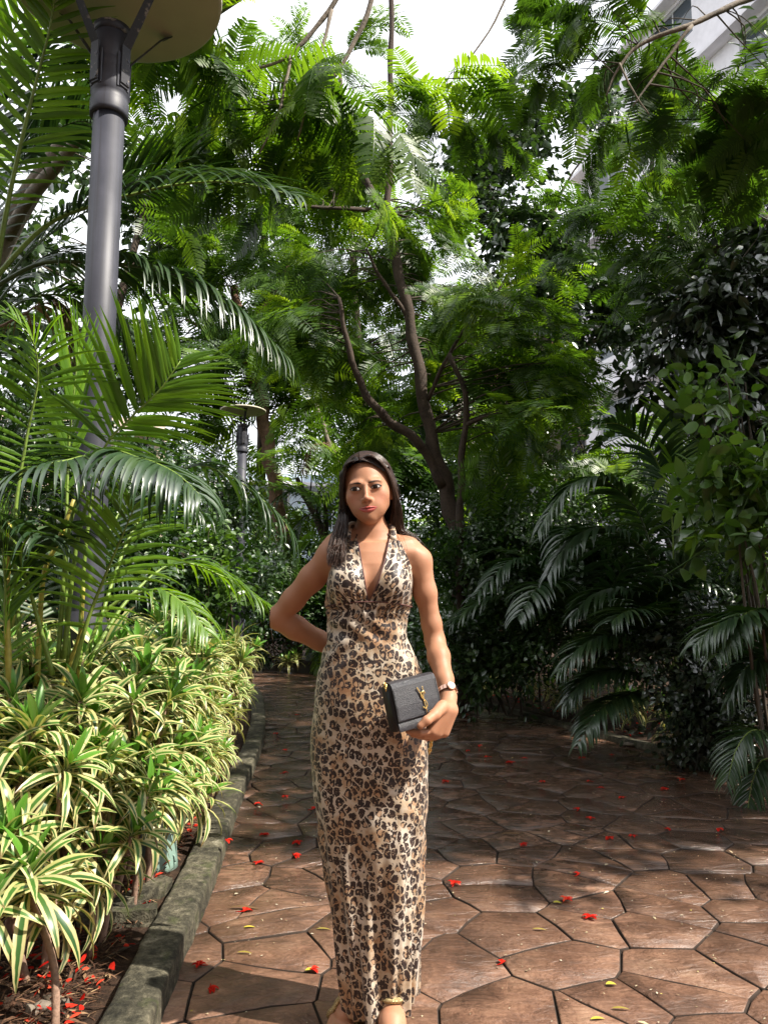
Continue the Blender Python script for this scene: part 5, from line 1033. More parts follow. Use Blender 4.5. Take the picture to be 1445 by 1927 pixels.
YL = [yl_mesh(.045, .006, M['yellow']), yl_mesh(.055, .005, M['yellow']), yl_mesh(.035, .009, M['yellow']), yl_mesh(.13, .009, M['palm_dry'])]
for u, v, k, lab in ((430, 1708, 3, 'long pale dry leaf on the paving by the kerb'), (458, 1745, 0, 'small yellow leaf beside the long pale dry leaf'), (446, 1792, 1, 'narrow yellow leaf in the sunny patch by the kerb'), (595, 1748, 1, 'yellow leaf nearest the left side of the dress'), (574, 1826, 2, 'yellow leaf at the shadow edge left of the hem'), (640, 1690, 2, 'yellow leaf touching the dress silhouette'),
                       (1001, 1748, 1, 'dark yellow leaf on the sunny paving beside the straight joint'), (1139, 1852, 2, 'green curled leaf on the sunny paving'), (1150, 1897, 1, 'narrow yellowish leaf on the sunny paving'), (1110, 1918, 0, 'bright yellow leaf nearest the bottom edge of the view'), (1040, 1698, 2, 'tiny yellow leaf by the joint flower'), (940, 1570, 3, 'dull brown leaf on the wet paving'), (250, 1700, 2, 'big yellow green leaf on the bed litter')):
    g_ = ground(u, v, .004); 
    if u == 250: g_[2] = .07
    o_ = obj('fallen_leaf', YL[k], None, g_, label=lab, cat='leaf', group='leaves fallen on the path'); o_.rotation_euler.z = rng.uniform(-.5, .5)
# ------------------------------------------------------------------ the woman
WY = 2.30
class Field:
    def __init__(s, lo, hi, h):
        s.o = np.array(lo, float); s.h = h; s.n = np.ceil((np.array(hi) - s.o) / h).astype(int) + 1
        s.a = np.full(s.n, .5, np.float32)
    def sub(s, lo, hi):
        i0 = np.clip(np.floor((np.asarray(lo) - s.o) / s.h).astype(int), 0, s.n - 1); i1 = np.clip(np.ceil((np.asarray(hi) - s.o) / s.h).astype(int) + 1, 1, s.n)
        sl_ = tuple(slice(a, b) for a, b in zip(i0, i1))
        ax = [s.o[k] + s.h * np.arange(i0[k], i1[k]) for k in range(3)]
        return sl_, np.stack(np.meshgrid(*ax, indexing='ij'), -1)
    def add(s, fn, lo, hi, k=.02, cut=False):
        m = k + 3 * s.h; sl_, P_ = s.sub(np.asarray(lo) - m, np.asarray(hi) + m)
        if P_.size == 0: return
        d = fn(P_).astype(np.float32); a = s.a[sl_]
        if cut: d = -d; h_ = np.maximum(k - np.abs(a - d), 0) / k; s.a[sl_] = np.maximum(a, d) + h_ * h_ * k * .25
        else: h_ = np.maximum(k - np.abs(a - d), 0) / k; s.a[sl_] = np.minimum(a, d) - h_ * h_ * k * .25
    def cone(s, a, b, ra, rb, k=.02):
        a, b = np.asarray(a, float), np.asarray(b, float); r_ = max(ra, rb)
        def fn(P_):
            pa, ba = P_ - a, b - a; t_ = np.clip((pa @ ba) / (ba @ ba), 0, 1); return np.linalg.norm(pa - t_[..., None] * ba, axis=-1) - (ra + (rb - ra) * t_)
        s.add(fn, np.minimum(a, b) - r_, np.maximum(a, b) + r_, k)
    def chain(s, pts_, k=.02):
        for (a, ra), (b, rb) in zip(pts_[:-1], pts_[1:]): s.cone(a, b, ra, rb, k)
    def ell(s, c, r_, k=.02, rot=None, cut=False):
        c, r_ = np.asarray(c, float), np.asarray(r_, float)
        def fn(P_):
            q_ = P_ - c
            if rot is not None: q_ = q_ @ rot
            k0 = np.linalg.norm(q_ / r_, axis=-1); k1 = np.linalg.norm(q_ / r_ ** 2, axis=-1); return k0 * (k0 - 1) / np.maximum(k1, 1e-9)
        m = r_.max() if rot is not None else r_; s.add(fn, c - m, c + m, k, cut)
    def at(s, P_):
        q_ = (np.asarray(P_, float) - s.o) / s.h; i = np.clip(np.floor(q_).astype(int), 0, s.n - 2); f_ = q_ - i; f_ = np.clip(f_, 0, 1); r_ = 0
        for dx in (0, 1):
            for dy in (0, 1):
                for dz in (0, 1):
                    w_ = (f_[..., 0] if dx else 1 - f_[..., 0]) * (f_[..., 1] if dy else 1 - f_[..., 1]) * (f_[..., 2] if dz else 1 - f_[..., 2])
                    r_ = r_ + w_ * s.a[i[..., 0] + dx, i[..., 1] + dy, i[..., 2] + dz]
        return r_
    def grad(s, P_):
        e = s.h; g = np.stack([s.at(P_ + d) - s.at(P_ - d) for d in np.eye(3) * e], -1); return nrm(g)
    def push(s, P_, off, it=6):
        """move points onto the level surface at distance off"""
        P_ = np.array(P_, float)
        for _ in range(it): P_ = P_ - s.grad(P_) * np.clip(s.at(P_) - off, -.02, .02)[..., None]
        return P_
    def front(s, P_, off, y0=None, dirn=(0, 1, 0)):
        """march points from the front (towards +y) to the level surface at distance off"""
        P_ = np.array(P_, float); dn = np.asarray(dirn, float)
        for _ in range(60):
            d = s.at(P_) - off; P_ = P_ + dn * np.clip(d * .8, -.01, .03)[..., None]
        return P_
    def nets(s):
        a = s.a; neg = a < 0
        c = np.zeros(tuple(s.n - 1), np.int8)
        for dx in (0, 1):
            for dy in (0, 1):
                for dz in (0, 1): c += neg[dx:dx + s.n[0] - 1, dy:dy + s.n[1] - 1, dz:dz + s.n[2] - 1]
        act = np.argwhere((c > 0) & (c < 8)); idx = np.full(c.shape, -1, np.int32); idx[tuple(act.T)] = np.arange(len(act))
        acc = np.zeros((len(act), 3)); cnt = np.zeros(len(act)); cs = np.array([[x, y, z] for x in (0, 1) for y in (0, 1) for z in (0, 1)])
        val = np.stack([a[tuple((act + q_).T)] for q_ in cs], 1)
        for i in range(8):
            for j in range(i + 1, 8):
                if np.abs(cs[i] - cs[j]).sum() != 1: continue
                va, vb = val[:, i], val[:, j]; m = (va < 0) != (vb < 0); t_ = va / np.where(m, va - vb, 1); p_ = cs[i] + t_[:, None] * (cs[j] - cs[i]); acc[m] += p_[m]; cnt[m] += 1
        V_ = s.o + s.h * (act + acc / cnt[:, None]); Q_ = []
        for ax in range(3):
            sl0 = [slice(1, -1)] * 3; sl0[ax] = slice(0, -1); sl1 = list(sl0); sl1[ax] = slice(1, None)
            a0, a1 = neg[tuple(sl0)], neg[tuple(sl1)]; E = np.argwhere(a0 != a1); off = np.array([1, 1, 1]); off[ax] = 0; E = E + off
            flip = neg[tuple(E.T)]; u_, v_ = np.eye(3, dtype=int)[(ax + 1) % 3], np.eye(3, dtype=int)[(ax + 2) % 3]
            q_ = np.stack([idx[tuple((E - u_ - v_).T)], idx[tuple((E - v_).T)], idx[tuple(E.T)], idx[tuple((E - u_).T)]], 1); q_[~flip] = q_[~flip][:, ::-1]; Q_.append(q_)
        return V_, np.concatenate(Q_)
def W(u, v, y=WY): return px(u, v, y)
fld = Field((-.36, 1.95, -.02), (.26, 2.56, 1.71), .003)
# torso and hips as a stack of ovals (pixel row, centre, half width, half depth, depth of centre)
prof_b = [(1022, 702, 62, .052, 2.315), (1040, 702, 70, .068, 2.312), (1062, 700, 72, .080, 2.31), (1095, 696, 74, .086, 2.308), (1130, 693, 74, .082, 2.306), (1160, 690, 70, .078, 2.305), (1185, 689, 69, .078, 2.305), (1215, 692, 76, .084, 2.308),
          (1250, 696, 90, .094, 2.312), (1300, 696, 101, .102, 2.318), (1350, 697, 105, .106, 2.32), (1400, 696, 106, .104, 2.318)]
zz = np.array([W(0, p_[0])[2] for p_ in prof_b]); xc = np.array([W(p_[1], p_[0])[0] for p_ in prof_b]); hw = np.array([W(p_[1] + p_[2], p_[0])[0] - W(p_[1], p_[0])[0] for p_ in prof_b])
hd, yc = np.array([p_[3] for p_ in prof_b]), np.array([p_[4] for p_ in prof_b]); o_ = np.argsort(zz)
def torso(P_):
    z = P_[..., 2]; f_ = lambda t_: np.interp(z, zz[o_], t_[o_]); a, b = f_(hw), f_(hd)
    q_ = np.sqrt(((P_[..., 0] - f_(xc)) / a) ** 2 + ((P_[..., 1] - f_(yc)) / b) ** 2); d = (q_ - 1) * np.minimum(a, b)
    return np.maximum(d, np.maximum(zz.min() - z, z - zz.max()))
fld.add(torso, (-.28, 2.15, zz.min()), (.22, 2.46, zz.max()), .03)
# legs inside the skirt, feet in sandals below the hem
kL, kR = W(655, 1620, 2.33), W(745, 1620, 2.28); aL, aR = W(672, 1880, 2.40), W(738, 1905, 2.26)
aL[2] = .105; aR[2] = .10
for hip, kn, an in ((W(655, 1390, 2.33), kL, aL), (W(742, 1390, 2.31), kR, aR)):
    fld.chain([(hip, .082), (kn, .052)], .03); calf = kn + (an - kn) * .35 + np.array([0, .018, 0]); fld.chain([(kn, .05), (calf, .05), (an, .032)], .03)
feet = []
for an, dx, ln in ((aL, -.035, .9), (aR, .0, 1.0)):
    heel = an + (0, .035, -.07); ball = an + (dx, -.115 * ln, -.075); toe = an + (dx * 1.3, -.17 * ln, -.085)
    fld.chain([(heel, .030), (an + (0, 0, -.035), .033), (an + (dx * .4, -.05, -.045), .034), (ball, .027)], .02)
    for j in range(5):
        tb = ball + ((j - 2) * .014, .006 * abs(j - 1.5), -.006); tt = toe + ((j - 2) * .0145, .010 * abs(j - 1.2), -.004); fld.cone(tb, tt, .012, .009 if j else .011, .006)
    feet.append((an, heel, ball, toe))
# chest
for sx, u in ((-1, 655), (1, 735)):
    fld.ell(W(u, 1098, 2.245), (.052, .050, .054), .035)
# shoulders, neck
nb = W(705, 1040, 2.338)
fld.chain([(W(704, 1055, 2.345), .060), (nb, .052), (W(701, 1005, 2.335), .0425), (W(698, 978, 2.328), .0425)], .03); torso_a = fld.a.copy()
shR, shL = W(624, 1046, 2.325), W(788, 1056, 2.32)
fld.chain([(W(690, 1012, 2.345), .034), (W(640, 1026, 2.34), .036), (shR, .043)], .04); fld.chain([(W(712, 1015, 2.345), .034), (W(765, 1036, 2.335), .033), (shL, .037)], .04)
fld.cone(W(688, 1030, 2.285), W(628, 1028, 2.298), .010, .010, .025); fld.cone(W(716, 1033, 2.285), W(780, 1040, 2.29), .010, .010, .025)   # collar bones
# her right arm, hand behind the back
elR, wrR = W(522, 1163, 2.40), W(632, 1222, 2.455)
fld.chain([(shR, .042), (shR + (elR - shR) * .35, .039), (shR + (elR - shR) * .7, .0345), (elR, .0325)], .02)
fld.chain([(elR, .036), (elR + (wrR - elR) * .3, .0375), (elR + (wrR - elR) * .7, .031), (wrR, .026)], .015)
fld.cone(wrR, wrR + (.07, .012, .01), .028, .032, .015)
for j in range(4): a = wrR + (.085, .014, .032 - .02 * j); fld.chain([(a - (.03, 0, 0), .011), (a + (.035, -.004, .004), .0095), (a + (.062, -.014, .002), .008)], .004)
# her left arm, forearm coming forward to hold the clutch
elL, wrL = W(818, 1205, 2.335), W(844, 1312, 2.205)
fld.chain([(shL, .039), (shL + (elL - shL) * .4, .0330), (shL + (elL - shL) * .8, .0285), (elL, .0290)], .02)
fld.chain([(elL, .0305), (elL + (wrL - elL) * .3, .0325), (elL + (wrL - elL) * .7, .026), (wrL, .0215)], .015)
# left hand: palm beyond the clutch's end, thumb across its front, fingers under and behind
HY = 2.135
pm = W(836, 1352, 2.150)
fld.chain([(wrL, .0225), (W(842, 1332, 2.175), .026)], .012)
fld.cone(W(832, 1335, 2.142), W(812, 1374, 2.125), .022, .017, .014); fld.cone(W(848, 1338, 2.165), W(836, 1378, 2.160), .020, .015, .014); fld.cone(W(840, 1336, 2.152), W(822, 1378, 2.142), .021, .016, .014)
fld.chain([(W(832, 1330, 2.130), .019), (W(818, 1345, 2.092), .0145), (W(803, 1356, 2.066), .0118), (W(791, 1366, 2.062), .0098)], .007)                       # thumb
for j, (a, b_, c_, r_) in enumerate(((W(812, 1377, 2.122), W(790, 1379, 2.108), W(768, 1376, 2.110), .0108), (W(817, 1382, 2.134), W(798, 1385, 2.128), W(776, 1382, 2.132), .0108),
                                     (W(824, 1384, 2.148), W(806, 1388, 2.148), W(788, 1386, 2.152), .0102), (W(833, 1382, 2.163), W(818, 1388, 2.168), W(803, 1388, 2.172), .0090))):
    fld.chain([(a, r_ - .0004), (b_, r_ - .001), (c_, r_ - .0026)], .002)
# head
HR = np.array((Matrix.Rotation(R(-7), 3, 'Y') @ Matrix.Rotation(R(-4), 3, 'Z') @ Matrix.Rotation(R(2), 3, 'X')))       # roll, turn, nod
HC_ = W(692.5, 923.5, 2.300)
def hd2w(p_): return HC_ + np.asarray(p_, float) @ HR.T
def hell(c, r_, k, cut=False): fld.ell(hd2w(c), r_, k, HR, cut)
def hcone(a, b, ra, rb, k): fld.cone(hd2w(a), hd2w(b), ra, rb, k)
body_a = fld.a; fld.a = np.full_like(body_a, .5)
hell((0, .018, .034), (.072, .090, .080), .01)
hell((0, -.004, -.014), (.0630, .074, .070), .03)
hell((0, -.026, -.052), (.040, .048, .053), .028)
hcone((-.043, -.008, -.048), (0, -.056, -.087), .013, .015, .022); hcone((.043, -.008, -.048), (0, -.056, -.087), .013, .015, .022)   # jaw
hell((0, -.0700, -.0905), (.0150, .0125, .0120), .012)                                      # chin
for s_ in (-1, 1):
    hell((s_ * .041, -.047, -.024), (.019, .017, .020), .034); hell((s_ * .026, -.046, -.058), (.018, .016, .020), .028)                          # cheek
    hell((s_ * .031, -.094, .000), (.018, .0115, .011), .014, True)                     # eye hollow
    hell((s_ * .031, -.0665, -.001), (.0155, .0140, .0125), .005)                      # lids over the eyeball
    hcone((s_ * .018, -.077, .018), (s_ * .044, -.068, .019), .0050, .0040, .018)        # brow ridge
    hcone((s_ * .072, .010, .004), (s_ * .070, .006, -.030), .010, .007, .008)         # ear
    hell((s_ * .0098, -.0895, -.0365), (.0064, .009, .0060), .005)                      # nostril wing
    hell((s_ * .0058, -.0950, -.0415), (.0032, .004, .0030), .003, True)
hcone((0, -.080, .008), (0, -.0965, -.030), .0056, .0070, .010); hell((0, -.0995, -.0330), (.0076, .0080, .0070), .006)   # nose
hcone((0, -.084, -.045), (0, -.081, -.053), .004, .004, .008)
hell((0, -.064, -.062), (.032, .0150, .020), .03)                                      # mouth mound
h_ = np.maximum(.014 - np.abs(body_a - fld.a), 0) / .014; fld.a = (np.minimum(body_a, fld.a) - h_ * h_ * .014 * .25).astype(np.float32)
V_, Q_ = fld.nets()
t = NT('skin'); nz = t.noise(220, 4, t.obj()); n2 = t.noise(9, 3, t.obj())
c = t.ramp(n2.outputs[0], [(.3, (.37, .175, .098)), (.7, (.43, .215, .128))]); c = t.mixc(t.math('MULTIPLY', t.attr('blush'), .28), c, (.50, .15, .11)); c = t.mixc(t.attr('face_shade'), c, (.22, .105, .075))
t.principled(c, .54, 0, .38, t.bump(nz.outputs[0], .08, .003), **{'Subsurface Weight': .12, 'Subsurface Scale': .012, 'Subsurface Radius': (1.0, .35, .2)}); M['skin'] = t.m
L_ = (V_ - HC_) @ HR
bl = np.exp(-((np.abs(L_[:, 0]) - .043) ** 2 / .0004 + (L_[:, 2] + .030) ** 2 / .0004)) * (L_[:, 1] < 0) * (L_[:, 2] > -.15); bl = np.maximum(bl, .8 * np.exp(-((L_[:, 0]) ** 2 + (L_[:, 2] + .034) ** 2) / .00012) * (L_[:, 1] < -.07))
el_ = np.sqrt(((np.abs(L_[:, 0]) - .031) / .018) ** 2 + ((L_[:, 2] - .0035) / .0095) ** 2); ld = np.clip(1.25 - el_, 0, 1) * .55 * (L_[:, 1] < -.05)  # shadow around the eyelids, put into the skin colour
nr = np.sqrt(((np.abs(L_[:, 0]) - .0058) / .0035) ** 2 + ((L_[:, 2] + .043) / .003) ** 2); ld = np.maximum(ld, np.clip(1.4 - nr, 0, .9) * (L_[:, 1] < -.08))  # nostril shading, darkened in the same colour mask
root = np.array([px(700, 1900, WY)[0], WY, 0.0])
woman = thing('person', 'woman in a leopard print halter dress standing on the wet path with a clutch', 'person', root)
body = obj('body', mesh('body', V_ - root, [Q_], M['skin'], dict(blush=bl, face_shade=ld)), woman)

# --- face details, each laid on the face surface
def face_patch(name, xs, zs, mat, off=.0012, bulge=None, attrs=None):
    """grid xs, zs (m,n) in head coordinates, dropped onto the face from in front"""
    P_ = np.stack([xs, np.full_like(xs, -.125), zs], -1); Wp = HC_ + P_.reshape(-1, 3) @ HR.T; dn = HR @ np.array([0, 1.0, 0])
    Wp = fld.front(Wp, off, dirn=dn)
    if bulge is not None: Wp = Wp - dn * bulge.reshape(-1, 1)
    m, n = xs.shape; i, j = np.meshgrid(np.arange(m - 1), np.arange(n - 1), indexing='ij'); q_ = i * n + j
    return obj(name, mesh(name, Wp - root, [np.stack([q_, q_ + 1, q_ + n + 1, q_ + n], -1).reshape(-1, 4)], mat, attrs), body)
t = NT('eye'); r_ = t.attr('iris'); c = t.ramp(r_, [(0, (.006, .004, .004)), (.40, (.008, .005, .004)), (.46, (.035, .016, .009)), (.85, (.028, .013, .008)), (.97, (.010, .007, .006)), (1.0, (.48, .43, .41))])
t.principled(c, .22, 0, .35); M['eye'] = t.m
M['lash'] = simple('dark lashes', (.010, .007, .006), .6, nscale=100, var=.2, bump=0)
M['brow'] = simple('brown eyebrow', (.045, .026, .018), .8, nscale=400, var=.4, bump=.3)
t = NT('lips'); c = t.ramp(t.attr('lip'), [(0, (.07, .012, .012)), (.35, (.34, .055, .055)), (1, (.44, .10, .09))]); t.principled(c, .28, 0, .5, **{'Subsurface Weight': .1, 'Subsurface Scale': .005}); M['lips'] = t.m
for s_ in (-1, 1):
    uu, vv = np.meshgrid(np.linspace(-1, 1, 27), np.linspace(-1, 1, 15), indexing='ij'); x0 = s_ * .031
    top = 0.0067 * (1 - np.abs(uu) ** 2.2) + .0010 * uu * s_; bot = -.0042 * (1 - np.abs(uu) ** 2.6) + .0010 * uu * s_
    zs = np.where(vv > 0, vv * top, -vv * bot) + np.where(np.abs(vv) < 1e-6, 0, 0) - .0005; xs = x0 + uu * .0156
    gx_, gz_ = x0 - .0022, .0006; ir = np.clip(np.sqrt((xs - gx_) ** 2 + (zs - gz_) ** 2) / .0074, 0, 1)
    face_patch('eye', xs, zs, M['eye'], .0010, .0012 * (1 - uu ** 2) * (1 - vv ** 2), dict(iris=ir.ravel()))
    tt = np.linspace(-1.10, 1.10, 25); lt = np.stack([x0 + tt * .0157, 0.0067 * (1 - np.abs(np.clip(tt, -1, 1)) ** 2.2) + .0010 * tt * s_ - .0005], -1)
    out_ = np.clip(tt * s_, 0, 1.1); th_ = np.stack([-.0008 + 0 * tt, .0019 + .0018 * out_], -1) * (1.05 - .25 * np.abs(tt[:, None]))
    face_patch('upper_lashes', np.stack([lt[:, 0], lt[:, 0] + s_ * .001 * out_], 1), lt[:, 1:2] + th_, M['lash'], .0024)
    lt2 = np.stack([x0 + tt * .0148, -.0042 * (1 - np.abs(np.clip(tt, -1, 1)) ** 2.6) + .0010 * tt * s_ - .0005], -1)
    face_patch('lower_lashes', np.stack([lt2[:, 0], lt2[:, 0]], 1), lt2[:, 1:2] + np.array([[-.0007, .0003]]), M['lash'], .0018)
    bt = np.linspace(0, 1, 22); bx = s_ * (.0120 + .038 * bt); bz = .0152 + .0034 * np.sin(np.pi * np.minimum(bt * .72, 1)) ** 1.2 - .0030 * bt ** 4; bh = .0026 * np.clip(bt * 6 + .40, 0, 1) * np.clip((1 - bt) * 1.35, .08, 1)
    face_patch('eyebrow', np.stack([bx, bx, bx], 1), np.stack([bz - bh, bz, bz + bh], 1), M['brow'], .0008, np.stack([0 * bt, .0006 + 0 * bt, 0 * bt], 1))
uu, vv = np.meshgrid(np.linspace(-1, 1, 33), np.linspace(-1, 1, 17), indexing='ij'); au = np.abs(uu)
top = .0074 * (1 - au ** 1.8) - .0018 * np.exp(-(uu / .15) ** 2) ; bot = -.0118 * (1 - au ** 2.2); mid_ = .0010 * np.cos(uu * 5) * (1 - au)
zs = -.0630 + mid_ * .6 + np.where(vv > 0, vv * top, -vv * bot) + .0026 * au ** 2; xs = uu * .0285
lipv = np.clip(np.abs(vv) * 3.0, 0, 1) ; bul = .0036 * np.sin(np.pi * np.clip(np.abs(vv), 0, 1)) * (1 - au ** 2)
face_patch('lips', xs, zs, M['lips'], .0006, bul, dict(lip=lipv.ravel()))

# --- hair: a close cap with long strands falling from the parting
t = NT('dark brown hair'); hz = t.attr('tint'); c = t.ramp(hz, [(0, (.010, .006, .0045)), (.6, (.030, .016, .011)), (1, (.080, .042, .027))]); c = t.mixc(t.math('MULTIPLY', t.math('POWER', t.attr('along'), 4), .35), c, (.13, .058, .032))
t.principled(c, .36, 0, .55); M['hair'] = t.m
uu, vv = np.meshgrid(np.linspace(0, 2 * np.pi, 73), np.linspace(0, 1, 30), indexing='ij')
th_ = vv * R(118); hairline = 1.0
P_ = np.stack([np.sin(th_) * np.cos(uu), np.sin(th_) * np.sin(uu), np.cos(th_)], -1) * (.075, .094, .083) + (0, .020, .036)
fr = np.clip((-np.sin(uu) - .10) / .75, 0, 1) ** .7; cut = (1 - fr) * R(118) + fr * R(56)      # the forehead stays free
P_ = np.stack([np.sin(np.minimum(th_, cut)) * np.cos(uu), np.sin(np.minimum(th_, cut)) * np.sin(uu), np.cos(np.minimum(th_, cut))], -1) * (.0755, .0945, .0835) + (0, .020, .036)
Wp = fld.push(HC_ + P_.reshape(-1, 3) @ HR.T, .0035, 4); i, j = np.meshgrid(np.arange(72), np.arange(29), indexing='ij'); q_ = i * 30 + j
hair = obj('hair', mesh('hair', Wp - root, [np.stack([q_, q_ + 1, q_ + 31, q_ + 30], -1).reshape(-1, 4)], M['hair'], dict(tint=np.full(len(Wp), .45))), woman)
r3 = np.random.default_rng(3)
def strands(n, side, f0, f1, keys, name, rr=.00095, spread=.006, lw=.010, start=None):
    """n strands from the parting (front f0 to back f1), through key points given as functions of f"""
    out = []; fr_ = r3.uniform(f0, f1, n); js = r3.normal(0, 1, (n, 3)); lay = r3.random(n)
    for k in range(n):
        f_ = fr_[k]; lat = r3.uniform(-1, 1); st_ = hd2w((-.010 + side * .001, -.064 + .135 * f_, .118 - .030 * max(0, .35 - f_) / .35 - .025 * max(0, f_ - .7) / .3)); K = [st_ if start is None else start(f_)] + [np.asarray(q(f_), float) + js[k] * spread * g * .6 + np.array([lat * lw * max(0, i_ - 1) / (len(keys) - 2), 0, 0]) for i_, (q, g) in enumerate(keys)]
        out.append(spline(K, 26))
    P_ = np.array(out); S_ = np.linspace(0, 1, 26)
    off = (.004 + .010 * lay[:, None] * np.ones(26)) * (1 if start is None else np.clip(S_ * 5 + .06, 0, 1)[None])
    flat = P_.reshape(-1, 3); d = fld.at(flat); 
    for _ in range(5):
        d = fld.at(flat); mv = np.clip(off.ravel() - d, 0, .02); flat = flat + fld.grad(flat) * mv[:, None]
    P_ = flat.reshape(P_.shape); P_[:, 1:-1] = (P_[:, :-2] + 2 * P_[:, 1:-1] + P_[:, 2:]) / 4
    rad = rr * np.clip(1.25 - .9 * S_ ** 3, .25, 1.2)[None] * r3.uniform(.7, 1.3, (n, 1)); V_, Q_ = tubes(P_, rad, 3)
    tn = np.repeat(r3.random(n) ** 1.6, 78); al = np.tile(np.repeat(S_, 3), n)
    obj(name, mesh(name, V_ - root, [Q_], M['hair'], dict(tint=tn, along=al)), hair, kind='stuff')
H = lambda x, y, z: hd2w((x, y, z))
# her right side (falls in front of the shoulder)
strands(1150, -1, 0.02, .60, [(lambda f: H(-.050, -.070 + .11 * f, .082), .3), (lambda f: H(-.0745, -.050 + .10 * f, .018), .4), (lambda f: H(-.083 - .004 * f, -.034 + .085 * f, -.050), .6),
                             (lambda f: W(646 - 8 * f, 985, 2.250 + .05 * f), .8), (lambda f: W(638 - 8 * f, 1022, 2.232 + .05 * f), .9), (lambda f: W(633, 1052 + r3.uniform(-24, 14), 2.212 + .04 * f), .9)], 'front_strands', lw=.026)
strands(520, -1, .5, 1.0, [(lambda f: H(-.050, -.05 + .12 * f, .085), .4), (lambda f: H(-.080, -.03 + .12 * f, .0), .6), (lambda f: H(-.080, -.01 + .10 * f, -.07), 1), (lambda f: W(650 + 30 * (f - .5), 1000, 2.36), 1.5), (lambda f: W(650 + 60 * (f - .5), 1050, 2.40), 2)], 'back_strands')
# her left side (falls behind the shoulder)
strands(950, 1, 0.02, .6, [(lambda f: H(.030, -.072 + .12 * f, .098), .3), (lambda f: H(.0665, -.052 + .11 * f, .055), .4), (lambda f: H(.080, -.020 + .08 * f, -.005), .5), (lambda f: H(.083, .004 + .05 * f, -.055), .8),
                            (lambda f: W(745 + 5 * f, 985, 2.315 + .05 * f), 1.2), (lambda f: W(748 + 8 * r3.uniform(-1, 1), 1010, 2.345 + .05 * f), 1.3), (lambda f: W(755 + 12 * r3.uniform(-1, 1), 1030 + r3.uniform(-10, 6), 2.375 + .05 * f), 1.3)], 'side_strands', lw=.018)
strands(520, 1, .55, 1.0, [(lambda f: H(.045, -.05 + .12 * f, .095), .4), (lambda f: H(.080, -.03 + .12 * f, .0), .6), (lambda f: H(.080, -.01 + .10 * f, -.07), 1), (lambda f: W(745 - 40 * (f - .5), 1000, 2.37), 1.5), (lambda f: W(745 - 60 * (f - .5), 1050, 2.41), 2)], 'back_strands')
for sd_ in (-1, 1):          # hair swept back from the hairline
    strands(330, sd_, 0, 1, [(lambda f: H(sd_ * (.024 + .052 * f), -.052 + .016 * f, .104 - .040 * f), .3), (lambda f: H(sd_ * .0745, -.02 + .02 * f, .055 - .03 * f), .4), (lambda f: H(sd_ * .082, .0, -.02), .6), (lambda f: H(sd_ * .085, .005, -.07), .8),
        (lambda f: W(640, 990, 2.27) if sd_ < 0 else W(748, 985, 2.33), 1.0), (lambda f: W(634, 1045 + r3.uniform(-20, 10), 2.225) if sd_ < 0 else W(755, 1025 + r3.uniform(-15, 8), 2.38), 1.0)], 'hairline_strands', lw=.016,
        start=lambda f: H(-.010 + sd_ * (.003 + .066 * f), -.0700 + .020 * f ** 2, .088 - .042 * f ** 1.6))
for sd_, n_ in ((-1, 420), (1, 420)):
    strands(n_, sd_, .35, 1.0, [(lambda f: H(sd_ * .055, -.03 + .11 * f, .085), .4), (lambda f: H(sd_ * .076, .01 + .07 * f, .0), .6), (lambda f: H(sd_ * (.035 + .04 * r3.random()), .045 + .04 * f, -.06), .8), (lambda f: W(700 + sd_ * r3.uniform(5, 48), 1005, 2.385), 1.0), (lambda f: W(700 + sd_ * r3.uniform(5, 60), 1050, 2.405), 1.5)], 'back_strands')
strands(40, 1, .3, 1.0, [(lambda f: H(.060, -.05 + .12 * f, .085), .8), (lambda f: H(.090, .02, -.01), 1.2), (lambda f: W(750, 990, 2.34), 2.5), (lambda f: W(770, 1020, 2.34), 4), (lambda f: W(780, 1040, 2.35), 4.5)], 'flyaway_strands', .0006)

# ------------------------------------------------------------------ the dress
t = NT('leopard print fabric'); uvw = t.n('ShaderNodeAttribute', attribute_name='cloth').outputs['Vector']
n1 = t.noise(26, 3, uvw); wv = t.n('ShaderNodeVectorMath', operation='MULTIPLY_ADD'); t.l(n1.outputs['Color'], wv.inputs[0]); wv.inputs[1].default_value = (.024, .024, 0); t.l(uvw, wv.inputs[2])
mp = t.n('ShaderNodeMapping'); mp.inputs['Scale'].default_value = (1, .80, 0); t.l(wv.outputs[0], mp.inputs[0])
def vor(scale, feat='F1', rnd=.85):
    x = t.n('ShaderNodeTexVoronoi', voronoi_dimensions='2D', feature=feat); x.inputs['Scale'].default_value = scale; x.inputs['Randomness'].default_value = rnd; t.l(mp.outputs[0], x.inputs['Vector']); return x
v1 = vor(45); ve = vor(45, 'DISTANCE_TO_EDGE'); sx = t.n('ShaderNodeSeparateXYZ'); t.l(v1.outputs['Color'], sx.inputs[0])
nb_ = t.noise(78, 3, uvw); nbv = t.math('SUBTRACT', nb_.outputs[0], .5); nb2 = t.noise(120, 2, uvw)
size = t.math('ADD', t.math('MULTIPLY', sx.outputs[1], .22), .37)                               # each spot its own size
blob = t.rng(t.math('SUBTRACT', size, t.math('ADD', v1.outputs['Distance'], t.math('MULTIPLY', nbv, .62))), -.015, .015)
blob = t.math('MULTIPLY', blob, t.rng(t.math('ADD', ve.outputs['Distance'], t.math('MULTIPLY', nbv, .12)), .05, .075))
sh = t.n('ShaderNodeVectorMath', operation='ADD'); t.l(mp.outputs[0], sh.inputs[0]); sh.inputs[1].default_value = (.0024, .0036, 0)
v2 = t.n('ShaderNodeTexVoronoi', voronoi_dimensions='2D', feature='F1'); v2.inputs['Scale'].default_value = 45; v2.inputs['Randomness'].default_value = .85; t.l(sh.outputs[0], v2.inputs['Vector'])
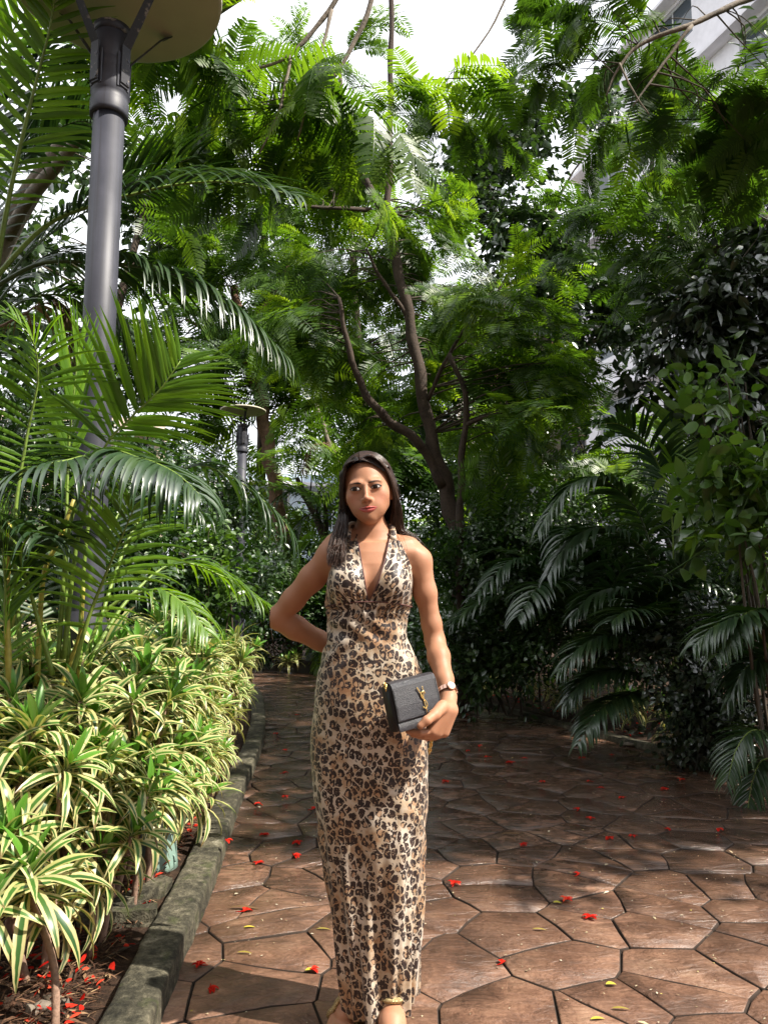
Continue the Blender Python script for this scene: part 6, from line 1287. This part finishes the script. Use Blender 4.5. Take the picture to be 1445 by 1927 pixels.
hole = t.rng(t.math('SUBTRACT', t.math('MULTIPLY', t.rng(sx.outputs[0], .3, .95), .25), t.math('ADD', v2.outputs['Distance'], t.math('MULTIPLY', t.math('SUBTRACT', nb2.outputs[0], .5), .40))), -.02, .02)
gapn = t.rng(nb2.outputs[0], .60, .65)                                                           # broken rosettes
dark = t.math('MULTIPLY', blob, t.math('SUBTRACT', 1.0, hole)); dark = t.math('MULTIPLY', dark, t.math('SUBTRACT', 1.0, t.math('MULTIPLY', gapn, .8)))
vs_ = vor(80); dots = t.math('MULTIPLY', t.rng(t.math('SUBTRACT', .30, t.math('ADD', vs_.outputs['Distance'], t.math('MULTIPLY', nbv, .4))), -.02, .02), t.rng(ve.outputs['Distance'], .11, .09)); ssx = t.n('ShaderNodeSeparateXYZ'); t.l(vs_.outputs['Color'], ssx.inputs[0])
dots = t.math('MULTIPLY', dots, t.rng(ssx.outputs[2], .5, .52)); dark = t.math('MAXIMUM', dark, dots)
big = t.noise(7, 3, uvw); mid2 = t.noise(60, 3, uvw)
bgc = t.ramp(t.math('ADD', t.math('MULTIPLY', big.outputs[0], .75), t.math('MULTIPLY', mid2.outputs[0], .28)), [(.44, (.50, .435, .36)), (.53, (.41, .32, .225)), (.60, (.33, .205, .115)), (.68, (.25, .125, .06))])
bgc = t.mixc(t.math('MULTIPLY', t.math('MULTIPLY', hole, blob), .8), bgc, (.34, .20, .11))
dkc = t.ramp(mid2.outputs[0], [(.35, (.012, .007, .007)), (.7, (.035, .016, .012))])
col = t.mixc(dark, bgc, dkc)
weave = t.noise(900, 1, uvw)
t.principled(col, .48, 0, .35, t.bump(t.math('ADD', weave.outputs[0], t.math('MULTIPLY', t.noise(55, 3, uvw).outputs[0], 1.5)), .12, .004), **{'Sheen Weight': .15}); M['leopard'] = t.m
# skirt and waist: a tube of ovals following the outline (pixel row, left edge, right edge, half depth, depth of centre)
sk_ = [(1118, 612, 778, .098, 2.300), (1140, 614, 775, .094, 2.302), (1160, 616, 766, .088, 2.303), (1185, 617, 763, .084, 2.304), (1210, 615, 768, .087, 2.305), (1235, 607, 783, .094, 2.308), (1265, 598, 794, .100, 2.312), (1310, 590, 800, .108, 2.317), (1360, 587, 804, .113, 2.32),
       (1420, 585, 807, .114, 2.32), (1500, 590, 805, .113, 2.32), (1600, 606, 800, .112, 2.32), (1700, 622, 794, .112, 2.325), (1800, 637, 788, .114, 2.33), (1860, 645, 784, .117, 2.335), (1925, 652, 779, .121, 2.34)]
zk = np.array([W(0, s_[0])[2] for s_ in sk_]); lk = np.array([W(s_[1], s_[0])[0] for s_ in sk_]); rk = np.array([W(s_[2], s_[0])[0] for s_ in sk_]); dk_ = np.array([s_[3] for s_ in sk_]); yk = np.array([s_[4] for s_ in sk_]); oz = np.argsort(zk)
NA, NZ = 220, 300
an = np.linspace(0, 2 * np.pi, NA + 1)[:-1]; front_ = -np.sin(an)                       # 1 at the front
zt = W(0, 1152)[2] + .030 * (1 - np.abs(np.cos(an)) ** 1.5) * (front_ > 0) * 0
c_top = np.where(front_ > 0, W(0, 1138)[2], W(0, 1100)[2])
c_top = W(0, 1142)[2] + np.where(front_ > 0, .016 * front_ ** 2, .050 * np.clip(-front_ * 3, 0, 1)); hem = W(0, 1898)[2] - .012 * np.cos(an - .3) * -1 - .006
hem = .050 + .016 * np.cos(an)                                                           # higher on her left
T_ = np.linspace(0, 1, NZ)[:, None]; Z = c_top[None] * (1 - T_) + hem[None] * T_
I = lambda a: np.interp(Z, zk[oz], a[oz]); cx = (I(lk) + I(rk)) / 2; ax_ = (I(rk) - I(lk)) / 2; by = I(dk_); cyy = I(yk)
A = an[None]; ca, sa = np.cos(A), np.sin(A); e_ = .90
X = cx + ax_ * np.sign(ca) * np.abs(ca) ** e_; Y = cyy + by * np.sign(sa) * np.abs(sa) ** e_
low = np.clip((.75 - Z) / .65, 0, 1); hi_ = np.clip((Z - .98) / .2, 0, 1)
fold = low * (.009 * np.sin(A * 7 + 2.2 * Z * 3 + 1.0) + .007 * np.sin(A * 13 - Z * 5 + .6 * np.sin(Z * 9)) + .0025 * np.sin(A * 29 + Z * 4))
fold += .0030 * np.sin(A * 5 + 31 * Z + 2 * np.sin(Z * 13 + A * 2)) * np.exp(-((Z - .62) / .22) ** 2)
fold += .0045 * np.sin(A * 3 + Z * 22) * np.exp(-((Z - .86) / .12) ** 2) * .7                # soft pulls across the hips
gath = np.exp(-((Z - W(0, 1150)[2]) / .020) ** 2); fold += gath * (.0035 * np.sin(A * 38) + .002 * np.sin(A * 61 + 1)) - .004 * np.exp(-((Z - W(0, 1147)[2]) / .006) ** 2)
fold += .0038 * np.sin(Z * 95 + A * 6 + 1.5 * np.sin(A * 4)) * np.exp(-((Z - W(0, 1182)[2]) / .045) ** 2) + .0042 * np.sin(Z * 70 - A * 9) * np.exp(-((Z - W(0, 1225)[2]) / .04) ** 2)
# thigh of the leading leg presses forward
ang = np.arctan2(sa, ca); lead = np.exp(-((ang + 1.05) / .45) ** 2) * np.exp(-((Z - .50) / .33) ** 2); fold += .016 * lead - .014 * np.exp(-((ang + 1.95) / .35) ** 2) * np.exp(-((Z - .42) / .32) ** 2)
fold += .010 * np.exp(-((ang + 1.6) / .5) ** 2) * np.exp(-((Z - .92) / .10) ** 2)
nX, nY = ca / ax_, sa / by; nl = np.sqrt(nX ** 2 + nY ** 2); X = X + fold * nX / nl; Y = Y + fold * nY / nl
V_ = np.stack([X, Y, Z], -1).reshape(-1, 3)
dse = np.sqrt(np.diff(X, axis=1, append=X[:, :1]) ** 2 + np.diff(Y, axis=1, append=Y[:, :1]) ** 2); per = np.cumsum(dse, axis=1) - dse; kf = int(NA * .75); uu = per - per[:, kf:kf + 1]
i, j = np.meshgrid(np.arange(NZ - 1), np.arange(NA), indexing='ij'); j2 = (j + 1) % NA; q_ = np.stack([i * NA + j, (i + 1) * NA + j, (i + 1) * NA + j2, i * NA + j2], -1).reshape(-1, 4)
# u runs on round the body; the seam is at angle 0 (her left side), hidden by the arm
cl = np.stack([uu, Z, np.zeros_like(Z)], -1).reshape(-1, 3)
me = mesh('dress', V_ - root, [q_], M['leopard'], dict(cloth=cl)); dress = obj('dress', me, woman)
md = dress.modifiers.new('thickness', 'SOLIDIFY'); md.thickness = .0025; md.offset = -1
# halter panels over the bust, laid on the body
tor = Field.__new__(Field); tor.o, tor.h, tor.n, tor.a = fld.o, fld.h, fld.n, torso_a
def panel(name, inner, outer, du):
    n, m = 46, 34; si, so_ = spline(np.array(inner, float), n), spline(np.array(outer, float), n)
    s_ = np.linspace(0, 1, m)[None, :, None]; uv = si[:, None] * (1 - s_) + so_[:, None] * s_
    P_ = np.array([px(u, v, 2.16) for u, v in uv.reshape(-1, 2)]); pos = np.array([0, 0, HC]); dn = nrm(P_ - pos)
    for _ in range(70): P_ = P_ + dn * np.clip((tor.at(P_) - .006) * .8, -.006, .02)[:, None]
    bad = (np.abs(tor.at(P_) - .006) > .006) | (P_[:, 1] > 2.31); 
    if bad.any(): q0 = np.array([px(u, v, 2.29) for u, v in uv.reshape(-1, 2)[bad]]); P_[bad] = tor.push(q0, .006, 20)
    # gathers above the seam, soft folds towards the neck
    t_ = np.repeat(np.linspace(0, 1, n), m); ss = np.tile(np.linspace(0, 1, m), n); g = tor.grad(P_)
    P_ = P_ + g * (.0040 * np.exp(-((1 - t_) / .16) ** 2) * np.sin(ss * 46) + .0016 * np.sin(ss * 17 + t_ * 3) * (1 - t_) + .0010)[:, None]
    i, j = np.meshgrid(np.arange(n - 1), np.arange(m - 1), indexing='ij'); q_ = i * m + j
    G_ = P_.reshape(n, m, 3); cu = np.cumsum(np.concatenate([np.zeros((n, 1)), np.linalg.norm(np.diff(G_, axis=1), axis=2)], 1), 1)
    cl = np.stack([cu.ravel() + du, P_[:, 2] * 1.02 + .3, 0 * ss], -1)
    o_ = obj(name, mesh(name, P_ - root, [np.stack([q_, q_ + m, q_ + m + 1, q_ + 1], -1).reshape(-1, 4)], M['leopard'], dict(cloth=cl)), dress)
    md = o_.modifiers.new('thickness', 'SOLIDIFY'); md.thickness = .0025; md.offset = 0
    # rolled edge along the neckline
    E_ = G_[:, 0] + g.reshape(n, m, 3)[:, 0] * .0006; V2, Q2, T2 = tube(E_, .0022, 6); b = Buf(); b.add(V2 - root, Q2, T2); m2 = b.mesh('edging', M['leopard_edge']); obj('edging', m2, dress)
    return G_
M['leopard_edge'] = simple('dark red brown edging', (.10, .04, .035), .6, nscale=90, var=.4)
panel('bust_panel', [(668, 1004), (676, 1030), (681, 1065), (687, 1100), (693, 1132)], [(640, 1008), (631, 1035), (618, 1070), (609, 1100), (614, 1142)], 2.0)
panel('bust_panel', [(736, 1000), (729, 1030), (722, 1064), (710, 1100), (695, 1132)], [(745, 1002), (757, 1028), (770, 1058), (779, 1095), (776, 1146)], 3.0)
# seam band under the bust, along the skirt's upper edge
fr_i = [j for j in list(range(NA // 2, NA)) if True]; P_ = np.stack([X[0], Y[0], Z[0]], -1)[fr_i]; P_ = P_ + np.array([0, -.002, .0]); V2, Q2, T2 = tube(P_, .0018, 6); b = Buf(); b.add(V2 - root, Q2, T2); obj('seam', b.mesh('seam', M['leopard_edge']), dress)
# halter ties at the nape
for s_ in (0, 1):
    P_ = spline([W(654 if not s_ else 741, 1006, 2.27), W(655 if not s_ else 743, 990, 2.31), W(675 if not s_ else 725, 985, 2.38)], 14); P_ = fld.push(P_, .006, 5); V2, Q2, T2 = tube(P_, .011, 8); V2 = V2 - root
    cl = np.stack([V2[:, 0] + 4, V2[:, 2], 0 * V2[:, 0]], -1); obj('halter_tie', mesh('halter_tie', V2, [Q2, T2], M['leopard'], dict(cloth=cl)), dress)
# sandals with glitter straps
t = NT('gold glitter'); vz = t.n('ShaderNodeTexVoronoi'); vz.inputs['Scale'].default_value = 700; t.l(t.obj(), vz.inputs['Vector'])
c = t.ramp(vz.outputs['Color'], [(0, (.10, .07, .03)), (.6, (.45, .34, .16)), (1, (.95, .82, .5))]); t.principled(c, t.rng(vz.outputs['Distance'], 0, .6, .15, .5), .7, .5, t.bump(vz.outputs['Distance'], .6, .002)); M['glitter'] = t.m
for an_, heel, ball, toe in feet:
    b = Buf(); P_ = spline([heel + (0, .02, -.022), heel + (0, -.03, -.026), ball + (0, .02, -.026), toe + (0, -.006, -.010)], 16); P_[:, 2] = np.maximum(P_[:, 2] - .004, .008)
    wd_ = np.interp(np.linspace(0, 1, 16), [0, .15, .4, .75, .95, 1], [.012, .030, .028, .042, .036, .012]); n = 16
    V2 = np.concatenate([np.stack([P_ + (s_ * 1, 0, 0) * wd_[:, None] * np.array([[1, 1, 1]]) * 1.0 + (0, 0, dz) for s_ in (-1, 1)], 1) for dz in (-.006, .004)], 1).reshape(-1, 3); k = np.arange(n - 1) * 4
    b.add(V2, np.concatenate([np.stack([k, k + 1, k + 5, k + 4], -1), np.stack([k + 2, k + 6, k + 7, k + 3], -1), np.stack([k, k + 4, k + 6, k + 2], -1), np.stack([k + 1, k + 3, k + 7, k + 5], -1)]))
    sd_ = obj('sandal', b.mesh('sandal', M['glitter'], False, root), woman)
    for c0, rx, tilt in ((ball + (0, .012, .010), .040, .2), (an_ + (0, .006, .0), .042, -.15)):
        a = np.linspace(0, 2 * np.pi, 34); ring = c0 + np.stack([np.cos(a) * rx, np.sin(a) * rx * (.35 if tilt > 0 else .95), np.sin(a) * tilt * rx + (np.abs(np.sin(a)) * 0)], -1)
        if tilt > 0: ring = c0 + np.stack([np.cos(a) * .042, np.full(34, .0), np.sin(a) * .034], -1)
        ring = fld.push(ring, .004, 6); V2, Q2, T2 = tube(ring, .0085, 6); b = Buf(); b.add(V2, Q2, T2); obj('strap', b.mesh('strap', M['glitter'], True, root), sd_)
V2, Q2 = [], []
# thumb nail
nl_ = W(787, 1366, 2.0525)

# ------------------------------------------------------------------ clutch, its chain, the bracelet watch
t = NT('grained black leather'); vz = t.n('ShaderNodeTexVoronoi'); vz.inputs['Scale'].default_value = 620; t.l(t.obj(), vz.inputs['Vector']); c = t.ramp(t.noise(500, 2, t.obj()).outputs[0], [(.35, (.012, .012, .016)), (.75, (.045, .045, .055))])
t.principled(c, .38, 0, .6, t.bump(vz.outputs['Distance'], .5, .002)); M['leather'] = t.m
M['lining'] = simple('plain black leather', (.008, .008, .011), .42, nscale=40, var=.2, bump=.1)
tg = NT('gold metal'); tg.principled((.80, .55, .20), .22, 1.0); M['gold'] = tg.m
tg = NT('rose gold metal'); tg.principled((.72, .45, .34), .25, 1.0); M['rose'] = tg.m
BM = Matrix.Translation(Vector(W(776, 1322, 2.118))) @ Matrix.Rotation(R(31), 4, 'Z') @ Matrix.Rotation(R(-9), 4, 'Y') @ Matrix.Rotation(R(-8), 4, 'X')
BM = BM @ Matrix.Scale(1.08, 4)
bag = thing('clutch_bag', 'small black grained leather clutch with a gold letter emblem, held at the hip', 'clutch bag'); bag.matrix_world = BM
def rbox(lo, hi, r_=.006, k=4):
    """box with rounded edges along x"""
    lo, hi = np.array(lo, float), np.array(hi, float); a = []
    for (cy_, cz_, s0) in ((hi[1] - r_, hi[2] - r_, 0), (lo[1] + r_, hi[2] - r_, 90), (lo[1] + r_, lo[2] + r_, 180), (hi[1] - r_, lo[2] + r_, 270)):
        for q in np.linspace(0, 90, k): a.append((cy_ + r_ * math.cos(R(s0 + q)), cz_ + r_ * math.sin(R(s0 + q))))
    a = np.array(a); n = len(a); rings = [(lo[0], .86), (lo[0] + r_ * .3, .95), (lo[0] + r_, 1), (hi[0] - r_, 1), (hi[0] - r_ * .3, .95), (hi[0], .86)]; cc = a.mean(0)
    V2 = np.vstack([np.column_stack([np.full(n, x), cc + (a - cc) * (1 - (1 - s_) * r_ * 12)]) for x, s_ in rings]); jj = np.arange(n)
    Q2 = np.vstack([np.stack([i * n + jj, (i + 1) * n + jj, (i + 1) * n + (jj + 1) % n, i * n + (jj + 1) % n], -1) for i in range(5)])
    V2 = np.vstack([V2, [[lo[0], *cc]], [[hi[0], *cc]]]); T2 = np.vstack([np.stack([np.full(n, 6 * n), jj, (jj + 1) % n], -1), np.stack([np.full(n, 6 * n + 1), 5 * n + (jj + 1) % n, 5 * n + jj], -1)])
    return V2, Q2, T2
b = Buf(); b.add(*rbox((-.068, -.020, -.060), (.070, .026, .060), .016, 6)); obj('bag_body', b.mesh('bag_body', M['lining']), bag)
b = Buf()                                                              # flap: over the top and down the front
fp = [(.022, .061), (.010, .0645), (-.010, .0640), (-.021, .060), (-.0265, .048), (-.0275, .0), (-.0265, -.032), (-.0255, -.036)]
for sgn in (0, 1):
    pass
fo_ = np.array([(y, z) for y, z in fp]); nn = len(fo_); fi_ = fo_ + np.array([(0, -.003)] * 3 + [(.003, -.001)] * (nn - 3)); xl = np.linspace(-.066, .068, 12)
V2 = np.array([[x, *p_] for x in xl for p_ in np.vstack([fo_, fi_[::-1]])]); k = 2 * nn; i, j = np.meshgrid(np.arange(11), np.arange(k), indexing='ij'); j2 = (j + 1) % k; b.add(V2, np.stack([i * k + j, i * k + j2, (i + 1) * k + j2, (i + 1) * k + j], -1).reshape(-1, 4))
b.T.append(np.array([[e + p_, e + p_ + 1, e + k - 1 - p_] for e in (0, 11 * k) for p_ in range(nn - 1)] + [[e + p_ + 1, e + k - 2 - p_, e + k - 1 - p_] for e in (0, 11 * k) for p_ in range(nn - 1)]))
flap = obj('flap', b.mesh('flap', M['leather'], False), bag)
b = Buf(); b.add(*tube([(-.063, -.0285, .046), (-.0635, -.0290, 0), (-.063, -.0280, -.033), (.065, -.0280, -.033), (.0655, -.0290, 0), (.065, -.0285, .046)], .0006, 5)); obj('stitching', b.mesh('stitching', M['leather']), flap)
b = Buf(); b.add(*rbox((-.0665, -.0235, -.0605), (.0685, -.0195, -.0385), .0018, 3)); obj('front_band', b.mesh('front_band', M['leather']), bag)
# interlaced gold monogram: a slim Y, an S winding down it, an L at the foot
EX, EY = .016, -.0305
def stroke(P2, r0, r1=None, n=26):
    P3 = spline(np.array([(EX + x, EY, z) for x, z in P2]), n); V2, Q2, T2 = tube(P3, np.linspace(r0, r1 or r0, n), 7); V2[:, 1] = EY + (V2[:, 1] - EY) * .8; return V2, Q2, T2
for nm, sts in (('letter_y', [([(-.0125, .036), (-.0045, .018), (.001, .006)], .0019, .0016), ([(.0045, .036), (.003, .020), (.001, .006), (.001, -.004)], .0011, .0013)]),
                ('letter_s', [([(.0085, .017), (.0035, .0235), (-.0050, .019), (-.0050, .011), (.001, .004), (.0070, -.004), (.0075, -.013), (.0010, -.0195), (-.0065, -.0135)], .0016, .0014)]),
                ('letter_l', [([(.0005, .002), (.0015, -.012), (.0025, -.026), (.0030, -.037)], .0017, .0015), ([(.0030, -.0355), (.0070, -.034), (.0105, -.031), (.0115, -.027)], .0013, .0013)])):
    b = Buf()
    for P2, r0, r1 in sts: b.add(*stroke(P2, r0, r1))
    obj(nm, b.mesh(nm, M['gold']), flap)
def chain_links(P_, link=.0095, r_=.0016):
    P_ = spline(P_, 200); s_ = np.concatenate([[0], np.cumsum(np.linalg.norm(np.diff(P_, axis=0), axis=1))]); n = int(s_[-1] / (link * .72)); a = np.linspace(0, 2 * np.pi, 13)
    ring = np.stack([np.cos(a) * link * .5, np.sin(a) * link * .36, 0 * a], -1); lk_ = Buf(); lk_.add(*tube(ring[:-1][list(range(12)) + [0]], r_, 6)); me = lk_.mesh('link', M['gold'])
    for k in range(n):
        q_ = [np.interp(k * link * .72, s_, P_[:, c]) for c in range(3)]; q2 = [np.interp((k + .5) * link * .72 + .001, s_, P_[:, c]) for c in range(3)]; d_ = Vector(np.array(q2) - np.array(q_)).normalized()
        yield Matrix.Translation(Vector(q_)) @ d_.to_track_quat('X', 'Z').to_matrix().to_4x4() @ Matrix.Rotation(R(45 if k % 2 else -45), 4, 'X'), me
ch = obj('chain', None, bag); inv = np.array(BM.inverted())
def tobag(p_): return (inv[:3, :3] @ np.asarray(p_) + inv[:3, 3])
for P_ in ([tobag(W(816, 1368, 2.165)), tobag(W(812, 1395, 2.165)), tobag(W(808, 1416, 2.17)), tobag(W(811, 1396, 2.178)), tobag(W(817, 1370, 2.18))], [(-.072, -.006, .062), (-.074, -.010, .048), (-.073, -.004, .038)]):
    for mt, me in chain_links(P_): obj('link', me, ch, mat4=mt)
# rose gold bracelet watch
wc = wrL + (elL - wrL) * .10; wa = nrm(elL - wrL); wu = nrm(np.cross(wa, (0, 1.0, 0))); wv2 = np.cross(wa, wu)
watch = thing('bracelet_watch', 'rose gold link bracelet watch on the wrist above the clutch', 'watch', wc)
lk_ = Buf(); V2, Q2 = box((-.0042, -.0062, -.0016), (.0042, .0062, .0016)); lk_.add(V2, Q2); me = lk_.mesh('link', M['rose'], False); mt0 = None
for k in range(18):
    a = k / 18 * 2 * np.pi; n_ = math.cos(a) * wu + math.sin(a) * wv2; t_ = -math.sin(a) * wu + math.cos(a) * wv2; m_ = Matrix(np.column_stack([t_, wa, n_]).tolist()).to_4x4(); m_.translation = Vector(n_ * .0278)
    obj('link', me, watch, mat4=m_)
a = R(200); n_ = nrm(-.35 * wu + np.array([0, -1.0, 0]) * .9); n_ = nrm(n_ - wa * (n_ @ wa)); t_ = np.cross(wa, n_)
b = Buf(); b.add(*lathe([(.001, .0), (.0128, .0), (.0138, .002), (.0132, .005), (.0118, .0056), (.001, .0056)], 24)); m_ = Matrix(np.column_stack([t_, wa, n_]).tolist()).to_4x4(); m_.translation = Vector(n_ * .0268); case = obj('watch_case', b.mesh('watch_case', M['rose']), watch, mat4=m_)
tg = NT('watch dial'); tg.principled((.75, .66, .60), .2, .3); b = Buf(); b.add(*lathe([(.001, .0060), (.0112, .0060), (.0113, .0057)], 24)); obj('dial', b.mesh('dial', tg.m), case)
